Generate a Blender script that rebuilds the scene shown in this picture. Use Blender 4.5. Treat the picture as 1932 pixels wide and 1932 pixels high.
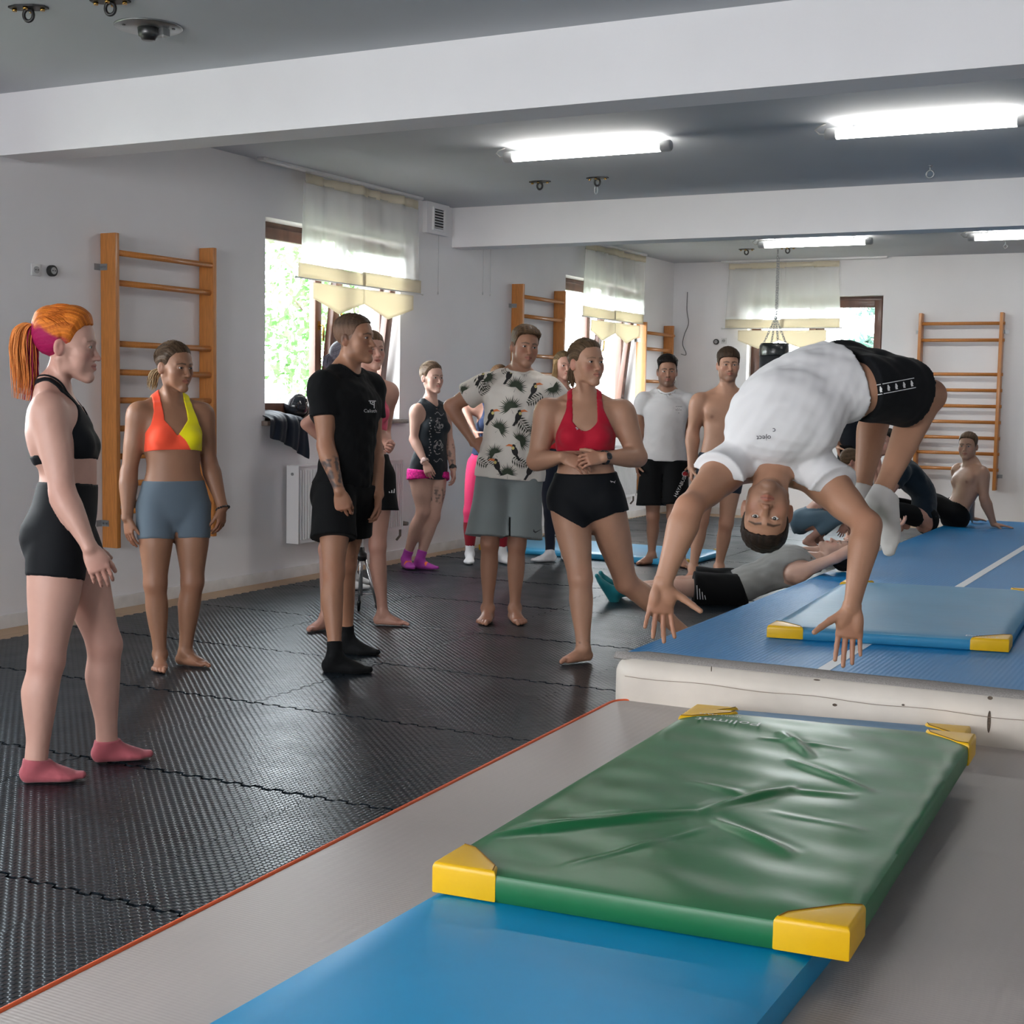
SKY = 17.0
LED = 22.0
import bpy, bmesh, math, random
import numpy as np
from mathutils import Vector, Matrix
from mathutils.bvhtree import BVHTree

for o in list(bpy.data.objects):
    bpy.data.objects.remove(o, do_unlink=True)
scene = bpy.context.scene
COL = scene.collection
rnd = random.Random(7)

# ------------------------------------------------------------------ camera
FPX, YAW, PITCH, ROLL = 2640.17, -0.484698, -0.0836574, 0.0174315
CAM = np.array([6.43783, 0.0, 1.424])


def cam_rows():
    f = np.array([math.sin(YAW) * math.cos(PITCH), math.cos(YAW) * math.cos(PITCH), math.sin(PITCH)])
    r = np.array([math.cos(YAW), -math.sin(YAW), 0.0])
    u = np.cross(r, f)
    r2 = math.cos(ROLL) * r + math.sin(ROLL) * u
    u2 = -math.sin(ROLL) * r + math.cos(ROLL) * u
    return np.array([r2, u2, f])


RC = cam_rows()
cd = bpy.data.cameras.new('camera')
cam = bpy.data.objects.new('camera', cd)
COL.objects.link(cam)
cd.sensor_fit = 'HORIZONTAL'
cd.sensor_width = 36.0
cd.lens = 36.0 * FPX / 1932.0
cd.clip_end = 400
M4 = Matrix(((RC[0][0], RC[1][0], -RC[2][0], CAM[0]),
             (RC[0][1], RC[1][1], -RC[2][1], CAM[1]),
             (RC[0][2], RC[1][2], -RC[2][2], CAM[2]),
             (0, 0, 0, 1)))
cam.matrix_world = M4
scene.camera = cam
cd.dof.use_dof = False

# ------------------------------------------------------------------ view
vs = scene.view_settings
vs.view_transform = 'Standard'
vs.look = 'None'
vs.gamma = 1.0
vs.use_curve_mapping = False
vs.exposure = 0.78

# ------------------------------------------------------------------ sky
world = bpy.data.worlds.new('sky')
scene.world = world
world.use_nodes = True
wn = world.node_tree.nodes
wl = world.node_tree.links
wn.clear()
w_out = wn.new('ShaderNodeOutputWorld')
w_bg = wn.new('ShaderNodeBackground')
w_bg.inputs['Color'].default_value = (0.95, 0.97, 1.0, 1)
w_bg.inputs['Strength'].default_value = SKY
wl.new(w_bg.outputs[0], w_out.inputs[0])


# ------------------------------------------------------------------ pixel -> world helpers (photo frame 1932 x 1932)
def ray(u, v):
    return RC.T @ np.array([(u - 966.0) / FPX, -(v - 966.0) / FPX, 1.0])


def on_z(u, v, z=0.02):
    d = ray(u, v)
    return CAM + (z - CAM[2]) / d[2] * d


def on_x(u, v, x=0.0):
    d = ray(u, v)
    return CAM + (x - CAM[0]) / d[0] * d


def on_y(u, v, y):
    d = ray(u, v)
    return CAM + (y - CAM[1]) / d[1] * d


def at_depth(u, v, dep):
    return CAM + ray(u, v) * dep


def depth_of(P):
    return float(RC[2] @ (np.asarray(P, float) - CAM))


# ------------------------------------------------------------------ object helpers
def link(o, parent=None):
    COL.objects.link(o)
    if parent is not None:
        o.parent = parent
    return o


def empty(name, loc=(0, 0, 0)):
    o = bpy.data.objects.new(name, None)
    o.location = loc
    o.empty_display_size = 0.1
    return link(o)


def tag(o, label=None, cat=None, group=None, kind=None):
    if label:
        o['label'] = label
    if cat:
        o['category'] = cat
    if group:
        o['group'] = group
    if kind:
        o['kind'] = kind
    return o


def from_np(name, V, F, mat=None, parent=None, smooth=True, cols=None):
    me = bpy.data.meshes.new(name)
    V = np.asarray(V, np.float32)
    F = np.asarray(F, np.int32)
    me.vertices.add(len(V))
    me.vertices.foreach_set('co', V.ravel())
    k = F.shape[1] if len(F) else 4
    me.loops.add(len(F) * k)
    me.polygons.add(len(F))
    me.loops.foreach_set('vertex_index', F.ravel())
    me.polygons.foreach_set('loop_start', np.arange(0, len(F) * k, k, dtype=np.int32))
    me.polygons.foreach_set('use_smooth', np.full(len(F), smooth, dtype=bool))
    if cols is not None:
        at = me.color_attributes.new('Col', 'FLOAT_COLOR', 'POINT')
        c4 = np.ones((len(V), 4), np.float32)
        c4[:, :3] = cols
        at.data.foreach_set('color', c4.ravel())
    me.update(calc_edges=True)
    if mat:
        me.materials.append(mat)
    o = bpy.data.objects.new(name, me)
    return link(o, parent)


class MB:
    """collects polygons, builds one mesh object"""

    def __init__(self):
        self.v = []
        self.f = []
        self.sm = []

    def add(self, vs_, fs_, smooth=False):
        b = len(self.v)
        self.v += [tuple(map(float, q)) for q in vs_]
        for f in fs_:
            self.f.append([b + i for i in f])
            self.sm.append(smooth)
        return self

    def box(self, lo, hi, R=None, c=None):
        x0, y0, z0 = lo
        x1, y1, z1 = hi
        P = [(x0, y0, z0), (x1, y0, z0), (x1, y1, z0), (x0, y1, z0), (x0, y0, z1), (x1, y0, z1), (x1, y1, z1), (x0, y1, z1)]
        if R is not None:
            P = [tuple(Vector(c) + R @ Vector(q)) for q in P]
        return self.add(P, [(0, 3, 2, 1), (4, 5, 6, 7), (0, 1, 5, 4), (1, 2, 6, 5), (2, 3, 7, 6), (3, 0, 4, 7)])

    def tube(self, pts, r, n=10, caps=True, smooth=True):
        pts = [np.asarray(q, float) for q in pts]
        rs = r if hasattr(r, '__len__') else [r] * len(pts)
        vs_ = []
        up = None
        for i, q in enumerate(pts):
            a = pts[max(i - 1, 0)]
            b = pts[min(i + 1, len(pts) - 1)]
            w = b - a
            w = w / (np.linalg.norm(w) + 1e-12)
            if up is None:
                up = np.array([0, 0, 1.0]) if abs(w[2]) < .9 else np.array([1.0, 0, 0])
            x = np.cross(up, w)
            x /= np.linalg.norm(x) + 1e-12
            y = np.cross(w, x)
            up = y
            for j in range(n):
                t = 2 * math.pi * j / n
                vs_.append(q + rs[i] * (math.cos(t) * x + math.sin(t) * y))
        fs_ = []
        for i in range(len(pts) - 1):
            for j in range(n):
                fs_.append((i * n + j, i * n + (j + 1) % n, (i + 1) * n + (j + 1) % n, (i + 1) * n + j))
        self.add(vs_, fs_, smooth)
        if caps:
            b = len(self.v) - len(vs_)
            self.f.append([b + j for j in range(n)][::-1])
            self.f.append([b + (len(pts) - 1) * n + j for j in range(n)])
            self.sm += [False, False]
        return self

    def lathe(self, prof, c=(0, 0, 0), n=24, axis='z', smooth=True):
        vs_ = []
        for (r, h) in prof:
            for j in range(n):
                t = 2 * math.pi * j / n
                q = (r * math.cos(t), r * math.sin(t), h)
                if axis == 'x':
                    q = (q[2], q[0], q[1])
                elif axis == 'y':
                    q = (q[1], q[2], q[0])
                vs_.append((q[0] + c[0], q[1] + c[1], q[2] + c[2]))
        fs_ = []
        for i in range(len(prof) - 1):
            for j in range(n):
                fs_.append((i * n + j, i * n + (j + 1) % n, (i + 1) * n + (j + 1) % n, (i + 1) * n + j))
        self.add(vs_, fs_, smooth)
        b = len(self.v) - len(vs_)
        self.f.append([b + j for j in range(n)][::-1])
        self.f.append([b + (len(prof) - 1) * n + j for j in range(n)])
        self.sm += [False, False]
        return self

    def prism(self, poly, h0, h1, fn):
        """poly 2D list; fn(a,b,h)->xyz"""
        n = len(poly)
        P = [fn(a, b, h0) for a, b in poly] + [fn(a, b, h1) for a, b in poly]
        F = [list(range(n))[::-1], list(range(n, 2 * n))]
        for i in range(n):
            F.append([i, (i + 1) % n, n + (i + 1) % n, n + i])
        return self.add(P, F)

    def build(self, name, mat=None, parent=None, bevel=0, seg=2):
        me = bpy.data.meshes.new(name)
        me.from_pydata(self.v, [], self.f)
        me.polygons.foreach_set('use_smooth', np.array(self.sm, bool))
        me.update()
        bm = bmesh.new()
        bm.from_mesh(me)
        bmesh.ops.recalc_face_normals(bm, faces=bm.faces)
        if bevel:
            bmesh.ops.bevel(bm, geom=list(bm.edges), offset=bevel, segments=seg, profile=.6, affect='EDGES', clamp_overlap=True)
            for f in bm.faces:
                f.smooth = True
        bm.to_mesh(me)
        bm.free()
        if bevel:
            try:
                me.set_sharp_from_angle(angle=math.radians(50))
            except Exception:
                pass
        if mat:
            me.materials.append(mat)
        o = bpy.data.objects.new(name, me)
        return link(o, parent)


def dup(o, parent=None, loc=None):
    c = o.copy()
    COL.objects.link(c)
    if parent is not None:
        c.parent = parent
    if loc is not None:
        c.location = loc
    return c


# ------------------------------------------------------------------ materials
MATS = {}


def srgb(r, g, b):
    f = lambda c: (c / 255 / 12.92) if c / 255 <= .04045 else ((c / 255 + .055) / 1.055) ** 2.4
    return (f(r), f(g), f(b))


def material(name, col, rough=.6, spec=.5, metal=0, noise=None, bump=None, emit=None, sheen=0, vcol=False, trans=None, sub=0, coat=0, wood=None, alpha=None):
    """noise=(scale,amount[,coord stretch]) modulates base colour; bump=(scale,strength,dist)"""
    if name in MATS:
        return MATS[name]
    m = bpy.data.materials.new(name)
    m.use_nodes = True
    nt = m.node_tree
    n = nt.nodes
    l = nt.links
    b = n['Principled BSDF']
    b.inputs['Base Color'].default_value = (*col, 1)
    b.inputs['Roughness'].default_value = rough
    b.inputs['Specular IOR Level'].default_value = spec
    b.inputs['Metallic'].default_value = metal
    if sheen:
        b.inputs['Sheen Weight'].default_value = sheen
    if coat:
        b.inputs['Coat Weight'].default_value = coat
        b.inputs['Coat Roughness'].default_value = .15
    if sub:
        b.inputs['Subsurface Weight'].default_value = sub
        b.inputs['Subsurface Radius'].default_value = (.012, .005, .003)
        b.inputs['Subsurface Scale'].default_value = 1.0
    tc = n.new('ShaderNodeTexCoord')
    src = None
    if vcol:
        a = n.new('ShaderNodeAttribute')
        a.attribute_name = 'Col'
        src = a.outputs['Color']
        l.new(src, b.inputs['Base Color'])
    if noise:
        mp = n.new('ShaderNodeMapping')
        if len(noise) > 2:
            mp.inputs['Scale'].default_value = noise[2]
        l.new(tc.outputs['Object'], mp.inputs[0])
        tx = n.new('ShaderNodeTexNoise')
        tx.inputs['Scale'].default_value = noise[0]
        tx.inputs['Detail'].default_value = 5
        l.new(mp.outputs[0], tx.inputs['Vector'])
        mr = n.new('ShaderNodeMapRange')
        mr.inputs['From Min'].default_value = .3
        mr.inputs['From Max'].default_value = .7
        mr.inputs['To Min'].default_value = 1 - noise[1]
        mr.inputs['To Max'].default_value = 1 + noise[1]
        l.new(tx.outputs['Fac'], mr.inputs['Value'])
        mx = n.new('ShaderNodeVectorMath')
        mx.operation = 'SCALE'
        if src is None:
            mx.inputs[0].default_value = col
        else:
            l.new(src, mx.inputs[0])
        l.new(mr.outputs[0], mx.inputs['Scale'])
        l.new(mx.outputs[0], b.inputs['Base Color'])
    if bump:
        tx2 = n.new('ShaderNodeTexNoise')
        tx2.inputs['Scale'].default_value = bump[0]
        tx2.inputs['Detail'].default_value = 3
        if len(bump) > 3:
            mp2 = n.new('ShaderNodeMapping')
            mp2.inputs['Scale'].default_value = bump[3]
            l.new(tc.outputs['Object'], mp2.inputs[0])
            l.new(mp2.outputs[0], tx2.inputs['Vector'])
        else:
            l.new(tc.outputs['Object'], tx2.inputs['Vector'])
        bp = n.new('ShaderNodeBump')
        bp.inputs['Strength'].default_value = bump[1]
        bp.inputs['Distance'].default_value = bump[2]
        l.new(tx2.outputs['Fac'], bp.inputs['Height'])
        l.new(bp.outputs[0], b.inputs['Normal'])
    if emit:
        b.inputs['Emission Color'].default_value = (*emit[0], 1)
        b.inputs['Emission Strength'].default_value = emit[1]
    if alpha is not None:
        b.inputs['Alpha'].default_value = alpha
    MATS[name] = m
    return m
# ------------------------------------------------------------------ implicit bodies: smooth unions meshed with surface nets
F32 = np.float32


def unit(v):
    v = np.asarray(v, float)
    return v / (np.linalg.norm(v) + 1e-12)


def lerp(a, b, t):
    return np.asarray(a, float) * (1 - t) + np.asarray(b, float) * t


def ortho(w, y):
    w = unit(w)
    y = np.asarray(y, float)
    y = y - w * (y @ w)
    if np.linalg.norm(y) < 1e-5:
        y = np.cross(w, [1, .3, .2])
    y = unit(y)
    return w, y


class Prim:
    __slots__ = ('f', 'lo', 'hi', 'k', 'op')

    def __init__(s, f, lo, hi, k, op=1):
        s.f, s.lo, s.hi, s.k, s.op = f, np.asarray(lo, float), np.asarray(hi, float), k, op


def lut(prof):
    """prof: [(t,r) | (t,a,b) | (t,a,bf,bb)] -> 3 tables of 33"""
    q = []
    for p in prof:
        if len(p) == 2:
            q.append((p[0], p[1], p[1], p[1]))
        elif len(p) == 3:
            q.append((p[0], p[1], p[2], p[2]))
        else:
            q.append(p)
    q = np.array(q, float)
    ts = np.linspace(0, 1, 33)
    out = []
    for c in (1, 2, 3):
        # smooth monotone-ish interpolation
        y = np.interp(ts, q[:, 0], q[:, c])
        yy = y.copy()
        for _ in range(3):
            yy[1:-1] = .25 * yy[:-2] + .5 * yy[1:-1] + .25 * yy[2:]
        out.append(yy.astype(F32))
    return out


def bone(A, B, prof, Y=(0, 1, 0), k=.02, op=1, endcap=1.0):
    A = np.asarray(A, float)
    B = np.asarray(B, float)
    L = np.linalg.norm(B - A) + 1e-9
    if not hasattr(prof[0], '__len__'):
        prof = [(i / (len(prof) - 1), r) for i, r in enumerate(prof)]
    w, y = ortho(B - A, Y)
    x = np.cross(y, w)
    ta, tf, tb = lut(prof)
    rm = float(max(ta.max(), tf.max(), tb.max()))

    def f(X, Yc, Z):
        px, py, pz = X - F32(A[0]), Yc - F32(A[1]), Z - F32(A[2])
        t = (px * F32(w[0]) + py * F32(w[1]) + pz * F32(w[2]))
        tc = np.clip(t, 0, L)
        e = (t - tc) * F32(1 / endcap)
        u = px * F32(x[0]) + py * F32(x[1]) + pz * F32(x[2])
        v = px * F32(y[0]) + py * F32(y[1]) + pz * F32(y[2])
        ti = tc * F32(32 / L)
        i0 = np.minimum(ti.astype(np.int32), 31)
        fr = ti - i0
        a = ta[i0] * (1 - fr) + ta[i0 + 1] * fr
        bf = tf[i0] * (1 - fr) + tf[i0 + 1] * fr
        bb = tb[i0] * (1 - fr) + tb[i0 + 1] * fr
        b = np.where(v > 0, bf, bb)
        c = np.minimum(a, b)
        rr = np.sqrt(u * u + v * v + e * e) + F32(1e-6)
        rho = np.sqrt((u / a) ** 2 + (v / b) ** 2 + (e / c) ** 2) + F32(1e-5)
        return rr * (1 - 1 / rho)

    lo = np.minimum(A, B) - rm
    hi = np.maximum(A, B) + rm
    return Prim(f, lo, hi, k, op)


def ell(c, radii, X=(1, 0, 0), Y=(0, 1, 0), k=.02, op=1):
    c = np.asarray(c, float)
    x = unit(X)
    _, y = ortho(x, Y)
    z = np.cross(x, y)
    ra, rb, rc = radii
    rm = max(radii)

    def f(Xc, Yc, Z):
        px, py, pz = Xc - F32(c[0]), Yc - F32(c[1]), Z - F32(c[2])
        u = px * F32(x[0]) + py * F32(x[1]) + pz * F32(x[2])
        v = px * F32(y[0]) + py * F32(y[1]) + pz * F32(y[2])
        w = px * F32(z[0]) + py * F32(z[1]) + pz * F32(z[2])
        rr = np.sqrt(u * u + v * v + w * w) + F32(1e-6)
        rho = np.sqrt((u / F32(ra)) ** 2 + (v / F32(rb)) ** 2 + (w / F32(rc)) ** 2) + F32(1e-5)
        return rr * (1 - 1 / rho)

    return Prim(f, c - rm, c + rm, k, op)


def ball(c, r, k=.02, op=1):
    return ell(c, (r, r, r), k=k, op=op)


def sweep(P, X, Y, a, bf, bb, k=.02, op=1, cap=1.0):
    """polyline with per-point frames and elliptical sections"""
    P = np.asarray(P, float)
    X = np.asarray(X, float)
    Y = np.asarray(Y, float)
    a = np.asarray(a, F32)
    bf = np.asarray(bf, F32)
    bb = np.asarray(bb, F32)
    n = len(P)
    rm = float(max(a.max(), bf.max(), bb.max()))
    Xf, Yf = X.astype(F32), Y.astype(F32)

    def f(Xc, Yc, Z):
        best = None
        for i in range(n - 1):
            A, B = P[i], P[i + 1]
            d = B - A
            L2 = d @ d
            px, py, pz = Xc - F32(A[0]), Yc - F32(A[1]), Z - F32(A[2])
            t = np.clip((px * F32(d[0]) + py * F32(d[1]) + pz * F32(d[2])) * F32(1 / L2), 0, 1)
            qx, qy, qz = px - t * F32(d[0]), py - t * F32(d[1]), pz - t * F32(d[2])
            dd = qx * qx + qy * qy + qz * qz
            if best is None:
                best = [dd, t + i, qx, qy, qz]
            else:
                m = dd < best[0]
                best[0] = np.where(m, dd, best[0])
                best[1] = np.where(m, t + i, best[1])
                best[2] = np.where(m, qx, best[2])
                best[3] = np.where(m, qy, best[3])
                best[4] = np.where(m, qz, best[4])
        dd, ti, qx, qy, qz = best
        i0 = np.minimum(ti.astype(np.int32), n - 2)
        fr = (ti - i0).astype(F32)
        g = 1 - fr

        def it(T):
            return T[i0] * g + T[i0 + 1] * fr
        xx, xy, xz = it(Xf[:, 0]), it(Xf[:, 1]), it(Xf[:, 2])
        yx, yy, yz = it(Yf[:, 0]), it(Yf[:, 1]), it(Yf[:, 2])
        u = qx * xx + qy * xy + qz * xz
        v = qx * yx + qy * yy + qz * yz
        A_, Bf, Bb = it(a), it(bf), it(bb)
        b = np.where(v > 0, Bf, Bb)
        e2 = np.maximum(dd - u * u - v * v, 0)
        c = np.minimum(A_, b) * F32(cap)
        rr = np.sqrt(dd) + F32(1e-6)
        rho = np.sqrt((u / A_) ** 2 + (v / b) ** 2 + e2 / (c * c)) + F32(1e-5)
        return rr * (1 - 1 / rho)

    return Prim(f, P.min(0) - rm, P.max(0) + rm, k, op)


def smin(a, b, k):
    h = np.maximum(F32(k) - np.abs(a - b), 0)
    return np.minimum(a, b) - h * h * F32(.25 / k)


class Grid:
    def __init__(s, lo, hi, h):
        s.lo = np.asarray(lo, float)
        s.h = h
        s.n = np.maximum(np.ceil((np.asarray(hi, float) - s.lo) / h).astype(int) + 1, 3)
        s.ax = [(s.lo[i] + h * np.arange(s.n[i])).astype(F32) for i in range(3)]
        s.D = np.full(s.n, .5, F32)

    def xyz(s):
        return s.ax[0][:, None, None], s.ax[1][None, :, None], s.ax[2][None, None, :]

    def put(s, prims, grow=0):
        for p in prims:
            m = p.k + 2.5 * s.h + grow
            i0 = np.maximum(np.floor((p.lo - m - s.lo) / s.h).astype(int), 0)
            i1 = np.minimum(np.ceil((p.hi + m - s.lo) / s.h).astype(int) + 1, s.n)
            if np.any(i1 - i0 < 2):
                continue
            sl = tuple(slice(i0[j], i1[j]) for j in range(3))
            d = p.f(s.ax[0][sl[0]][:, None, None], s.ax[1][sl[1]][None, :, None], s.ax[2][sl[2]][None, None, :])
            S = s.D[sl]
            if p.op == 1:
                s.D[sl] = smin(S, d, p.k)
            else:
                s.D[sl] = -smin(-S, d, p.k)
        return s

    def clip(s, arr):
        s.D = np.maximum(s.D, arr.astype(F32))
        return s

    def mesh(s, keep=None):
        D = s.D
        # closed at the border
        D[0] = D[-1] = .5
        D[:, 0] = D[:, -1] = .5
        D[:, :, 0] = D[:, :, -1] = .5
        S = D < 0
        cnt = np.zeros(s.n - 1, np.uint8)
        for a in (0, 1):
            for b in (0, 1):
                for c in (0, 1):
                    cnt += S[a:s.n[0] - 1 + a, b:s.n[1] - 1 + b, c:s.n[2] - 1 + c]
        act = (cnt > 0) & (cnt < 8)
        I, J, K = np.nonzero(act)
        if len(I) == 0:
            return np.zeros((0, 3)), np.zeros((0, 4), int)
        idx = np.full(act.shape, -1, np.int32)
        idx[I, J, K] = np.arange(len(I), dtype=np.int32)
        pos = np.zeros((len(I), 3))
        w = np.zeros(len(I))
        cs = [(a, b, c) for a in (0, 1) for b in (0, 1) for c in (0, 1)]
        Dc = {c: D[I + c[0], J + c[1], K + c[2]] for c in cs}
        for a in cs:
            for ax in range(3):
                if a[ax] == 0:
                    b = list(a)
                    b[ax] = 1
                    b = tuple(b)
                    da, db = Dc[a], Dc[b]
                    m = (da < 0) != (db < 0)
                    t = da[m] / (da[m] - db[m])
                    q = np.tile(np.array(a, float), (m.sum(), 1))
                    q[:, ax] += t
                    pos[m] += q
                    w[m] += 1
        V = s.lo + s.h * (np.stack([I, J, K], 1) + pos / w[:, None])
        Q = []
        i, j, k = np.nonzero(S[:-1, 1:-1, 1:-1] != S[1:, 1:-1, 1:-1])
        j = j + 1
        k = k + 1
        q = np.stack([idx[i, j - 1, k - 1], idx[i, j, k - 1], idx[i, j, k], idx[i, j - 1, k]], 1)
        fl = ~S[i, j, k]
        q[fl] = q[fl][:, ::-1]
        Q.append(q)
        i, j, k = np.nonzero(S[1:-1, :-1, 1:-1] != S[1:-1, 1:, 1:-1])
        i = i + 1
        k = k + 1
        q = np.stack([idx[i - 1, j, k - 1], idx[i - 1, j, k], idx[i, j, k], idx[i, j, k - 1]], 1)
        fl = ~S[i, j, k]
        q[fl] = q[fl][:, ::-1]
        Q.append(q)
        i, j, k = np.nonzero(S[1:-1, 1:-1, :-1] != S[1:-1, 1:-1, 1:])
        i = i + 1
        j = j + 1
        q = np.stack([idx[i - 1, j - 1, k], idx[i, j - 1, k], idx[i, j, k], idx[i - 1, j, k]], 1)
        fl = ~S[i, j, k]
        q[fl] = q[fl][:, ::-1]
        Q.append(q)
        Q = np.concatenate(Q)
        if keep is not None:
            ok = keep(V)
            Q = Q[ok[Q].any(1)]
            used = np.zeros(len(V), bool)
            used[Q.ravel()] = True
            mp = np.cumsum(used) - 1
            V = V[used]
            Q = mp[Q]
        return V, Q


def join_vf(parts):
    V, F, b = [], [], 0
    for v, f in parts:
        V.append(v)
        F.append(f + b)
        b += len(v)
    return np.concatenate(V), np.concatenate(F)


def bbox_of(prims, m=.02):
    add = [p for p in prims if p.op == 1]
    return np.min([p.lo for p in add], 0) - m, np.max([p.hi for p in add], 0) + m


_nr = np.random.RandomState(3)
_ND = _nr.randn(24, 3)
_ND /= np.linalg.norm(_ND, axis=1)[:, None]
_NP = _nr.rand(24) * 6.28


def snoise(x, y, z, scale, n=6, off=0):
    """cheap smooth noise, about -1..1"""
    out = 0
    for i in range(n):
        d = _ND[(i + off) % 24]
        s_ = scale * (1 + .35 * i)
        out = out + np.sin((x * d[0] + y * d[1] + z * d[2]) * s_ + _NP[(i + off) % 24] + i) / (1 + .25 * i)
    return out / (n * .55)
# ------------------------------------------------------------------ people
UPZ = np.array([0, 0, 1.0])


class Frame:
    def __init__(s, o, X, Y, Z, k=1.0):
        s.o, s.X, s.Y, s.Z, s.k = np.asarray(o, float), unit(X), unit(Y), unit(Z), k

    def __call__(s, x, y, z):
        return s.o + s.k * (x * s.X + y * s.Y + z * s.Z)

    def inv(s, Xw, Yw, Zw):
        a, b, c = Xw - s.o[0], Yw - s.o[1], Zw - s.o[2]
        return [(a * q[0] + b * q[1] + c * q[2]) / s.k for q in (s.X, s.Y, s.Z)]


def facing(P, phi):
    """horizontal direction: phi 0 = towards the camera from P, 90 = image right"""
    f = np.array([P[0] - CAM[0], P[1] - CAM[1], 0.0])
    f = unit(f)
    r = np.array([f[1], -f[0], 0.0])
    a = math.radians(phi)
    return -f * math.cos(a) + r * math.sin(a)


def right_of(d):
    return np.cross(d, UPZ)


def rotv(v, axis, deg):
    axis = unit(axis)
    a = math.radians(deg)
    v = np.asarray(v, float)
    return v * math.cos(a) + np.cross(axis, v) * math.sin(a) + axis * (axis @ v) * (1 - math.cos(a))


def head_frame(o, fwd, pitch=0, roll=0, k=1.0, up=None):
    up = UPZ if up is None else np.asarray(up, float)
    f = unit(fwd)
    r = unit(np.cross(f, up))
    f = rotv(f, r, pitch)          # + looks up
    u = np.cross(r, f)
    r = rotv(r, f, roll)
    u = rotv(u, f, roll)
    return Frame(o, r, f, u, k)


def head_prims(F, sex='m', jaw=1.0, nose=1.0, lip=1.0, smile=.3, brow=1.0, cheek=1.0, eyeo=1.0, mouth=0):
    k = F.k
    m = sex == 'm'
    P = []
    B = lambda a, b, pr, kk=.02, Y=None, op=1: P.append(bone(F(*a), F(*b), [tuple([q[0]] + [c * k for c in q[1:]]) for q in pr], Y=F.Y if Y is None else Y, k=kk * k, op=op))
    E = lambda c, r, kk=.02, op=1: P.append(ell(F(*c), [q * k for q in r], X=F.X, Y=F.Y, k=kk * k, op=op))
    jw = jaw * (1.0 if m else .86)
    E((0, -.018, .045), (.073, .094, .080))
    E((0, .026, .030), (.066, .064, .078), .02)
    # face block and jaw
    B((0, .022, .0), (0, .052, -.082), [(0, .062, .058, .06), (.5, .054 * jw, .046, .05), (1, .030 * jw, .030, .03)], .02)
    for s in (-1, 1):
        B((s * .058, -.008, -.012), (s * .045 * jw, .014, -.066), [(0, .014), (1, .015 if m else .012)], .024)
        B((s * .045 * jw, .014, -.066), (s * .012, .074, -.098), [(0, .016 if m else .013), (1, .014)], .022)
        E((s * .043, .052, -.016), (.022 * cheek, .024, .022), .024)
        E((s * .034 * (.5 + .5 * jw), .050, -.046), (.025 * cheek, .025, .034), .026)
    E((0, .082, -.095), (.017 if m else .013, .014, .015), .018)
    # brow
    br = (.0125 if m else .009) * brow
    for s in (-1, 1):
        B((s * .008, .083, .026), (s * .046, .066, .026), [(0, br), (.5, br), (1, br * .8)], .014)
    # muzzle
    E((0, .072, -.052), (.029, .024, .028), .02)
    # eye sockets
    for s in (-1, 1):
        E((s * .031, .102, .008), (.0185, .017, .0125), .012, op=-1)
    # nose
    n = nose
    B((0, .080, .018), (0, .101 + .004 * n, -.026), [(0, .0078), (.5, .0088 * n), (1, .0108 * n)], .010)
    E((0, .1025 + .005 * n, -.0285), (.0098 * n, .0098 * n, .0088 * n), .006)
    for s in (-1, 1):
        E((s * .0115 * n, .0945, -.031), (.0068, .0088, .0065), .006)
        E((s * .0062 * n, .099, -.0395), (.0032, .0045, .0034), .003, op=-1)
    # lips
    zl = -.058
    for s in (-1, 1):
        dz = .004 * smile
        B((0, .0955, zl + .0055), (s * .023, .0825 - .002 * smile, zl + .001 + dz), [(0, .0055 * lip), (.5, .005 * lip), (1, .0025)], .005)
        B((0, .0950, zl - .0075), (s * .022, .0825 - .002 * smile, zl - .001 + dz), [(0, .0068 * lip), (.5, .0056 * lip), (1, .0025)], .005)
        B((0, .1045, zl - .0008), (s * .021, .0905, zl + .0004 + dz), [(0, .0022), (1, .0012)], .003, op=-1)
    if mouth:
        E((0, .096, zl - .001), (.015, .012, .0045 * mouth), .003, op=-1)
    # eyelids
    for s in (-1, 1):
        E((s * .0315, .0735, .008), (.0150, .0143, .0135), .005)
    for s in (-1, 1):
        # almond opening
        B((s * .0200, .0905, .0062), (s * .0432, .0835, .0076), [(0, .0010, .009), (.3, .0036 * eyeo, .009), (.6, .0040 * eyeo, .009), (1, .0012, .009)], .0015, op=-1)
    # ears
    for s in (-1, 1):
        ax = unit(F.Y * .93 * 1 + F.X * s * -.42)
        c = F(s * .077, -.014, -.004)
        P.append(ell(c, [.0075 * k, .0185 * k, .031 * k], X=np.cross(ax, F.Z), Y=ax, k=.006 * k))
        P.append(ell(F(s * .0865, -.009, .002), [.006 * k, .0095 * k, .017 * k], X=np.cross(ax, F.Z), Y=ax, k=.004 * k, op=-1))
    return P


def hair_field(F, G, thick, line, back=None, core=None):
    pass


FINGERS = [(.031, .088, .080, .0086), (.0105, .094, .090, .0090), (-.0105, .091, .083, .0086), (-.030, .083, .065, .0076)]


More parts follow.
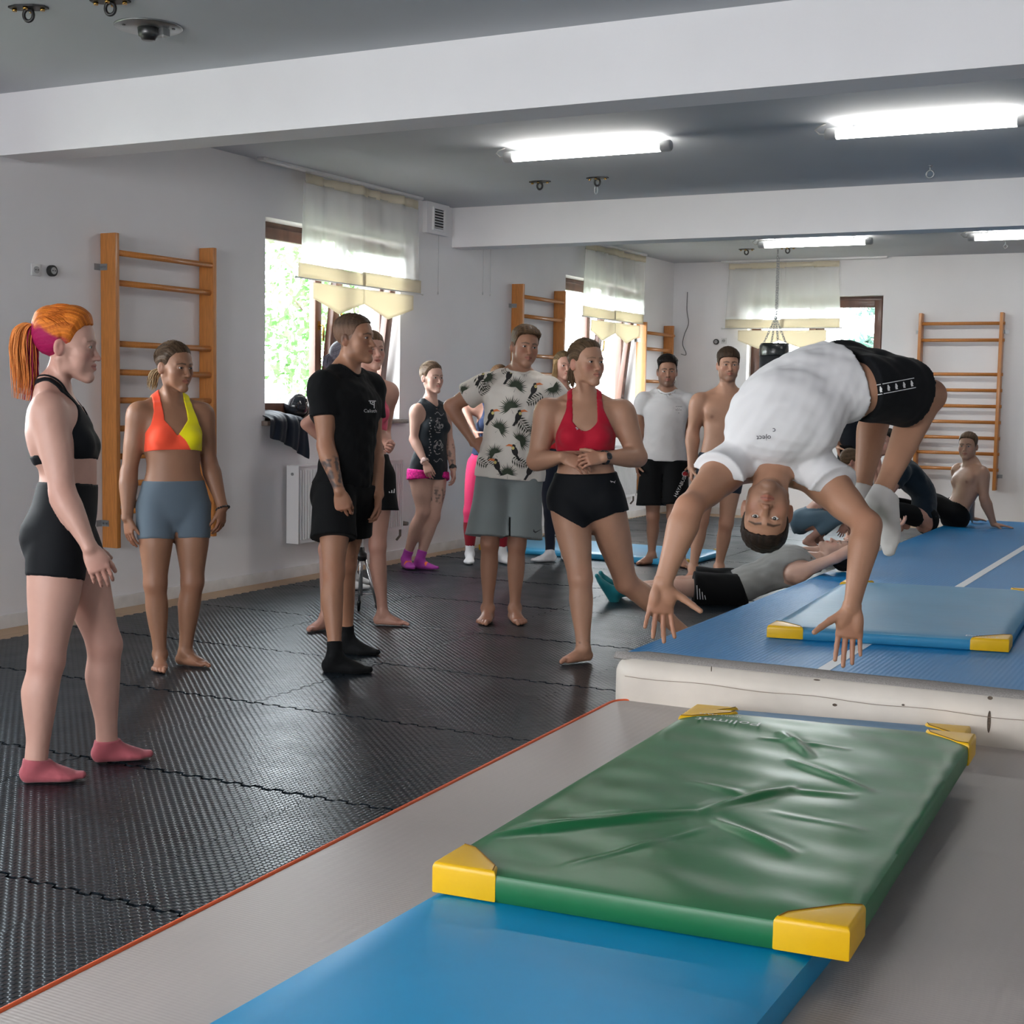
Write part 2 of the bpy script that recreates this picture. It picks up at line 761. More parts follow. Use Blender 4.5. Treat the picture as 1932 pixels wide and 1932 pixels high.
def hand_prims(w, d, n, thumb, k=1.0, curl=.25, spread=.10, tcurl=.2, tout=.55, curls=None):
    """w wrist, d hand direction, n palm normal, thumb = approximate thumb side"""
    d = unit(d)
    _, n = ortho(d, n)
    t = np.cross(d, n)
    if t @ np.asarray(thumb, float) < 0:
        t = -t
    P = []
    q = lambda a, b, c: w + k * (a * d + b * t + c * n)
    P.append(bone(q(-.01, 0, 0), q(.085, .001, .002), [(0, .024 * k, .018 * k), (.3, .031 * k, .017 * k), (.75, .040 * k, .015 * k), (1, .040 * k, .0125 * k)], Y=n, k=.012 * k, endcap=.6))
    P.append(ell(q(.035, .022, .008), [.03 * k, .018 * k, .015 * k], X=unit(d * .85 + t * .45), Y=t, k=.012 * k))
    P.append(ell(q(.04, -.022, .008), [.032 * k, .014 * k, .013 * k], X=d, Y=t, k=.012 * k))
    for i, (off, base, ln, r) in enumerate(FINGERS):
        c = curl if curls is None else curls[i]
        p = q(base - .008, off, 0)
        dirn = unit(d + t * off / .03 * spread)
        ax = np.cross(dirn, n)
        ax = unit(ax)
        # rotating dirn towards n about ax = cross(dirn,n)
        a = 0
        rr = r
        for j, (fr, bend) in enumerate(((.46, .8), (.30, 1.1), (.24, .8))):
            a += c * bend * 80
            dv = rotv(dirn, ax, a)
            p2 = p + dv * ln * fr * k
            P.append(bone(p, p2, [(0, rr * k), (1, rr * .9 * k)], k=(.006 if j == 0 else .003) * k))
            p = p2
            rr *= .9
    # thumb
    p = q(.018, .024, .004)
    dv = unit(d * (1 - tout) + t * tout + n * .18)
    ax = unit(np.cross(dv, unit(n * .6 - t * .4)))
    rr = .0125
    a = 0
    for j, ln in enumerate((.046, .034, .028)):
        v = rotv(dv, ax, a)
        p2 = p + v * ln * k
        P.append(bone(p, p2, [(0, rr * k), (1, rr * .88 * k)], k=(.012 if j == 0 else .004) * k))
        p = p2
        rr *= .86
        a += tcurl * 70 if j == 0 else tcurl * 50
    return P


def foot_prims(an, toe, up, k=1.0, sock=False, side=1, plane=None):
    """an ankle joint, toe = forward direction of the sole, up = sole normal; side +1 right foot"""
    toe, up = ortho(toe, up)
    x = np.cross(toe, up) * side      # towards the outer (little toe) side
    q = lambda a, b, c: an + k * (a * toe + b * x + c * up)
    P = []
    P.append(bone(q(-.032, 0, -.048), q(-.005, 0, -.02), [(0, .031 * k), (1, .034 * k)], k=.025 * k))
    P.append(bone(q(-.03, .0, -.052), q(.125, -.004, -.064), [(0, .028 * k, .026 * k, .034 * k), (.4, .036 * k, .030 * k, .032 * k), (.75, .043 * k, .019 * k, .026 * k), (1, .040 * k, .013 * k, .022 * k)], Y=up, k=.02 * k, endcap=.8))
    P.append(bone(q(.0, 0, -.008), q(.10, -.008, -.05), [(0, .032 * k, .024 * k), (.5, .026 * k, .016 * k), (1, .03 * k, .010 * k)], Y=up, k=.03 * k))
    if sock:
        P.append(bone(q(.09, -.002, -.064), q(.172, -.008, -.066), [(0, .042 * k, .015 * k), (.6, .037 * k, .013 * k), (1, .022 * k, .011 * k)], Y=up, k=.02 * k, endcap=.9))
    else:
        for i, (b, ln, r) in enumerate(((-.026, .068, .0125), (-.006, .064, .0095), (.010, .055, .009), (.024, .044, .0085), (.036, .032, .008))):
            p0 = q(.112 - .006 * i, b, -.066)
            p1 = q(.112 - .006 * i + ln * .55, b * 1.04, -.060)
            p2 = q(.112 - .006 * i + ln * .88, b * 1.05, -.0695)
            P.append(bone(p0, p1, [(0, r * k), (1, r * .95 * k)], k=.008 * k))
            P.append(bone(p1, p2, [(0, r * .95 * k), (1, r * 1.0 * k)], k=.003 * k))
    for s in (-1, 1):
        P.append(ell(q(.002, s * .027, .004), [.012 * k, .010 * k, .014 * k], X=toe, Y=x, k=.02 * k))
    # flat sole
    n_ = -up
    c_ = an - up * .0815 * k

    def flat(X, Y, Z):
        return -((X - F32(c_[0])) * F32(n_[0]) + (Y - F32(c_[1])) * F32(n_[1]) + (Z - F32(c_[2])) * F32(n_[2]))
    lo = np.min([p.lo for p in P], 0)
    hi = np.max([p.hi for p in P], 0)
    P.append(Prim(flat, lo, hi, .006 * k, -1))
    return P


def resolve(S):
    """turn a pose given by pixels and depth steps into world joints"""
    J = {}
    H = S['H']
    k = H / 1.75
    zf = S.get('zf', 0.02)
    for s in 'lr':
        u, v, ph = S['f' + s][:3]
        g = on_z(u, v, zf)
        J['g' + s] = g
        J['a' + s] = g + UPZ * .0822 * k
        J['toe' + s] = facing(g, ph)
    dmean = .5 * (depth_of(J['al']) + depth_of(J['ar']))
    pel = at_depth(S['pel'][0], S['pel'][1], dmean + S['pel'][2])
    neck = at_depth(S['neck'][0], S['neck'][1], depth_of(pel) + S['neck'][2])
    J['pel'], J['neck'] = pel, neck
    pf = facing(pel, S['pphi'])
    cf = facing(neck, S['cphi'])
    J['pf'], J['cf'] = pf, cf
    pr, cr = right_of(pf), right_of(cf)
    ptilt = S.get('ptilt', 0)
    ctilt = S.get('ctilt', 0)
    pr = rotv(pr, pf, ptilt)
    cr = rotv(cr, cf, ctilt)
    hw = S.get('hw', (.088 if S['sex'] == 'm' else .092)) * k
    sw = S.get('sw', (.178 if S['sex'] == 'm' else .155)) * k
    J['hr'], J['hl'] = pel + pr * hw, pel - pr * hw
    dn = unit(pel - neck)
    drop = S.get('drop', .055) * k
    J['sr'], J['sl'] = neck + cr * sw + dn * drop, neck - cr * sw + dn * drop
    for s in 'lr':
        u, v, dd = S['k' + s]
        J['k' + s] = at_depth(u, v, .5 * (depth_of(J['h' + s]) + depth_of(J['a' + s])) + dd)
        u, v, dd = S['e' + s]
        J['e' + s] = at_depth(u, v, depth_of(J['s' + s]) + dd)
        u, v, dd = S['w' + s]
        J['w' + s] = at_depth(u, v, depth_of(J['e' + s]) + dd)
    hd = S['head']
    J['head'] = at_depth(hd[0], hd[1], depth_of(neck) + hd[2])
    J['hf'] = head_frame(J['head'], facing(J['head'], S['hphi']), S.get('hpitch', 0), S.get('hroll', 0), S.get('hk', k * 1.0))
    return J


def catmull(P, n):
    P = np.asarray(P, float)
    Q = np.vstack([2 * P[0] - P[1], P, 2 * P[-1] - P[-2]])
    out = []
    for i in range(len(P) - 1):
        p0, p1, p2, p3 = Q[i:i + 4]
        for t in np.linspace(0, 1, n, endpoint=False):
            out.append(.5 * (2 * p1 + (p2 - p0) * t + (2 * p0 - 5 * p1 + 4 * p2 - p3) * t * t + (3 * p1 - p0 - 3 * p2 + p3) * t ** 3))
    out.append(P[-1])
    return np.array(out)


TORSO_M = [(-.17, .085, .070, .085), (-.08, .135, .085, .105), (0, .162, .092, .105), (.16, .156, .098, .098), (.36, .142, .098, .090), (.56, .154, .108, .102), (.75, .168, .116, .112), (.88, .160, .096, .100), (.95, .12, .075, .085), (1.02, .070, .055, .066)]
TORSO_F = [(-.17, .085, .070, .085), (-.08, .145, .088, .108), (0, .170, .092, .110), (.16, .155, .094, .098), (.38, .122, .088, .082), (.56, .132, .096, .092), (.75, .140, .100, .100), (.88, .134, .082, .090), (.95, .10, .066, .078), (1.02, .055, .047, .056)]


def body(J, S):
    """returns dict of primitive lists for one person"""
    m = S['sex'] == 'm'
    k = S['H'] / 1.75
    fat = S.get('fat', 1.0)
    mus = S.get('mus', 1.0)
    leg = S.get('leg', 1.0) * (1.0 if m else 1.05)
    arm = S.get('arm', 1.0) * (1.0 if m else .86)
    pel, neck = J['pel'], J['neck']
    T = np.linalg.norm(neck - pel)
    prx = unit(J['hr'] - J['hl'])
    crx = unit(J['sr'] - J['sl'])
    axis = unit(neck - pel)
    pf, cf = J['pf'], J['cf']
    # spine
    mid = J.get('waist', lerp(pel, neck, .42) + unit(pf + cf) * S.get('lordo', .018) * k)
    chest = J.get('chest', lerp(pel, neck, .75) + cf * S.get('chestf', .008) * k)
    base = J.get('crotch', pel - unit(mid - pel) * .17 * T)
    C = catmull([base, pel, mid, chest, neck], 5)
    # arclength-like parameter: -.17,0,.42,.75,1
    kn = np.array([-.17, 0, .42, .75, 1.0])
    ts = np.interp(np.linspace(0, 4, len(C)), range(5), kn)
    prof = np.array(TORSO_M if m else TORSO_F)
    wmul = np.interp(ts, [-.17, 0, .36, .75, 1], S.get('wide', (1, 1, 1, 1, 1)))
    a = np.interp(ts, prof[:, 0], prof[:, 1]) * k * fat * wmul
    bf = np.interp(ts, prof[:, 0], prof[:, 2]) * k * fat * np.interp(ts, [-.17, 0, .3, .75, 1], S.get('belly', (1, 1, 1, 1, 1)))
    bb = np.interp(ts, prof[:, 0], prof[:, 3]) * k * fat
    X = np.array([unit(lerp(prx, crx, np.clip(t, 0, 1))) for t in ts])
    tang = np.gradient(C, axis=0)
    fr = np.array([unit(lerp(pf, cf, np.clip(t, 0, 1))) for t in ts])
    Y = []
    for i in range(len(C)):
        w = unit(tang[i])
        y = np.cross(w, X[i])
        if y @ fr[i] < 0:
            y = -y
        Y.append(unit(y))
    Y = np.array(Y)
    for i in range(len(C)):
        X[i] = unit(np.cross(Y[i], unit(tang[i])))
    tor = []
    tor.append(sweep(C, X, Y, a, bf, bb, k=.03 * k))
    PF = Frame(pel, prx, Y[5], np.cross(prx, Y[5]), k)
    iC = 15
    cz = unit(neck - chest)
    cy = ortho(cz, Y[iC])[1]
    CF = Frame(neck, np.cross(cy, cz), cy, cz, k)
    if CF.X @ crx < 0:
        CF.X = -CF.X
    if PF.Z @ axis < 0:
        PF.Z = -PF.Z
    # glutes
    gl = S.get('glute', 1.0)
    for s in (-1, 1):
        tor.append(ell(PF(s * .074, -.052 * gl, -.035), [.085 * k * gl, .080 * k * gl, .098 * k], X=PF.X, Y=PF.Y, k=.05 * k))
    if m:
        for s in (-1, 1):
            tor.append(ell(CF(s * .080, .070, -.145), [.082 * k, .033 * k * mus, .066 * k], X=unit(CF.X * 1 + CF.Z * .12 * s), Y=CF.Y, k=.035 * k))
            tor.append(ell(CF(s * .105, -.07, -.17), [.07 * k, .045 * k * mus, .10 * k], X=CF.X, Y=CF.Y, k=.04 * k))
    else:
        bu = S.get('bust', 1.0)
        for s in (-1, 1):
            tor.append(ell(CF(s * .072, .074 + .006 * bu, -.195), [.060 * k * bu, .052 * k * bu, .058 * k * bu], X=CF.X, Y=CF.Y, k=.025 * k))
            tor.append(ell(CF(s * .09, -.06, -.17), [.06 * k, .04 * k, .10 * k], X=CF.X, Y=CF.Y, k=.04 * k))
    # navel
    nv = .24 if m else .26
    i_ = np.array([np.interp(nv, ts, C[:, q]) for q in range(3)])
    yv = unit(np.array([np.interp(nv, ts, Y[:, q]) for q in range(3)]))
    tor.append(ell(i_ + yv * (np.interp(nv, ts, bf) + .002), [.007 * k, .009 * k, .010 * k], X=PF.X, Y=yv, k=.012 * k, op=-1))
    # shoulders / traps / collar bones
    arms, deco = [], []
    dl = (.062 if m else .050) * k * S.get('delt', 1.0) * (.5 + .5 * mus)
    for s, sg in (('r', 1), ('l', -1)):
        sh, el_, wr = J['s' + s], J['e' + s], J['w' + s]
        tor.append(bone(CF(sg * .03, -.02, .055), lerp(sh, CF(0, 0, 0), .12) + CF.Z * .018 * k, [(0, .034 * k), (.5, .036 * k), (1, .040 * k)] if m else [(0, .027 * k), (.5, .028 * k), (1, .034 * k)], k=.035 * k))
        tor.append(bone(lerp(chest, neck, .3) + CF.X * sg * .08 * k, sh, [(0, .07 * k), (1, .05 * k)], k=.045 * k))
        cb = bone(CF(sg * .018, .062 if m else .054, -.012), lerp(sh, CF(0, .03, 0), .22) + CF.Z * .035 * k + CF.Y * .018 * k, [(0, .009 * k), (1, .009 * k)], k=.016 * k)
        tor.append(cb)
        ud = unit(el_ - sh)
        out = unit(sh - neck)
        arms.append(ell(sh + out * .004 * k + ud * .02 * k, [dl, dl * .98, dl * 1.25], X=np.cross(ud, cf) if abs(ud @ cf) < .9 else out, Y=cf, k=.03 * k))
        # arm: front = bicep side; elbow bends so forearm goes forward
        fa = unit(wr - el_)
        bend = fa - ud * (fa @ ud)
        if np.linalg.norm(bend) < .12:
            bend = cf
        bend = unit(bend)
        A = k * arm
        am = .5 + .5 * mus
        arms.append(bone(sh, el_, [(0, .050 * A, .050 * A), (.25, .048 * A * am, .050 * A * am, .050 * A * am), (.5, .045 * A * am, .051 * A * am, .046 * A * am), (.8, .039 * A, .042 * A, .038 * A), (1, .038 * A, .037 * A, .036 * A)], Y=bend, k=.03 * k))
        fy = S.get('fy' + s, bend)
        arms.append(bone(el_, wr, [(0, .037 * A, .037 * A), (.22, .044 * A * am, .041 * A * am), (.5, .038 * A, .034 * A), (.8, .029 * A, .025 * A), (1, .0275 * A, .0215 * A)], Y=fy if 'fy' + s in S else J.get('pn' + s, bend), k=.022 * k))
    # legs
    legs = []
    for s, sg in (('r', 1), ('l', -1)):
        hp, kn_, an = J['h' + s], J['k' + s], J['a' + s]
        td = unit(kn_ - hp)
        sd = unit(an - kn_)
        fwd = J.get('kf' + s)
        if fwd is None:
            bendv = unit(td - sd * 1.0) if np.linalg.norm(td - sd) > .25 else unit(lerp(pf, J['toe' + s], .6))
            # knee points where thigh - shank bends
            fwd = bendv
        G = k * leg
        L2 = .6 + .4 * mus
        top = lerp(hp, kn_, -.02)
        legs.append(bone(top, kn_, [(0, .088 * G, .082 * G, .085 * G), (.2, .088 * G, .085 * G, .088 * G), (.5, .078 * G, .080 * G * L2, .077 * G), (.8, .061 * G, .061 * G, .058 * G), (1, .053 * G, .053 * G, .050 * G)], Y=fwd, k=.013 * k))
        legs.append(bone(kn_, an, [(0, .051 * G, .050 * G, .050 * G), (.12, .050 * G, .049 * G, .053 * G), (.32, .054 * G, .045 * G, .066 * G * L2), (.55, .046 * G, .040 * G, .052 * G), (.8, .034 * G, .033 * G, .036 * G), (1, .031 * G, .032 * G, .036 * G)], Y=fwd, k=.025 * k))
        ky = ortho(unit(an - hp), fwd)[1]
        legs.append(ell(kn_ + ky * .020 * k, [.033 * G, .032 * G, .042 * G], X=np.cross(ky, sd), Y=ky, k=.02 * k))
    out = dict(torso=tor, arms=arms, legs=legs, CF=CF, PF=PF, C=C, CX=X, CY=Y, ts=ts, a=a, bf=bf, bb=bb, k=k)
    # neck + head
    F = J['hf']
    hp_ = head_prims(F, S['sex'], **S.get('face', {}))
    nr = (.058 if m else .046) * k * S.get('neckr', 1.0)
    nk = [bone(CF(0, -.012, -.01), F(0, -.012, -.045), [(0, nr * 1.12), (.4, nr * .98), (1, nr * .98)], k=.035 * k)]
    for s in (-1, 1):
        nk.append(bone(CF(s * .014, .052 if m else .046, .0), F(s * .056, -.018, -.045), [(0, .010 * k), (1, .013 * k)], k=.02 * k))
    out['neck'] = nk
    out['head'] = hp_
    # hands
    out['hands'] = {}
    for s, sg in (('r', 1), ('l', -1)):
        wr, el_ = J['w' + s], J['e' + s]
        hs = dict(S.get('hand' + s, {}))
        d = hs.pop('d', None)
        d = unit(wr - el_) if d is None else np.asarray(d, float)
        n = hs.pop('n', None)
        n = -CF.X * sg if n is None else np.asarray(n, float)
        th = hs.pop('th', None)
        th = cf if th is None else np.asarray(th, float)
        out['hands'][s] = (hand_prims(wr, d, n, th, k=k * S.get('handk', 1.0) * (1.0 if m else .92), **hs), wr, d)
    out['feet'] = {}
    for s, sg in (('r', 1), ('l', -1)):
        up = J.get('sole' + s, UPZ)
        out['feet'][s] = foot_prims(J['a' + s], J['toe' + s], up, k=k * S.get('footk', 1.0) * (1.0 if m else .93), sock=S.get('socks') is not None, side=sg)
    return out


def skin_cols(V, S, J, Bd, head=False):
    base = np.array(S['skin'])
    x, y, z = V[:, 0], V[:, 1], V[:, 2]
    n1 = snoise(x, y, z, 28)
    n2 = snoise(x, y, z, 95, off=7)
    c = base[None] * (1 + .05 * n1 + .03 * n2)[:, None]
    red = np.zeros(len(V))
    k = Bd['k']
    for j, r, s_ in (('kl', .07, .35), ('kr', .07, .35), ('el', .05, .35), ('er', .05, .35)):
        d = np.linalg.norm(V - J[j], axis=1)
        red = np.maximum(red, s_ * np.exp(-(d / (r * k)) ** 2))
    for s in 'lr':
        d = np.linalg.norm(V - (J['w' + s] + unit(Bd['hands'][s][2]) * .11 * k), axis=1)
        red = np.maximum(red, .35 * np.exp(-(d / (.075 * k)) ** 2))
        d = np.linalg.norm(V - (J['a' + s] + J['toe' + s] * .12 * k - UPZ * .06 * k), axis=1)
        red = np.maximum(red, .4 * np.exp(-(d / (.07 * k)) ** 2))
    c *= 1 + red[:, None] * np.array([.0, -.30, -.30])
    for fn in S.get('paint', []):
        c = fn(V, c, J, Bd)
    return c


def face_cols(V, c, S, F):
    x, y, z = F.inv(V[:, 0], V[:, 1], V[:, 2])
    ax = np.abs(x)
    fc = S.get('facecol', {})
    front = y > .055

    def mixin(w, col):
        nonlocal c
        w = np.clip(w, 0, 1)[:, None]
        c = c * (1 - w) + np.array(col)[None] * w
    # blush on cheeks and nose, ears
    b = np.exp(-(((ax - .042) / .02) ** 2 + ((z + .022) / .02) ** 2)) * front
    b = np.maximum(b, .8 * np.exp(-((x / .014) ** 2 + ((z + .028) / .012) ** 2)) * (y > .095))
    b = np.maximum(b, .8 * (ax > .074) * (np.abs(z + .004) < .034))
    c = c * (1 - (b * fc.get('blush', .45))[:, None] * np.array([0, .35, .32]))
    # stubble
    st = fc.get('stubble', 0)
    if st:
        j = np.clip((-.022 - z - .25 * np.maximum(.03 - y, 0)) / .03, 0, 1) * (y > -.005) * np.clip((z + .125) / .012, 0, 1)
        mo = np.exp(-(((z + .044) / .007) ** 2)) * (ax < .028) * front
        j = np.maximum(j * (1 - .75 * np.exp(-((ax - .04) / .018) ** 2 - ((z + .045) / .022) ** 2)), mo)
        j = np.maximum(j, fc.get('goatee', 0) * np.exp(-(x / .02) ** 2 - ((z + .085) / .016) ** 2) * front)
        mixin(j * st, fc.get('stubcol', (.06, .04, .03)))
    # lips
    zl = -.058
    lw = ((ax < .0235) & front)
    lipz = np.abs(z - zl) / np.interp(ax, [0, .012, .0235], [.0115, .0095, .0025])
    sm = S.get('face', {}).get('smile', .3)
    lipz = np.abs(z - zl - .004 * sm * (ax / .023) ** 2) / np.interp(ax, [0, .012, .0235], [.0120, .0098, .0030])
    mixin(lw * np.clip((1.15 - lipz) * 3, 0, 1) * .75, fc.get('lip', tuple(np.array(S['skin']) * np.array([.85, .48, .50]))))
    mixin(lw * np.exp(-((z - zl - .0005 - .004 * sm * (ax / .023) ** 2) / .0016) ** 2) * .7, (.10, .03, .03))  # dark crease between the lips, its shade put into the colour
    # brows
    bz = np.interp(ax, [.010, .030, .050], [.0262, .0305, .0250]) + fc.get('browz', 0)
    bw = np.interp(ax, [.010, .030, .052], [.0046, .0042, .0018]) * fc.get('browk', 1.0 if S['sex'] == 'm' else .72)
    br = np.clip(1.5 - np.abs(z - bz) / bw, 0, 1) * (ax > .009) * (ax < .053) * (y > .045)
    mixin(br * fc.get('browa', .85), fc.get('brow', (.05, .03, .02)))
    # lash line / upper lid crease
    ez = .008
    dx = (ax - .0315) / .0145
    up = ez + .0048 * np.sqrt(np.clip(1 - dx * dx, 0, 1)) - .0012
    la = np.clip(1.3 - np.abs(z - up) / .0016, 0, 1) * (np.abs(dx) < 1.02) * (y > .07)
    mixin(la * .85, (.03, .02, .02))
    # scalp tinted inside the hairline
    if 'scalp' in fc:
        m = hairline_mask(x, y, z, S.get('hairline', 'm'), -.004)
        mixin(np.clip(m / .006, 0, 1) * fc.get('scalpa', .8), fc['scalp'])
    return c


HL = {
    'm': ([-.13, -.05, -.028, -.012, .004, .018, .036, .046, .058, .075, .12], [-.062, -.050, -.030, .010, -.006, .006, .040, .066, .076, .084, .090]),
    'f': ([-.13, -.05, -.028, -.010, .006, .020, .034, .046, .058, .075, .12], [-.075, -.062, -.040, .012, .004, .014, .046, .066, .078, .084, .090]),
    'low': ([-.13, -.05, -.028, -.010, .006, .020, .034, .046, .058, .075, .12], [-.075, -.062, -.040, -.010, -.014, .0, .036, .052, .058, .064, .07]),
}


def hairline_mask(x, y, z, kind, off=0):
    ys, zs = HL[kind]
    # > 0 inside hair region
    return (z - np.interp(y, ys, zs)) * .8 - off - 6 * np.clip(np.abs(x) - .2, 0, 1)


def resolve_abs(S, D):
    """joints given as (u, v, camera depth)"""
    J = {}
    for n, q in D.items():
        J[n] = at_depth(*q)
    return J
def lim(prim, fn):
    """prim intersected with an extra field"""
    def f(X, Y, Z, g=prim.f):
        d = g(X, Y, Z)
        return np.maximum(d, fn(X, Y, Z, d))
    return Prim(f, prim.lo, prim.hi, prim.k, prim.op)


def dotp(X, Y, Z, P, n):
    return (X - F32(P[0])) * F32(n[0]) + (Y - F32(P[1])) * F32(n[1]) + (Z - F32(P[2])) * F32(n[2])


def hem(P, n, deep=.0, rim=.005):
    """open end: everything past the plane is cut and the inside is hollowed a little"""
    n = unit(n)

    def fn(X, Y, Z, d):
        t = dotp(X, Y, Z, P, n)
        if deep == 0:
            return t
        return t + F32(deep) * np.clip((-d - F32(rim)) / F32(.010), 0, 1)
    return fn


def M_skin(rough=.48):
    return material('skin', (.6, .4, .3), rough=rough, spec=.4, vcol=True, bump=(260, .08, .002), sub=0.0)


def cloth(name, rgb, rough=.85, sheen=.15, vcol=False, bump=(900, .12, .001)):
    return material(name, srgb(*rgb) if max(rgb) > 1 else rgb, rough=rough, spec=.25, sheen=sheen, vcol=vcol, bump=bump)


def torso_sweep(Bd, off, u0=None, u1=None, k=.02, skirt=False):
    """torso sweep grown by off(t) (lateral, front, back)"""
    ts = Bd['ts']
    if not callable(off):
        o = off
        off = lambda t: (o, o, o)
    O = np.array([off(t) for t in ts])
    Aa, Af, Ab = Bd['a'].copy(), Bd['bf'].copy(), Bd['bb'].copy()
    if skirt:
        i = np.argmin(np.abs(ts - .03))
        lo_ = ts < .03
        Aa[lo_] = np.maximum(Aa[lo_], Aa[i])
        Af[lo_] = np.maximum(Af[lo_], Af[i])
        Ab[lo_] = np.maximum(Ab[lo_], Ab[i]) + .03 * Bd['k']
    m = np.ones(len(ts), bool)
    if u0 is not None:
        m &= ts >= u0
    if u1 is not None:
        m &= ts <= u1
    return sweep(Bd['C'][m], Bd['CX'][m], Bd['CY'][m], (Aa + O[:, 0])[m], (Af + O[:, 1])[m], (Ab + O[:, 2])[m], k=k)


def spine_pt(Bd, t):
    return np.array([np.interp(t, Bd['ts'], Bd['C'][:, i]) for i in range(3)])


def spine_dir(Bd, t):
    return unit(spine_pt(Bd, t + .04) - spine_pt(Bd, t - .04))


def pull_in(Vt, amount):
    return Vt


def garment(name, root, G, mat, cols=None):
    V, F = G.mesh()
    V = relax(V, F, 3)
    o = from_np(name, V, F, mat, root, True, cols(V) if cols else None)
    return o


def relax(V, F, it=2, lam=.5):
    """light smoothing of the cut edges"""
    n = len(V)
    a = F.ravel()
    b = np.roll(F, -1, 1).ravel()
    deg = np.bincount(a, minlength=n) + np.bincount(b, minlength=n)
    for i in range(it):
        for l_ in ((lam, -lam * .95) if i < it - 1 else (lam,)):
            S_ = np.stack([np.bincount(a, V[b, q], n) + np.bincount(b, V[a, q], n) for q in range(3)], 1)
            V = V + l_ * (S_ / np.maximum(deg, 1)[:, None] - V)
    return V


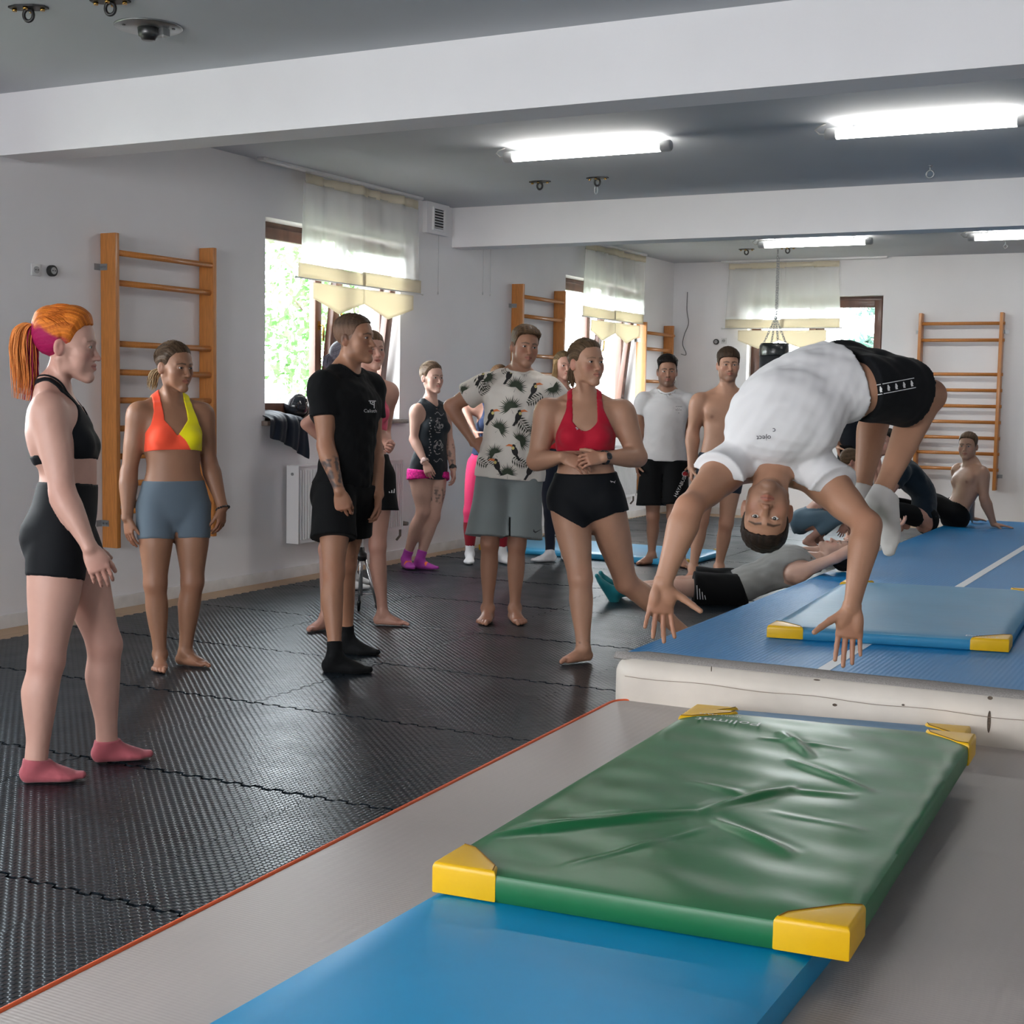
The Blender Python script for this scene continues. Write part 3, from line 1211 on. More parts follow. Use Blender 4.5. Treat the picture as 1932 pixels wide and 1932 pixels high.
def wear_tshirt(P, name='t_shirt', mat=None, hem_t=-.02, sleeve=.45, loose=.018, sl_loose=.016, neck_r=.062, flare=1.0, wr=.004, h=None, colour=None, hemtilt=None, neck_drop=.012, vneck=0, sleeves=True, collar=True):
    S, J, Bd, root = P
    k = Bd['k']
    h = h or S.get('hc', .0065)
    prims = [torso_sweep(Bd, lambda t: tuple(loose * k * np.array([1.0, 1.0, 1.0]) * (np.interp(t, [-.2, .1, .5, .8, .95, 1.05], [flare, flare, 1.1, .8, .45, .3]))), skirt=True)]
    core = Bd['torso'][1:]
    G_ = None
    lo, hi = bbox_of(prims + core)
    arms = []
    for s in 'lr':
        sh, el_ = J['s' + s], J['e' + s]
        ud = unit(el_ - sh)
        end = lerp(sh, el_, sleeve)
        A = k * S.get('arm', 1.0) * (1.0 if S['sex'] == 'm' else .86)
        if sleeves:
            b = bone(sh + ud * -.01, lerp(sh, el_, sleeve + .12), [(0, .058 * A + .3 * sl_loose), (.5, .056 * A + sl_loose), (1, .056 * A + sl_loose * 1.3)], k=.025 * k)
            arms.append(lim(b, hem(end, ud)))
    lo2, hi2 = bbox_of(prims + core + arms) if arms else (lo, hi)
    G = Grid(np.minimum(lo, lo2), np.maximum(hi, hi2), h)
    if S['sex'] == 'm':
        prims.append(ell(Bd['CF'](0, .035, -.17), [.165 * k, .092 * k, .15 * k], X=Bd['CF'].X, Y=Bd['CF'].Y, k=.03 * k))
    G.put(prims)
    G2 = Grid(G.lo, G.lo + (G.n - 1) * h, h)
    G2.put(core + Bd['arms'][0:1] + Bd['arms'][3:4] + [Bd['torso'][0]], grow=.02)
    n_ = np.minimum(G.n, G2.n)
    A_ = G.D[:n_[0], :n_[1], :n_[2]]
    B_ = G2.D[:n_[0], :n_[1], :n_[2]] - F32(.007)
    G.D[:n_[0], :n_[1], :n_[2]] = smin(A_, B_, .02)
    X, Y, Z = G.xyz()
    if wr:
        G.D += F32(wr) * snoise(X, Y, Z * F32(.55), 34, n=5, off=int(S['H'] * 1000) % 13).astype(F32) + F32(wr * .5) * snoise(X, Y, Z, 85, n=4, off=5).astype(F32)
    # arm holes when sleeveless
    if not sleeves and S.get('ah_arm'):
        for s in 'lr':
            G.clip(F32(.082 * k) - seg_dist(X, Y, Z, J['s' + s], J['e' + s]))
    elif not sleeves:
        for s, sg in (('r', 1), ('l', -1)):
            sh, el_ = J['s' + s], J['e' + s]
            q = Bd['CF'].inv(X, Y, Z)
            r = np.sqrt(((q[0] * sg - S.get('ahx', .175)) / .062) ** 2 + ((q[2] + .085) / .105) ** 2)
            G.clip((1 - r) * F32(.06 * k))
    bt = spine_pt(Bd, hem_t)
    bd = spine_dir(Bd, max(hem_t, 0.0)) if hemtilt is None else hemtilt
    G.clip(hem(bt, -bd)(X, Y, Z, G.D))
    if arms:
        G.put(arms)
    # neck opening
    nA = Bd['CF'](0, -.005, -.05)
    nB = lerp(Bd['CF'](0, -.005, .08), J['hf'](0, -.012, -.06), .4)
    nd = unit(nB - nA)
    t = dotp(X, Y, Z, nA, nd)
    q = Bd['CF'].inv(X, Y, Z)
    rad = np.sqrt(np.maximum(dotp(X, Y, Z, nA, Bd['CF'].X) ** 2 * .85 + (dotp(X, Y, Z, nA, Bd['CF'].Y) - F32(.012 * k)) ** 2, 1e-8))
    G.clip(np.minimum(F32(neck_r * k) - rad, t + F32(.02)))
    G.clip(q[2] * k - F32(.055 * k) + 0 * X)
    if vneck:
        G.clip(np.minimum(np.minimum((q[2] + vneck - np.abs(q[0]) * 1.6) * k, q[1] * k), .02))
    o = garment(name, root, G, mat, colour)
    if collar:
        # ribbed collar following the neck opening
        V = np.empty(len(o.data.vertices) * 3, np.float32)
        o.data.vertices.foreach_get('co', V)
        V = V.reshape(-1, 3).astype(float)
        cx = (V - nA) @ Bd['CF'].X
        cy = (V - nA) @ Bd['CF'].Y - .012 * k
        rd = np.sqrt(cx ** 2 * .85 + cy ** 2)
        hh_ = (V - nA) @ nd
        ok = (rd < neck_r * k + .010) & (hh_ > -.01)
        ang = np.arctan2(cy, cx)
        ring = []
        for i in range(28):
            a_ = -math.pi + 2 * math.pi * i / 28
            dif = np.abs((ang - a_ + math.pi) % (2 * math.pi) - math.pi)
            m_ = ok & (dif < .16)
            if m_.sum() < 2:
                continue
            j_ = np.where(m_)[0]
            ring.append(V[j_[np.argmax(hh_[j_] - .5 * dif[j_])]])
        if len(ring) > 16:
            R_ = np.array(ring)
            for _ in range(4):
                R_ = .25 * np.roll(R_, 1, 0) + .5 * R_ + .25 * np.roll(R_, -1, 0)
            mb = MB()
            mb.tube(list(R_) + [R_[0], R_[1]], .0078 * k, n=8, caps=False)
            mb.build('collar', mat, root)
    return o


def leg_ts(P, X, Y, Z):
    S, J, Bd, root = P
    q = Bd['PF'].inv(X, Y, Z)[0]
    out = []
    for s in 'lr':
        d = unit(J['k' + s] - J['h' + s])
        out.append(dotp(X, Y, Z, J['h' + s], d))
    return q, out[0], out[1]


def wear_shorts(P, name='shorts', mat=None, top=.2, leg=.5, off=.006, loose=0.0, flare=0.0, h=None, wr=.0, colour=None, deep=.0, hemn=None, legl=None, hem_up=0.0, hemz=None, groove=True):
    """tight (loose=0) or loose shorts / leggings; leg = fraction of the thigh covered (>1 goes down the shank)"""
    S, J, Bd, root = P
    k = Bd['k']
    h = h or S.get('hc', .0065)
    lmax = max([leg] + (list(legl.values()) if legl else []))
    core = [Bd['torso'][0]] + Bd['torso'][1:3] + (Bd['legs'] if lmax > 1 else [Bd['legs'][0], Bd['legs'][3]])
    extra = []
    lim_by_leg = {}
    for s, sg in (('l', -1), ('r', 1)):
        hp, kn_ = J['h' + s], J['k' + s]
        d = unit(kn_ - hp)
        lf = legl[s] if legl else leg
        L = np.linalg.norm(kn_ - hp)
        lim_by_leg[s] = lf * L
        if loose:
            G_ = k * S.get('leg', 1.0) * (1.0 if S['sex'] == 'm' else 1.05)
            e = lerp(hp, kn_, lf + .15)
            fwd = J.get('kf' + s, J['pf'])
            outv = Bd['PF'].X * sg * flare * .5
            extra.append(bone(hp - d * .02, e + outv, [(0, .09 * G_ + loose * .6), (.4, .088 * G_ + loose), (.7, .083 * G_ + loose * 1.3 + flare * .5), (1, .080 * G_ + loose * 1.6 + flare)], Y=fwd, k=.03 * k))
    if loose:
        extra.append(torso_sweep(Bd, loose * .6, None, .4))
    allp = core[:1] + extra
    pts = [J['hl'], J['hr'], spine_pt(Bd, top), spine_pt(Bd, -.17)]
    for s in 'lr':
        d = unit(J['k' + s] - J['h' + s])
        L = np.linalg.norm(J['k' + s] - J['h' + s])
        f_ = lim_by_leg[s]
        pts.append(J['h' + s] + d * min(f_, L))
        if f_ > L:
            pts.append(lerp(J['k' + s], J['a' + s], min((f_ - L) / np.linalg.norm(J['a' + s] - J['k' + s]), 1)))
    pts = np.array(pts)
    m = .19 * k + loose + flare
    G = Grid(pts.min(0) - m, pts.max(0) + m, h)
    G.put(core, grow=off + .01)
    G.D -= F32(off)
    if extra:
        G.put(extra)
    X, Y, Z = G.xyz()
    if wr:
        G.D += F32(wr) * snoise(X, Y, Z * F32(.5), 40, n=5, off=3).astype(F32)
    up = spine_dir(Bd, max(top, .05))
    cut_ = dotp(X, Y, Z, spine_pt(Bd, top), up)
    if min(unit(J['kl'] - J['hl']) @ up, 9) > -.6:
        # seated or folded: only cut where the trunk is nearer than the legs
        dt_ = seg_dist(X, Y, Z, spine_pt(Bd, .34), Bd['CF'].o)
        dg_ = np.minimum(seg_dist(X, Y, Z, lerp(J['hl'], J['kl'], .12), J['kl']), seg_dist(X, Y, Z, lerp(J['hr'], J['kr'], .12), J['kr']))
        cut_ = np.minimum(cut_, dg_ - dt_ + F32(.015))
    G.clip(cut_)
    q, tl, tr = leg_ts(P, X, Y, Z)
    qx_, qy_, qz_ = Bd['PF'].inv(X, Y, Z)
    if groove:
        cz_ = S.get('crotch', -.118)
        gl_ = np.clip((cz_ - qz_) / .012, 0, 1) * (.0045 if loose else .0075) - np.abs(qx_)
        G.clip(np.minimum(gl_, (cz_ - qz_)) * F32(k))
    if hemz is not None:
        zz = hemz[0] + (hemz[1] - hemz[0]) * np.clip(np.abs(qx_) / .17, 0, 1) ** .8
        G.clip((zz - qz_) * F32(k))
        return garment(name, root, G, mat, colour)
    # legs: below knee measured along the shank
    if max(lim_by_leg.values()) > np.linalg.norm(J['kl'] - J['hl']):
        for s in 'lr':
            L = np.linalg.norm(J['k' + s] - J['h' + s])
            f_ = lim_by_leg[s]
            if f_ > L:
                sd = unit(J['a' + s] - J['k' + s])
                near = np.sqrt(np.maximum(dotp(X, Y, Z, J['k' + s], Bd['PF'].X) ** 2, 0))
                tt = dotp(X, Y, Z, J['k' + s], sd) - F32(f_ - L)
                other = 'l' if s == 'r' else 'r'
                dl = seg_dist(X, Y, Z, J['k' + s], J['a' + s])
                do = seg_dist(X, Y, Z, J['k' + other], J['a' + other])
                dth = seg_dist(X, Y, Z, J['h' + s], lerp(J['h' + s], J['k' + s], .9))
                G.clip(np.where((dl < do) & (dl < dth), tt, -1))
    else:
        dl = seg_dist(X, Y, Z, J['hl'], J['kl'])
        dr = seg_dist(X, Y, Z, J['hr'], J['kr'])
        tcl = tl - F32(lim_by_leg['l'])
        tcr = tr - F32(lim_by_leg['r'])
        if hem_up:
            qx = Bd['PF'].inv(X, Y, Z)
            tcl = tcl + F32(hem_up) * np.clip((-qx[0] - .06) / .1, 0, 1)
            tcr = tcr + F32(hem_up) * np.clip((qx[0] - .06) / .1, 0, 1)
        tt = np.where(dl < dr, tcl, tcr)
        if loose:
            tt = tt + F32(deep) * np.clip((-G.D - F32(.005)) / F32(.010), 0, 1)
        G.clip(tt)
    return garment(name, root, G, mat, colour)


def seg_dist(X, Y, Z, A, B):
    d = np.asarray(B) - np.asarray(A)
    L2 = d @ d
    px, py, pz = X - F32(A[0]), Y - F32(A[1]), Z - F32(A[2])
    t = np.clip((px * F32(d[0]) + py * F32(d[1]) + pz * F32(d[2])) * F32(1 / L2), 0, 1)
    return np.sqrt((px - t * F32(d[0])) ** 2 + (py - t * F32(d[1])) ** 2 + (pz - t * F32(d[2])) ** 2)


def wear_bra(P, mat, name='sports_bra', lo_t=.60, top=-.135, strap=(.045, .085), off=.006, colour=None, back_top=-.13, h=None, scoop=.075, halter=False, arm_cut=.125, vshape=0):
    """band from spine fraction lo_t up; straps over the shoulders. local z in chest frame (neck = 0)"""
    S, J, Bd, root = P
    k = Bd['k']
    h = h or S.get('hc', .0055)
    core = Bd['torso']
    lo, hi = bbox_of(core)
    c0 = spine_pt(Bd, lo_t)
    ctr = .5 * (c0 + Bd['CF'].o)
    ext = np.array([.26, .26, .30]) * k
    G = Grid(np.maximum(lo, ctr - ext), np.minimum(hi + .02, ctr + ext), h)
    G.put(core, grow=off + .01)
    G.D -= F32(off)
    X, Y, Z = G.xyz()
    x, y, z = Bd['CF'].inv(X, Y, Z)
    ax = np.abs(x)
    # lower edge
    G.clip(-dotp(X, Y, Z, c0, spine_dir(Bd, lo_t)))
    # upper outline: front neckline between straps, arm cut outside
    s0, s1 = strap
    front = y > -.005
    if halter:
        cut_out = np.interp(z, [-.24, -.19, -.12, -.06, 0, .05], [.22, .17, .115, .075, .055, .05])
        inn = np.interp(z, [-.12, -.06, 0, .05], [.0, .030, .040, .034])
        ff = np.maximum(np.maximum(np.minimum(inn - ax, z - top), ax - cut_out), z + .045)
        fb = np.maximum(z - (-.225), -.02)
        w = np.clip((y + .005) / .006, 0, 1)
        fld = ff * w + fb * (1 - w)
    else:
        cut_out = np.interp(z, [-.24, -.19, -.12, -.05, .02], [.22, .17, arm_cut, s1 + .008, s1])
        cut_b = np.interp(z, [-.24, -.19, -.12, -.05, .02], [.22, .15, s1 + .01, s1 + .005, s1])
        zt = top + (vshape * ax / s0 if vshape else scoop * (ax / s0) ** 2 * .5)
        ff = np.maximum(np.minimum(s0 - ax, z - zt), ax - cut_out)
        fb = np.maximum(np.minimum(s0 * .9 - ax, z - back_top), ax - cut_b)
        w = np.clip((y + .005) / .006, 0, 1)
        fld = ff * w + fb * (1 - w)
    G.clip(fld * F32(k) + 0 * X)
    return garment(name, root, G, mat, colour)


def wear_strap(P, pts, width, mat, name='strap', off=.003):
    """flat strap lying on the body through chest-frame points"""
    S, J, Bd, root = P
    bo = [c for c in root.children if c.name.startswith('body')][0]
    org = np.array(root.location)
    co = np.empty(len(bo.data.vertices) * 3, np.float32)
    bo.data.vertices.foreach_get('co', co)
    co = co.reshape(-1, 3) + org
    bvh = BVHTree.FromPolygons([tuple(v) for v in co], [tuple(p.vertices) for p in bo.data.polygons])
    C = catmull([Bd['CF'](*p) for p in pts], 8)
    L = []
    for i, q in enumerate(C):
        loc, nor, _, _ = bvh.find_nearest(Vector(q))
        L.append((np.array(loc) + np.array(nor) * off, np.array(nor)))
    V, F_ = [], []
    for i, (p, n_) in enumerate(L):
        t = unit(L[min(i + 1, len(L) - 1)][0] - L[max(i - 1, 0)][0])
        w = np.cross(n_, t) * width / 2
        V += [p - w - n_ * .004, p - w, p + w, p + w - n_ * .004]
    for i in range(len(L) - 1):
        for j in range(3):
            F_.append((i * 4 + j, i * 4 + j + 1, i * 4 + j + 5, i * 4 + j + 4))
    return from_np(name, np.array(V), np.array(F_), mat, root, True)


def wear_socks(P, mat, high=.10, name='sock', off=.004, colour=None):
    S, J, Bd, root = P
    k = Bd['k']
    for s in 'lr':
        prims = [Bd['legs'][1 if s == 'r' else 4]] + Bd['feet'][s]
        an = J['a' + s]
        sd = unit(J['k' + s] - an)
        lo, hi = bbox_of(Bd['feet'][s], .03)
        lo = np.minimum(lo, an + sd * (high + .03) - .07)
        hi = np.maximum(hi, an + sd * (high + .03) + .07)
        G = Grid(lo, hi, S.get('hf', .005))
        G.put(prims, grow=off)
        G.D -= F32(off)
        X, Y, Z = G.xyz()
        G.clip(dotp(X, Y, Z, an + sd * high, sd))
        V, F = G.mesh()
        from_np(name, V, F, mat, root, True, colour(V, s) if colour else None)


def eye_meshes(F, root, iris=(.12, .07, .04), gaze=(0, 0), k=1.0):
    nu, nv = 20, 14
    for s in (-1, 1):
        c = F(s * .0315, .0740, .008)
        r = .0126 * F.k
        g = unit(F.Y + F.X * gaze[0] + F.Z * gaze[1])
        gx = unit(np.cross(g, F.Z))
        gz = np.cross(gx, g)
        V, C_ = [], []
        for i in range(nv + 1):
            th = math.pi * i / nv * (1 if i > nv // 2 else 1)
            for j in range(nu):
                p = 2 * math.pi * j / nu
                d = g * math.cos(th) + (gx * math.cos(p) + gz * math.sin(p)) * math.sin(th)
                V.append(c + r * d)
                C_.append((.012, .01, .01) if th < .25 else (iris if th < .50 else (.72, .69, .66)))
        Fc = []
        for i in range(nv):
            for j in range(nu):
                Fc.append((i * nu + j, (i + 1) * nu + j, (i + 1) * nu + (j + 1) % nu, i * nu + (j + 1) % nu))
        from_np('eye', V, Fc, material('eye', (.8, .8, .8), rough=.12, spec=.5, vcol=True), root, True, np.array(C_))


def wear_hair(P, style, col, col2=None, thick=.010, name='hair', line=None, h=None, strand=1.0, fade=None, top=0.0, part=0.0, fringe=0.0, lift=None, colfn=None, extra=None, clipfn=None):
    """style: 'short' (noise) | 'back' (combed to a tail)"""
    S, J, Bd, root = P
    F = J['hf']
    k = F.k
    h = h or 1.3 * S.get('hh', .0035)
    core = [Bd['head'][0], Bd['head'][1]]
    lo = F.o - .16 * k
    hi = F.o + .16 * k
    G = Grid(lo - .02, hi + .02, h)
    G.put(core, grow=.03)
    X, Y, Z = G.xyz()
    x, y, z = F.inv(X, Y, Z)
    msk = hairline_mask(x, y, z, line or S.get('hairline', 'm'))
    th = thick * np.clip((msk + .003) / .035, .08, 1)
    if fade is not None:      # thin at sides, thicker on top
        th = fade + (thick - fade) * np.clip((z - .045) / .05, 0, 1)
    th = th + top * np.clip((z - .07) / .05, 0, 1)
    if lift is not None:
        th = th + lift(x, y, z)
    if style == 'back':
        ang = np.arctan2(x, z + .02) + .05 * np.sin(y * 22) + .03 * np.sin(y * 61 + 2)
        st = .0006 * (np.sin(ang * 47 + 1) + np.sin(ang * 73.3 + 2) * .8 + np.sin(ang * 121.7) * .6 + .8 * np.sin(ang * 19.1 + 3))
    else:
        st = .0022 * snoise(x * 1.0, y * .6, z * 1.2, 230, n=6) + .0012 * snoise(x, y, z, 420, n=5, off=9)
    G.D -= ((th + st * strand) * k).astype(F32)
    G.clip(-(msk + .0025 * snoise(x, y, z, 300, n=5)) * k)
    if clipfn is not None:
        G.clip(clipfn(x, y, z) * k)
    if extra:
        G.put(extra)
    V, Fc = G.mesh()
    xl, yl, zl = F.inv(V[:, 0], V[:, 1], V[:, 2])
    ang = np.arctan2(xl, zl + .02)
    if style == 'back':
        ang = ang + .05 * np.sin(yl * 22) + .03 * np.sin(yl * 61 + 2)
        n = .55 + .17 * (np.sin(ang * 47 + 1) + np.sin(ang * 73.3 + 2) + np.sin(ang * 121.7) + np.sin(ang * 19.1 + 3) + .8 * np.sin(ang * 203))
    else:
        n = .5 + .5 * snoise(xl, yl * .5, zl, 260, n=5)
    n = np.clip(n, 0, 1)[:, None]
    c2 = np.array(col2 if col2 is not None else np.array(col) * .55)
    c = np.array(col)[None] * n + c2[None] * (1 - n)
    if colfn is not None:
        c = colfn(xl, yl, zl, c)
    return from_np(name, V, Fc, material('hair', (.1, .06, .04), rough=.55, spec=.14, vcol=True, bump=(300, .5, .003, (1, .15, 1))), root, True, c)


def tail(P, pts, radii, col, col2, n=60, name='ponytail', spread=1.0, colfn=None, seed=1, thin=.0022, wav=.006):
    """ponytail built from many thin strands along a guide"""
    S, J, Bd, root = P
    r_ = np.random.RandomState(seed)
    C = catmull(pts, 5)
    R = np.interp(np.linspace(0, 1, len(C)), np.linspace(0, 1, len(radii)), radii)
    mb_v, mb_f, mb_c = [], [], []
    base = 0
    for i in range(n):
        a = r_.rand() * 6.283
        rr = math.sqrt(r_.rand())
        ph = r_.rand() * 6
        L = int(len(C) * (.72 + .28 * r_.rand()))
        t_ = unit(C[-1] - C[0])
        x = unit(np.cross(t_, [.3, .9, .1]))
        y = np.cross(t_, x)
        w0 = r_.rand()
        cc = np.array(col) * w0 + np.array(col2) * (1 - w0)
        if colfn is not None:
            cc = colfn(a, rr, w0)
        m = 4
        for j in range(L):
            f = j / max(L - 1, 1)
            off = (math.cos(a) * x + math.sin(a) * y) * rr * R[j] + x * wav * math.sin(ph + f * 5) * f + y * wav * math.cos(ph * 1.7 + f * 4) * f
            p = C[j] + off
            rad = thin * spread * (1.0 if f < .75 else max(.25, (1 - f) * 4))
            tg = unit(C[min(j + 1, len(C) - 1)] - C[max(j - 1, 0)])
            u = unit(np.cross(tg, y))
            v = np.cross(tg, u)
            for q in range(m):
                t = 2 * math.pi * q / m
                mb_v.append(p + rad * (math.cos(t) * u + math.sin(t) * v))
                mb_c.append(cc)
        for j in range(L - 1):
            for q in range(m):
                mb_f.append((base + j * m + q, base + j * m + (q + 1) % m, base + (j + 1) * m + (q + 1) % m, base + (j + 1) * m + q))
        base += L * m
    return from_np(name, np.array(mb_v), np.array(mb_f), material('hair', (.1, .06, .04)), root, True, np.array(mb_c))


def strands(P, base, col, col2, n=150, thick=.013, seed=1, colfn=None, thin=.0011, name='hair_strands', a_max=1.25):
    """combed-back strands lying over the hair from the hairline to the tie"""
    S, J, Bd, root = P
    F = J['hf']
    r_ = np.random.RandomState(seed)
    c = np.array([0, -.018, .045])
    rad = np.array([.073, .094, .080])
    b = np.array(base, float) - c
    V, Fc, C_ = [], [], []
    for i in range(n):
        a = r_.uniform(-a_max, a_max)
        st = np.array([.070 * math.sin(a), .068 * math.cos(a) ** .8 if abs(a) < 1.5 else 0.0, .050 - .050 * (1 - math.cos(a))])
        st = st + r_.randn(3) * .004
        st[1] -= r_.rand() ** 2 * .06
        u0 = unit(st / rad)
        u1 = unit(b / rad)
        w0 = r_.rand()
        m, N = 4, 11
        lift = thick + r_.rand() ** 3 * .006 + .001
        k0 = len(V)
        cc = np.array(col) * w0 + np.array(col2) * (1 - w0)
        sw_ = r_.randn() * .05
        for j in range(N):
            t = j / (N - 1) * (.75 + .25 * r_.rand() if False else 1)
            u = unit(u0 * (1 - t) + u1 * t + np.array([0, 0, .18 * math.sin(math.pi * t)]) + np.array([sw_ * math.sin(math.pi * t), 0, 0]))
            p = c + u * (rad + lift * (.35 + .65 * math.sin(math.pi * min(1, .15 + t))))
            q = F(*p)
            d = unit(F(*(c + unit(u0 * (1 - t - .05) + u1 * (t + .05)) * rad)) - q)
            x = unit(np.cross(d, q - F(*c)))
            y = np.cross(d, x)
            rr = thin * (.4 + .6 * math.sin(math.pi * (.1 + .8 * t)))
            col_ = cc if colfn is None else colfn(p, cc, w0)
            for g in range(m):
                an = 2 * math.pi * g / m
                V.append(q + rr * (math.cos(an) * x + math.sin(an) * y))
                C_.append(col_)
        for j in range(N - 1):
            for g in range(m):
                Fc.append((k0 + j * m + g, k0 + j * m + (g + 1) % m, k0 + (j + 1) * m + (g + 1) % m, k0 + (j + 1) * m + g))
    return from_np(name, np.array(V), np.array(Fc), material('hair', (.1, .06, .04)), root, True, np.array(C_))


def decal(root, target, polys, origin, ux, uy, dirn, mat, name, off=.0015, res=None):
    """flat outlines laid on a surface: polys are lists of 2D points (metres) in the plane origin + a*ux + b*uy, dropped along dirn"""
    bvh = BVHTree.FromPolygons([tuple(v.co) for v in target.data.vertices], [tuple(p.vertices) for p in target.data.polygons])
    bm = bmesh.new()
    dv = Vector(dirn).normalized()
    for poly in polys:
        vs_ = [bm.verts.new((a, b, 0)) for a, b in poly]
        try:
            bm.faces.new(vs_)
        except Exception:
            pass
    bmesh.ops.triangulate(bm, faces=bm.faces)
    if res:
        for _ in range(6):
            es = [e for e in bm.edges if e.calc_length() > res]
            if not es:
                break
            bmesh.ops.subdivide_edges(bm, edges=es, cuts=1)
            bmesh.ops.triangulate(bm, faces=[f for f in bm.faces if len(f.verts) > 3])
    kill = []
    for v in bm.verts:
        q = Vector(origin) + Vector(ux) * v.co.x + Vector(uy) * v.co.y
        hit = bvh.ray_cast(q, dv, .6)
        if hit[0] is None:
            kill.append(v)
        else:
            v.co = hit[0] - dv * off
    if kill:
        bmesh.ops.delete(bm, geom=kill, context='VERTS')
    if len(bm.faces) == 0:
        bm.free()
        return None
    for f in bm.faces:
        f.smooth = True
    bmesh.ops.recalc_face_normals(bm, faces=bm.faces)
    me = bpy.data.meshes.new(name)
    bm.to_mesh(me)
    bm.free()
    # face outwards
    me.materials.append(mat)
    o = bpy.data.objects.new(name, me)
    return link(o, root)


def text_polys(txt, size, w=None):
    """outline polygons of a text in metres, via a font curve -> mesh"""
    cu = bpy.data.curves.new('lettering', 'FONT')
    cu.body = txt
    cu.size = size
    cu.resolution_u = 2
    cu.align_x = 'CENTER'
    ob = bpy.data.objects.new('lettering', cu)
    COL.objects.link(ob)
    dg = bpy.context.evaluated_depsgraph_get()
    me = bpy.data.meshes.new_from_object(ob.evaluated_get(dg))
    polys = [[(me.vertices[i].co.x, me.vertices[i].co.y) for i in p.vertices] for p in me.polygons]
    if w:
        xs = [q[0] for p in polys for q in p]
        f = w / (max(xs) - min(xs))
        polys = [[(a * f, b * f) for a, b in p] for p in polys]
    bpy.data.objects.remove(ob, do_unlink=True)
    bpy.data.curves.remove(cu)
    bpy.data.meshes.remove(me)
    return polys


def make_person(S, label, J=None):
    if J is None:
        J = resolve(S)
    Bd = body(J, S)
    k = Bd['k']
    near = S.get('near', True)
    hb = S.get('hb', .0098 if near else .0125)
    hh = S.get('hh', .0031 if near else .0048)
    hn = S.get('hn', .0041 if near else .0055)
    S.setdefault('hh', hh)
    S.setdefault('hc', .0072 if near else .0098)
    S.setdefault('hf', .0050 if near else .0064)
    root = empty('person', tuple(.5 * (J['al'] + J['ar'])))
    bpy.context.view_layer.update()
    org = np.array(root.location)
    tag(root, label, 'person')
    parts = []
    core = Bd['torso'] + Bd['legs'] + Bd['arms'] + Bd['neck']
    lo, hi = bbox_of(core)
    G = Grid(lo, hi, hb)
    G.put(core)
    parts.append(G.mesh())
    F = J['hf']
    nb = Bd['CF'].o
    nt = F(0, -.012, -.045)
    nd = unit(nt - nb)
    cutp = lerp(nb, nt, .3)
    G = Grid(F.o - .155 * F.k, F.o + .155 * F.k, hh)
    if S.get('headcut', True):
        pr = Bd['torso'] + Bd['neck'] + Bd['head']
    G.put(pr)
    parts.append(G.mesh(keep=lambda V: ((V - cutp) @ nd > 0) & (np.linalg.norm((V - nb) - ((V - nb) @ nd)[:, None] * nd, axis=1) < .14 * k)))
    for s in 'lr':
        hp_, wr, d = Bd['hands'][s]
        fo = Bd['arms'][2 if s == 'r' else 5]
        lo, hi = bbox_of(hp_)
        G = Grid(lo, hi, hn)
        G.put([fo] + hp_)
        dd = unit(J['w' + s] - J['e' + s])
        parts.append(G.mesh(keep=lambda V: (V - wr) @ dd > -.012))
        if not S.get('socks'):
            pr = [Bd['legs'][1 if s == 'r' else 4]] + Bd['feet'][s]
            lo, hi = bbox_of(Bd['feet'][s])
            q_ = J['a' + s] + unit(J['k' + s] - J['a' + s]) * .10
            lo, hi = np.minimum(lo, q_ - .05), np.maximum(hi, q_ + .05)
            G = Grid(lo, hi, S['hf'])
            G.put(pr)
            sd_ = unit(J['k' + s] - J['a' + s])
            parts.append(G.mesh(keep=lambda V: (V - J['a' + s]) @ sd_ < .085))
    nbody = len(parts[0][0])
    V, Fc = join_vf(parts)
    c = skin_cols(V, S, J, Bd)
    n0, n1 = nbody, nbody + len(parts[1][0])
    c[n0:n1] = face_cols(V[n0:n1], c[n0:n1], S, F)
    o = from_np('body', V - org, Fc, M_skin(), root, True, np.clip(c, 0, 1))
    P = (S, J, Bd, root)
    before = set(root.children)
    eye_meshes(F, root, S.get('iris', (.10, .06, .035)), S.get('gaze', (0, 0)))
    S['dress'](P)
    for ch in root.children_recursive:
        if ch not in before and ch.type == 'MESH':
            me = ch.data
            n = len(me.vertices)
            co = np.empty(n * 3, np.float32)
            me.vertices.foreach_get('co', co)
            co = co.reshape(-1, 3) - org.astype(np.float32)
            me.vertices.foreach_set('co', co.ravel())
            me.update()
    return root
# ------------------------------------------------------------------ the room
CEIL, XR, YB, YF = 3.08, 9.6, -3.6, 16.42
M_wall = material('white_plaster', (.80, .79, .80), rough=.9, spec=.2, noise=(1.4, .03), bump=(60, .06, .003))
M_ceil = material('ceiling_paint', (.52, .54, .57), rough=.9, spec=.2, noise=(1.0, .03))
M_base = material('white_trim', (.70, .69, .68), rough=.6, noise=(9, .08))
M_wood = material('window_wood', srgb(92, 58, 44), rough=.45, noise=(14, .25, (1, 1, .1)), coat=.2)
M_beech = material('beech_wood', srgb(190, 122, 58), rough=.42, noise=(22, .16, (6, 6, .5)), coat=.25)
M_steel = material('galvanised_steel', (.36, .37, .38), rough=.45, metal=.9)
M_blackm = material('black_metal', (.015, .015, .016), rough=.4, spec=.5)
M_white = material('white_enamel', (.80, .79, .79), rough=.35)


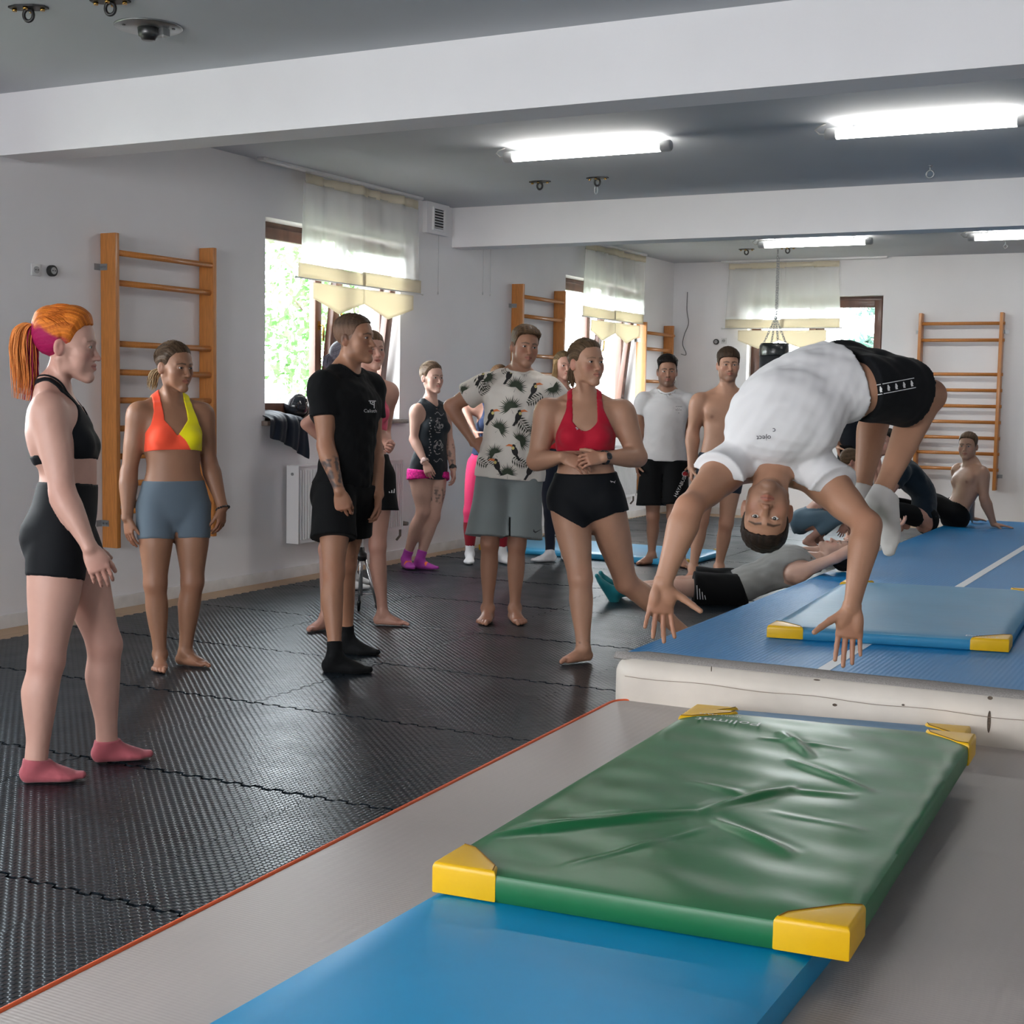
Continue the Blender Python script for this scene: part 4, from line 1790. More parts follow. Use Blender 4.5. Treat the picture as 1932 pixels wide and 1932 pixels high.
def floor_wood():
    m = bpy.data.materials.new('laminate_floor')
    m.use_nodes = True
    n, l = m.node_tree.nodes, m.node_tree.links
    b = n['Principled BSDF']
    tc = n.new('ShaderNodeTexCoord')
    mp = n.new('ShaderNodeMapping')
    mp.inputs['Rotation'].default_value = (0, 0, math.pi / 2)
    br = n.new('ShaderNodeTexBrick')
    br.inputs['Scale'].default_value = 1.0
    br.inputs['Brick Width'].default_value = 1.2
    br.inputs['Row Height'].default_value = .19
    br.inputs['Mortar Size'].default_value = .002
    br.inputs['Color1'].default_value = (*srgb(178, 146, 112), 1)
    br.inputs['Color2'].default_value = (*srgb(196, 164, 128), 1)
    br.inputs['Mortar'].default_value = (*srgb(120, 90, 62), 1)
    l.new(tc.outputs['Object'], mp.inputs[0])
    l.new(mp.outputs[0], br.inputs['Vector'])
    l.new(br.outputs['Color'], b.inputs['Base Color'])
    b.inputs['Roughness'].default_value = .4
    return m


def wall_with_holes(name, axis, pos, thick, u0, u1, z0, z1, holes, mat):
    """axis 'x': wall plane x=pos, solid towards -thick side; holes [(a,b,za,zb)] along the other axis"""
    us = sorted({u0, u1, *[h[0] for h in holes], *[h[1] for h in holes]})
    zs = sorted({z0, z1, *[h[2] for h in holes], *[h[3] for h in holes]})
    bm = bmesh.new()
    solid = {}
    for i in range(len(us) - 1):
        for j in range(len(zs) - 1):
            cu, cz = (us[i] + us[i + 1]) / 2, (zs[j] + zs[j + 1]) / 2
            solid[i, j] = not any(h[0] < cu < h[1] and h[2] < cz < h[3] for h in holes)
    p0, p1 = pos, pos - thick

    def P(p, u, z):
        return (p, u, z) if axis == 'x' else (u, p, z)
    cache = {}

    def V(p, u, z):
        k_ = (round(p, 4), round(u, 4), round(z, 4))
        if k_ not in cache:
            cache[k_] = bm.verts.new(P(p, u, z))
        return cache[k_]
    for (i, j), s in solid.items():
        if not s:
            continue
        a, b, c, d = us[i], us[i + 1], zs[j], zs[j + 1]
        for p in (p0, p1):
            bm.faces.new([V(p, a, c), V(p, b, c), V(p, b, d), V(p, a, d)])
        for (di, dj, e) in ((-1, 0, ((a, c), (a, d))), (1, 0, ((b, c), (b, d))), (0, -1, ((a, c), (b, c))), (0, 1, ((a, d), (b, d)))):
            if not solid.get((i + di, j + dj), False):
                (ua, za), (ub, zb) = e
                bm.faces.new([V(p0, ua, za), V(p1, ua, za), V(p1, ub, zb), V(p0, ub, zb)])
    bmesh.ops.recalc_face_normals(bm, faces=bm.faces)
    me = bpy.data.meshes.new(name)
    bm.to_mesh(me)
    bm.free()
    me.materials.append(mat)
    o = bpy.data.objects.new(name, me)
    link(o)
    tag(o, kind='structure')
    return o


WZ0, WZ1 = 1.20, 2.685
WIN_L = [(-1.9, -.05, WZ0, WZ1), (3.15, 5.0, WZ0, WZ1), (8.29, 10.13, WZ0, WZ1), (13.34, 15.28, WZ0, WZ1)]  # first opening is unseen, added to light people from the camera side
WIN_F = [(.97, 2.59, WZ0, 2.645)]
WIN_FILL_B = [(1.2, 2.9, WZ0, WZ1), (4.2, 5.4, WZ0, WZ1)]  # unseen back wall openings, added and sized as fill light
wall_with_holes('wall_left', 'x', 0.0, .42, YB - .42, YF + .42, 0, CEIL + .2, WIN_L, M_wall)
wall_with_holes('wall_far', 'y', YF, -.42, 0, XR, 0, CEIL + .2, WIN_F, M_wall)
wall_with_holes('wall_back', 'y', YB, .42, 0, XR, 0, CEIL + .2, WIN_FILL_B, M_wall)
wall_with_holes('wall_right', 'x', XR, -.3, YB - .42, YF + .42, 0, CEIL + .2, [], M_wall)
tag(MB().box((0, YB, -.15), (XR, YF, 0)).build('floor', floor_wood()), kind='structure')
tag(MB().box((0, YB, CEIL), (XR, YF, CEIL + .2)).build('ceiling', M_ceil), kind='structure')
tag(MB().box((0, 5.82, 2.735), (XR, 6.07, CEIL)).build('trim_1', M_wall), kind='structure')
tag(MB().box((0, 10.98, 2.73), (XR, 11.23, CEIL)).build('trim_2', M_wall), kind='structure')
tag(MB().box((0, YB, 0), (.016, YF, .08)).build('baseboard_left', M_base, bevel=.003), kind='structure')
tag(MB().box((.016, YF - .016, 0), (XR, YF, .08)).build('baseboard_far', M_base, bevel=.003), kind='structure')

# light from the sky enters through the openings (portals only guide sampling)
def portal(c, sx, sy, rot):
    a = bpy.data.lights.new('window_portal', 'AREA')
    a.shape = 'RECTANGLE'
    a.size, a.size_y = sx, sy
    a.cycles.is_portal = True
    o = bpy.data.objects.new('window_portal', a)
    o.location = c
    o.rotation_euler = rot
    COL.objects.link(o)


for a, b, c, d in WIN_L:
    portal((-.38, (a + b) / 2, (c + d) / 2), b - a, d - c, (math.pi / 2, 0, -math.pi / 2))
for a, b, c, d in WIN_F:
    portal(((a + b) / 2, YF + .38, (c + d) / 2), b - a, d - c, (-math.pi / 2, 0, 0))
for a, b, c, d in WIN_FILL_B:
    portal(((a + b) / 2, YB - .38, (c + d) / 2), b - a, d - c, (math.pi / 2, 0, 0))


def glass_mat():
    m = bpy.data.materials.new('window_glass')
    m.use_nodes = True
    n, l = m.node_tree.nodes, m.node_tree.links
    n.clear()
    o = n.new('ShaderNodeOutputMaterial')
    t = n.new('ShaderNodeBsdfTransparent')
    t.inputs[0].default_value = (.95, .97, .97, 1)
    g = n.new('ShaderNodeBsdfGlossy')
    g.inputs['Roughness'].default_value = .02
    mx = n.new('ShaderNodeMixShader')
    mx.inputs[0].default_value = .06
    l.new(t.outputs[0], mx.inputs[1])
    l.new(g.outputs[0], mx.inputs[2])
    l.new(mx.outputs[0], o.inputs[0])
    return m


M_glass = glass_mat()
M_brass = material('brass', srgb(190, 150, 80), rough=.25, metal=1)
M_sill = material('stone_sill', srgb(118, 104, 96), rough=.5, noise=(70, .25))


def bar_frame(mb, w, h, t, dep, fn):
    """four bars of a frame of size w x h, bar width t"""
    for (a0, a1, b0, b1) in ((0, t, 0, h), (w - t, w, 0, h), (t, w - t, 0, t), (t, w - t, h - t, h)):
        mb.prism([(a0, b0), (a1, b0), (a1, b1), (a0, b1)], 0, dep, fn)
    return mb


def window(n, a, b, z0, z1, wall='x', pos=0.0, tilt=(0, 0), inward=1):
    """two-casement timber window; frame set back in the reveal. returns root"""
    W, H = b - a, z1 - z0
    back = .24
    if wall == 'x':
        fn0 = lambda u, v, d: (pos - (back - d) * inward, a + u, z0 + v)
    else:
        fn0 = lambda u, v, d: (a + u, pos - (back - d) * inward, z0 + v)
    root = empty('window_%d' % n, fn0(W / 2, 0, 0))
    tag(root, kind='structure')
    org = Vector(fn0(W / 2, 0, 0))
    bpy.context.view_layer.update()

    def rel(fn):
        return lambda u, v, d: tuple(Vector(fn(u, v, d)) - org)
    m = MB()
    bar_frame(m, W, H, .055, .07, rel(fn0))
    m.prism([(W / 2 - .03, .055), (W / 2 + .03, .055), (W / 2 + .03, H - .055), (W / 2 - .03, H - .055)], 0, .05, rel(fn0))
    m.build('window_frame', M_wood, root, bevel=.004)
    for i in range(2):
        u0 = .045 if i == 0 else W / 2 + .012
        w = W / 2 - .057
        h = H - .09
        t = math.radians(tilt[i])

        def fs(u, v, d, u0=u0, t=t):
            dd = .035 + d * math.cos(t) + v * math.sin(t)
            vv = .045 + v * math.cos(t) - d * math.sin(t)
            return fn0(u0 + u, vv, dd)
        m = MB()
        bar_frame(m, w, h, .085, .06, rel(fs))
        s = m.build('sash', M_wood, root, bevel=.006)
        m = MB()
        m.prism([(.08, .08), (w - .08, .08), (w - .08, h - .08), (.08, h - .08)], .026, .034, rel(fs))
        m.build('pane', M_glass, s)
        hu = w - .042 if i == 0 else .042
        m = MB()
        m.prism([(hu - .014, h * .5 - .035), (hu + .014, h * .5 - .035), (hu + .014, h * .5 + .035), (hu - .014, h * .5 + .035)], .06, .068, rel(fs))
        dn = -1 if i == 0 else 1
        m.tube([rel(fs)(hu, h * .5, .066), rel(fs)(hu, h * .5, .10), rel(fs)(hu, h * .5 + dn * .02, .108), rel(fs)(hu, h * .5 + dn * .12, .105)], .0095, n=10)
        m.build('handle', M_brass, s)
    return root


w1 = window(1, 8.29, 10.13, WZ0, WZ1, tilt=(0, 7))
window(2, 13.34, 15.28, WZ0, WZ1, tilt=(0, 7))
window(3, .97, 2.59, WZ0, 2.645, wall='y', pos=YF, inward=-1)
window(4, 3.15, 5.0, WZ0, WZ1)
for i, (a, b, c, d) in enumerate(WIN_L[1:]):
    s = MB().box((-.25, a - .04, c - .035), (.055, b + .07, c)).build('trim_%d' % (3 + i), M_sill, bevel=.005)
    tag(s, kind='structure')
s = MB().box((.93, YF - .055, WZ0 - .035), (2.63, YF + .25, WZ0)).build('trim_6', M_sill, bevel=.005)
tag(s, kind='structure')

# ------------------------------------------------------------------ outside: ground, fence, trees
tag(MB().box((-30, -12, -.6), (-.5, 45, -.5)).build('ground_outside', material('lawn', srgb(72, 80, 62), rough=.95, noise=(.6, .2))), kind='structure')
tag(MB().box((-.5, 17, -.6), (30, 45, -.5)).build('ground_outside_far', material('lawn', (.2, .25, .1))), kind='structure')
fr = empty('metal_fence', (-3.2, 10.6, -.5))
tag(fr, 'dark metal fence with vertical bars outside the nearest window', 'fence')
M_fence = material('fence_metal', (.06, .065, .07), rough=.5)
pk = None
for i in range(60):
    y = -3.0 + i * .14
    if pk is None:
        pk = MB().tube([(0, 0, 0), (0, 0, 1.95), (0, 0, 2.05)], [.011, .011, .002], n=8).build('picket', M_fence, fr)
        pk.location = (0, y, 0)
    else:
        dup(pk, fr, (0, y, 0))
for z in (.25, 1.75):
    MB().box((-.015, -3.05, z), (.015, 5.35, z + .04)).build('rail', M_fence, fr)


def tree(name, loc, h, rad, nleaf, col, label, conifer=False, seed=0, leaf=.09):
    r = np.random.RandomState(seed)
    root = empty(name, loc)
    tag(root, label, 'tree')
    bark = material('bark', srgb(92, 76, 62), rough=.9, noise=(12, .3))
    m = MB()
    m.tube([(0, 0, 0), (.05, .02, h * .4), (0, .05, h * .8), (.02, 0, h)], [.13, .10, .06, .01], n=8)
    V, F_ = [], []
    tips = []
    if conifer:
        nb = 64
        for i in range(nb):
            z = h * (.12 + .86 * i / nb)
            a = r.rand() * 6.28
            L = rad * (1 - .82 * i / nb) * (.8 + .3 * r.rand())
            p0 = np.array([0, 0, z])
            p1 = p0 + np.array([math.cos(a) * L, math.sin(a) * L, -.12 * L])
            m.tube([p0, .5 * (p0 + p1) + [0, 0, .05], p1], [.02, .013, .004], n=5, caps=False)
            tips.append((p0, p1))
        for i in range(nleaf):
            p0, p1 = tips[r.randint(nb)]
            t = .2 + .8 * r.rand()
            c = p0 + (p1 - p0) * t + r.randn(3) * [.05, .05, .03]
            d = unit((p1 - p0) * .6 + r.randn(3) * .5 * np.linalg.norm(p1 - p0))
            s = unit(np.cross(d, r.randn(3)))
            L = leaf * (.7 + .6 * r.rand())
            b = len(V)
            V += [c, c + d * L * .5 + s * L * .16, c + d * L, c + d * L * .5 - s * L * .16]
            F_.append((b, b + 1, b + 2, b + 3))
    else:
        for i in range(nleaf):
            u = unit(r.randn(3))
            q = u * rad * (.35 + .65 * r.rand() ** .5) * [1, 1, .8]
            c = np.array([0, 0, h * .72]) + q
            c += .25 * rad * np.array([math.sin(c[2] * 3 + seed), math.cos(c[0] * 4), math.sin(c[1] * 3)])
            d = unit(r.randn(3) + [0, 0, -.3])
            s = unit(np.cross(d, r.randn(3)))
            L = leaf * (.7 + .6 * r.rand())
            b = len(V)
            V += [c, c + d * L * .5 + s * L * .3, c + d * L, c + d * L * .5 - s * L * .3]
            F_.append((b, b + 1, b + 2, b + 3))
        for i in range(9):
            u = unit(r.randn(3) * [1, 1, .5] + [0, 0, .6])
            m.tube([(0, 0, h * .4), np.array([0, 0, h * .5]) + u * rad * .5, np.array([0, 0, h * .6]) + u * rad * .9], [.05, .03, .008], n=6, caps=False)
    m.build('trunk', bark, root)
    lf = from_np('foliage', np.array(V), np.array(F_), material('leaf_%d' % seed, col, rough=.6, noise=(2, .15)), root, False)
    tag(lf, kind='stuff')
    return root


tree('broadleaf_tree', (-9.5, 14.5, -.5), 5.2, 3.0, 16000, srgb(104, 150, 92), 'leafy tree outside the nearest left window', seed=1, leaf=.11)
tree('broadleaf_tree', (-9.5, 24.0, -.5), 5.0, 2.6, 8000, srgb(112, 155, 96), 'leafy tree outside the second left window', seed=2, leaf=.18)
tree('spruce_tree', (2.1, 20.6, -.5), 5.6, 2.5, 9000, srgb(88, 118, 108), 'blue green spruce outside the far window', conifer=True, seed=3, leaf=.16)
# ------------------------------------------------------------------ curtains
def sheer_mat():
    m = bpy.data.materials.new('sheer_voile')
    m.use_nodes = True
    n, l = m.node_tree.nodes, m.node_tree.links
    n.clear()
    o = n.new('ShaderNodeOutputMaterial')
    t = n.new('ShaderNodeBsdfTransparent')
    d = n.new('ShaderNodeBsdfDiffuse')
    d.inputs[0].default_value = (.95, .955, .94, 1)
    tr = n.new('ShaderNodeBsdfTranslucent')
    tr.inputs[0].default_value = (.95, .955, .94, 1)
    a = n.new('ShaderNodeMixShader')
    a.inputs[0].default_value = .68
    l.new(d.outputs[0], a.inputs[1])
    l.new(tr.outputs[0], a.inputs[2])
    mx = n.new('ShaderNodeMixShader')
    mx.inputs[0].default_value = .50
    l.new(t.outputs[0], mx.inputs[1])
    l.new(a.outputs[0], mx.inputs[2])
    l.new(mx.outputs[0], o.inputs[0])
    return m


def cream_mat():
    m = bpy.data.materials.new('cream_cloth')
    m.use_nodes = True
    n, l = m.node_tree.nodes, m.node_tree.links
    n.clear()
    o = n.new('ShaderNodeOutputMaterial')
    d = n.new('ShaderNodeBsdfDiffuse')
    d.inputs[0].default_value = (*srgb(236, 228, 208), 1)
    tr = n.new('ShaderNodeBsdfTranslucent')
    tr.inputs[0].default_value = (*srgb(236, 228, 208), 1)
    a = n.new('ShaderNodeMixShader')
    a.inputs[0].default_value = .35
    l.new(d.outputs[0], a.inputs[1])
    l.new(tr.outputs[0], a.inputs[2])
    l.new(a.outputs[0], o.inputs[0])
    return m


M_sheer, M_cream = sheer_mat(), cream_mat()
M_rail = material('rail_white', (.75, .75, .75), rough=.4)


def sheet(name, fn, nu, nv, mat, parent):
    V, F_ = [], []
    for j in range(nv + 1):
        for i in range(nu + 1):
            V.append(fn(i / nu, j / nv))
    for j in range(nv):
        for i in range(nu):
            a = j * (nu + 1) + i
            F_.append((a, a + 1, a + nu + 2, a + nu + 1))
    o = from_np(name, np.array(V), np.array(F_), mat, parent, True)
    md = o.modifiers.new('thickness', 'SOLIDIFY')
    md.thickness = .0015
    return o


def curtain(label, a, b, wall='x', pos=0.0, sgn=1, zr=3.05, zb=2.375, seed=1, rail=(0, 0), wide=.03):
    r = random.Random(seed)
    off = .085
    if wall == 'x':
        P = lambda u, d, z: np.array([pos + sgn * (off + d), u, z])
    else:
        P = lambda u, d, z: np.array([u, pos + sgn * (off + d), z])
    root = empty('cafe_curtain', tuple(P((a + b) / 2, 0, zb - .3)))
    org = np.array(P((a + b) / 2, 0, zb - .3))
    tag(root, label, 'curtain')
    Q = lambda u, d, z: tuple(P(u, d, z) - org)
    ph = [r.random() * 6 for _ in range(4)]
    wav = lambda u, z: .018 * math.sin(u * 9 + ph[0]) + .010 * math.sin(u * 23 + ph[1]) + .006 * math.sin(u * 41 + ph[2] + z)
    mid = (a + b) / 2
    for i, (u0, u1) in enumerate(((a, mid + .03), (mid - .02, b))):
        fn = lambda s, t, u0=u0, u1=u1: Q(u0 + (u1 - u0) * s + (wide if u0 == a else -wide) * -(1 - t) * (1 - s if u0 == a else s), wav(u0 + (u1 - u0) * s, t), zb + (zr - .06 - zb) * t)
        sheet('sheer_panel', fn, 44, 10, M_sheer, root)
        fh = lambda s, t, u0=u0, u1=u1: Q(u0 + (u1 - u0) * s, wav(u0 + (u1 - u0) * s, 1) * 1.5 + .004, zr - .075 + .07 * t)
        sheet('heading_tape', fh, 44, 2, M_cream, root)
        zz = zb
        fb = lambda s, t, u0=u0, u1=u1: Q(u0 - wide * (1 if u0 == a else 0) + (u1 - u0 + wide) * s, .005 + .004 * math.sin(s * 9), zz - .105 + .11 * t - (.012 if u0 == a else 0) * s)
        sheet('lower_band', fb, 24, 3, M_cream, root)
        # pennant
        w0, w1 = u0 + (.14 if i == 0 else .0), u1 - (.05 if i == 0 else .12)
        tip = .5 * (w0 + w1)

        def fp(s, t, w0=w0, w1=w1, tip=tip):
            u = w0 + (w1 - w0) * s
            low = .12 + .10 * (1 - abs(u - tip) / ((w1 - w0) / 2))
            return Q(u, .02 + .006 * math.sin(s * 7 + i), zz - .132 - low * (1 - t))
        sheet('pennant', fp, 24, 6, M_cream, root)
    m = MB()
    m.tube([Q(a - .07, .012, zb - .108), Q(b + .05, .012, zb - .108)], .006, n=8)
    for e in (a - .07, b + .05):
        m.lathe([(.001, -.012), (.010, -.006), (.011, 0), (.010, .006), (.001, .012)], Q(e, .012, zb - .108), n=10)
    m.build('rod', M_rail, root)
    rl = MB()
    lo, hi = Q(rail[0], -.03, zr + .008), Q(rail[1], .03, CEIL)
    rl.box(np.minimum(lo, hi), np.maximum(lo, hi))
    rl.build('ceiling_rail', M_rail, root, bevel=.003)
    return root


curtain('sheer curtain with cream pennants at the nearest left window', 8.60, 10.28, seed=2, rail=(8.12, 10.30))
c2a = on_x(1104, 480, .085)[1]
c2b = on_x(1214, 492, .085)[1]
curtain('sheer curtain with cream pennants at the second left window', c2a, c2b, seed=5, rail=(c2a - .45, c2b + .05))
c3a = on_y(1376, 510, YF - .085)[0]
c3b = on_y(1584, 505, YF - .085)[0]
curtain('sheer curtain with cream pennants behind the punching bag', c3a, c3b, wall='y', pos=YF, sgn=-1, seed=9, rail=(c3a - .1, c3b + .55))

# ------------------------------------------------------------------ wall bars
RUNG_Z = [2.265, 2.080, 1.700, 1.522, 1.345, 1.167, .990, .815, .638]
rung_me = None


def wall_bars(label, loc, rotz, w=.93, dz=0.0):
    global rung_me
    root = empty('wall_bars', (loc[0], loc[1], .41 + dz))
    root.rotation_euler = (0, 0, rotz)
    tag(root, label, 'wall bars')
    z0 = .41
    for y in (0, w):
        MB().box((.004, y - .018, 0), (.128, y + .018, 1.975)).build('upright', M_beech, root, bevel=.004)
    for z in RUNG_Z:
        d = .012 if z == RUNG_Z[0] else 0
        if rung_me is None:
            prof = [(.019 * math.cos(t), .0155 * math.sin(t)) for t in [6.2832 * i / 14 for i in range(14)]]
            m = MB().prism(prof, .012, w - .012, lambda a, b, h: (b, h, a))
            rung = m.build('rung', M_beech, root)
            for p in rung.data.polygons:
                p.use_smooth = len(p.vertices) == 4
            rung_me = rung.data
        else:
            rung = bpy.data.objects.new('rung', rung_me)
            link(rung, root)
        rung.location = (.098 + d, 0, z - z0)
    for z in (2.175, .565):
        for y, s in ((-.018, -1), (w + .018, 1)):
            m = MB()
            m.box((.0005, min(y, y + s * .05), z - z0 - .02), (.004, max(y, y + s * .05), z - z0 + .02))
            m.box((.0005, min(y, y + s * .004), z - z0 - .02), (.062, max(y, y + s * .004), z - z0 + .02))
            for q in (.018, .045):
                m.lathe([(.006, 0), (.006, .003)], (q, y + s * .004, z - z0), n=8, axis='y')
            m.build('wall_bracket', M_steel, root)
    return root


wall_bars('wooden wall bars at the left wall behind the tanned woman', (0, 6.645, 0), 0)
wall_bars('wooden wall bars behind the toucan shirt man', (0, 12.15, 0), 0, dz=.11)
wall_bars('wooden wall bars in the far left corner', (0, 15.28, 0), 0, dz=-.09, w=.86)
wall_bars('wooden wall bars on the far wall behind the seated bare chested man', (3.045, YF, 0), -math.pi / 2, dz=.04, w=.88)


# ------------------------------------------------------------------ radiators
def radiator(label, y0, y1, z0=.275, z1=.86):
    root = empty('radiator', (.03, y0, z0))
    tag(root, label, 'radiator')
    W, H = y1 - y0, z1 - z0
    # fluted front panel
    n = int(W / .033)
    V, F_ = [], []
    prof = []
    for i in range(n):
        u = W * i / n
        for (f, d) in ((.0, 0), (.25, 0), (.4, -.007), (.75, -.007), (.9, 0)):
            prof.append((u + f * W / n, .11 + d))
    prof.append((W, .11))
    for u, d in prof:
        V += [(d, u, .03), (d, u, H - .03)]
    for i in range(len(prof) - 1):
        F_.append((2 * i, 2 * i + 2, 2 * i + 3, 2 * i + 1))
    m = MB()
    m.add(V, F_)
    m.box((.0, .002, .0), (.102, W - .002, H - .005))
    m.build('panel', M_white, root)
    for y in (-.004, W):
        MB().box((.0, y, .0), (.112, y + .004, H)).build('side_cover', M_white, root)
    g = MB()
    for i in range(int(W / .02)):
        g.box((.012, i * .02 + .004, H - .004), (.098, i * .02 + .012, H + .004))
    g.box((.0, 0, H - .006), (.012, W, H + .006)).box((.098, 0, H - .006), (.112, W, H + .006))
    g.build('top_grille', M_white, root)
    v = MB()
    v.tube([(.055, W + .004, .06), (.055, W + .05, .06), (.055, W + .05, -.06), (.02, W + .05, -.10)], .011, n=10)
    v.tube([(.055, W + .05, .045), (.09, W + .05, .045), (.13, W + .05, .045)], [.018, .02, .016], n=12)
    v.build('valve', material('valve_metal', (.25, .22, .2), rough=.4, metal=.7), root)
    p = MB().lathe([(.012, -.004), (.012, .008), (.006, .010)], (.055, -.005, H - .06), n=12, axis='y')
    p.build('vent_plug', M_steel, root)
    for y in (.15, W - .15):
        MB().box((-.03, y - .02, H * .3), (.0, y + .02, H * .8)).build('bracket', M_steel, root)
    return root


radiator('white panel radiator under the nearest left window', 8.52, 9.98)
radiator('white panel radiator under the second left window', 13.55, 15.05)


# ------------------------------------------------------------------ ceiling lights, mounts, vent, sockets
M_tube = material('led_diffuser', (.9, .9, .9), rough=.5, emit=((1.0, .965, .90), LED))


def batten(label, x0, x1, y, wire=1):
    root = empty('ceiling_light', ((x0 + x1) / 2, y, CEIL))
    tag(root, label, 'light')
    L = (x1 - x0) / 2
    z = -.062
    MB().tube([(-L + .05, 0, z), (L - .05, 0, z)], .034, n=20).build('diffuser', M_tube, root)
    for s in (-1, 1):
        e = MB()
        e.tube([(s * (L - .05), 0, z), (s * (L - .045), 0, z), (s * (L + .01), 0, z), (s * (L + .02), 0, z)], [.034, .037, .037, .03], n=16)
        e.build('end_cap', material('grey_plastic', (.42, .42, .42), rough=.5), root)
        c = MB().box((s * (L - .16) - .012, -.02, z + .03), (s * (L - .16) + .012, .02, 0))
        c.build('clip', M_steel, root)
    w = MB().tube([(wire * -(L + .01), 0, z), (wire * -(L + .06), .01, z + .004), (wire * -(L + .085), .0, z + .03), (wire * -(L + .06), -.01, z + .045), (wire * -(L + .02), 0, .0)], .005, n=8)
    w.build('cable', material('white_cable', (.6, .6, .58), rough=.5), root)
    return root


batten('lit tube light on the ceiling nearest the left window', 1.90, 3.06, 8.46)
batten('lit tube light at the upper right, nearest the camera', 4.09, 5.22, 8.46)
batten('lit tube light above the punching bag', 1.82, 2.96, 14.20)
batten('lit tube light at the right edge over the far wall bars', 3.92, 5.05, 14.20)


def mount(label, x, y, extra=None, rot=0):
    root = empty('ceiling_mount', (x, y, CEIL))
    root.rotation_euler = (0, 0, rot)
    tag(root, label, 'mount')
    m = MB()
    m.prism([(-.085, -.02), (-.04, -.045), (.04, -.045), (.085, -.02), (.085, .02), (.04, .045), (-.04, .045), (-.085, .02)], -.008, 0, lambda a, b, h: (a, b, h))
    m.build('plate', M_blackm, root)
    b = MB()
    for p, q in ((-.065, 0), (.065, 0), (0, -.03), (0, .03)):
        b.lathe([(.011, -.020), (.011, -.008)], (p, q, 0), n=6)
    b.build('bolt', M_brass, root)
    t = [(.022 * math.sin(a), 0, -.036 + .026 * math.cos(a)) for a in [6.2832 * i / 20 for i in range(21)]]
    MB().tube(t, .008, n=8, caps=False).build('eye', M_blackm, root)
    if extra:
        t = [(.012 * math.sin(a) - .01, .0, -.092 + .034 * math.cos(a)) for a in [6.2832 * i / 20 for i in range(21)]]
        MB().tube(t, .004, n=8, caps=False).build('carabiner', M_steel, root)
    return root


mount('black eye plate at the top left corner of the ceiling', 1.60, 4.56, rot=.35)
mount('black eye plate cut by the top edge of the picture', 2.01, 4.63, rot=.35)
mount('black ceiling eye plate, left of the pair before the second beam', 1.44, 9.86)
mount('black ceiling eye plate with a hanging carabiner', 1.935, 9.85, extra=1)
mount('black ceiling eye plate left of the punching bag chain', 1.37, 15.10)
mount('black ceiling eye plate right of the punching bag chain', 1.845, 15.08)


def eye_hook(label, x, y, r=.026):
    o = MB()
    t = [(r * math.sin(a), 0, -.035 - r + r * math.cos(a)) for a in [6.2832 * i / 22 for i in range(23)]]
    o.tube(t, .0055, n=8, caps=False)
    o.tube([(0, 0, -.04), (0, 0, 0)], .006, n=8)
    o.lathe([(.015, -.006), (.015, 0)], (0, 0, 0), n=12)
    ob = o.build('eye_hook', M_steel)
    ob.location = (x, y, CEIL)
    tag(ob, label, 'hook')
    return ob


eye_hook('steel ring hook below the upper right tube light', 4.34, 10.20)
eye_hook('small steel hook at the far right of the ceiling', 4.10, 15.20, .018)

# round steel plate with a socket
pr = empty('ceiling_plate', (1.855, 5.035, CEIL))
tag(pr, 'round steel cover plate with a socket on the front ceiling', 'ceiling plate')
M_plate = material('brushed_steel', (.30, .31, .31), rough=.35, metal=.9)
MB().lathe([(.001, -.008), (.150, -.008), (.155, -.004), (.155, 0)], n=40).build('disc', M_plate, pr)
MB().lathe([(.001, -.062), (.03, -.062), (.036, -.05), (.045, -.045), (.05, -.008)], n=20).build('socket', material('dark_steel', (.09, .09, .09), rough=.35, metal=.8), pr)
MB().box((-.06, .015, -.04), (.075, .06, -.008)).build('bracket', M_plate, pr)
s = None
for a in (.5, 2.6, 4.2):
    MB().lathe([(.008, -.012), (.008, -.008)], (.115 * math.cos(a), .115 * math.sin(a), 0), n=8).build('screw', material('dark_steel', (.1, .1, .1)), pr)

# wall vent
vr = empty('air_vent', (.0, 10.66, 2.94))
tag(vr, 'square white air vent with dark slots below the second beam', 'vent')
MB().box((.0, -.19, -.13), (.045, .19, .138)).build('duct_box', M_wall, vr)
v = MB()
for (a0, a1, b0, b1) in ((-.105, -.085, -.10, .10), (.085, .105, -.10, .10), (-.085, .085, -.10, -.085), (-.085, .085, .085, .10)):
    v.box((.045, a0, b0), (.062, a1, b1))
v.build('vent_frame', M_white, vr)
MB().box((.0455, -.085, -.085), (.047, .085, .085)).build('vent_back', material('vent_dark', (.03, .03, .03), rough=.8), vr)
sl = None
for i in range(7):
    if sl is None:
        sl = MB().add([(.048, -.085, .0), (.060, -.085, -.010), (.060, .085, -.010), (.048, .085, .0), (.048, -.085, .003), (.060, -.085, -.007), (.060, .085, -.007), (.048, .085, .003)], [(0, 1, 2, 3), (4, 7, 6, 5), (0, 4, 5, 1), (1, 5, 6, 2), (2, 6, 7, 3), (3, 7, 4, 0)]).build('slat', M_white, vr)
        sl.location = (0, 0, -.07)
    else:
        dup(sl, vr, (0, 0, -.07 + .024 * i))


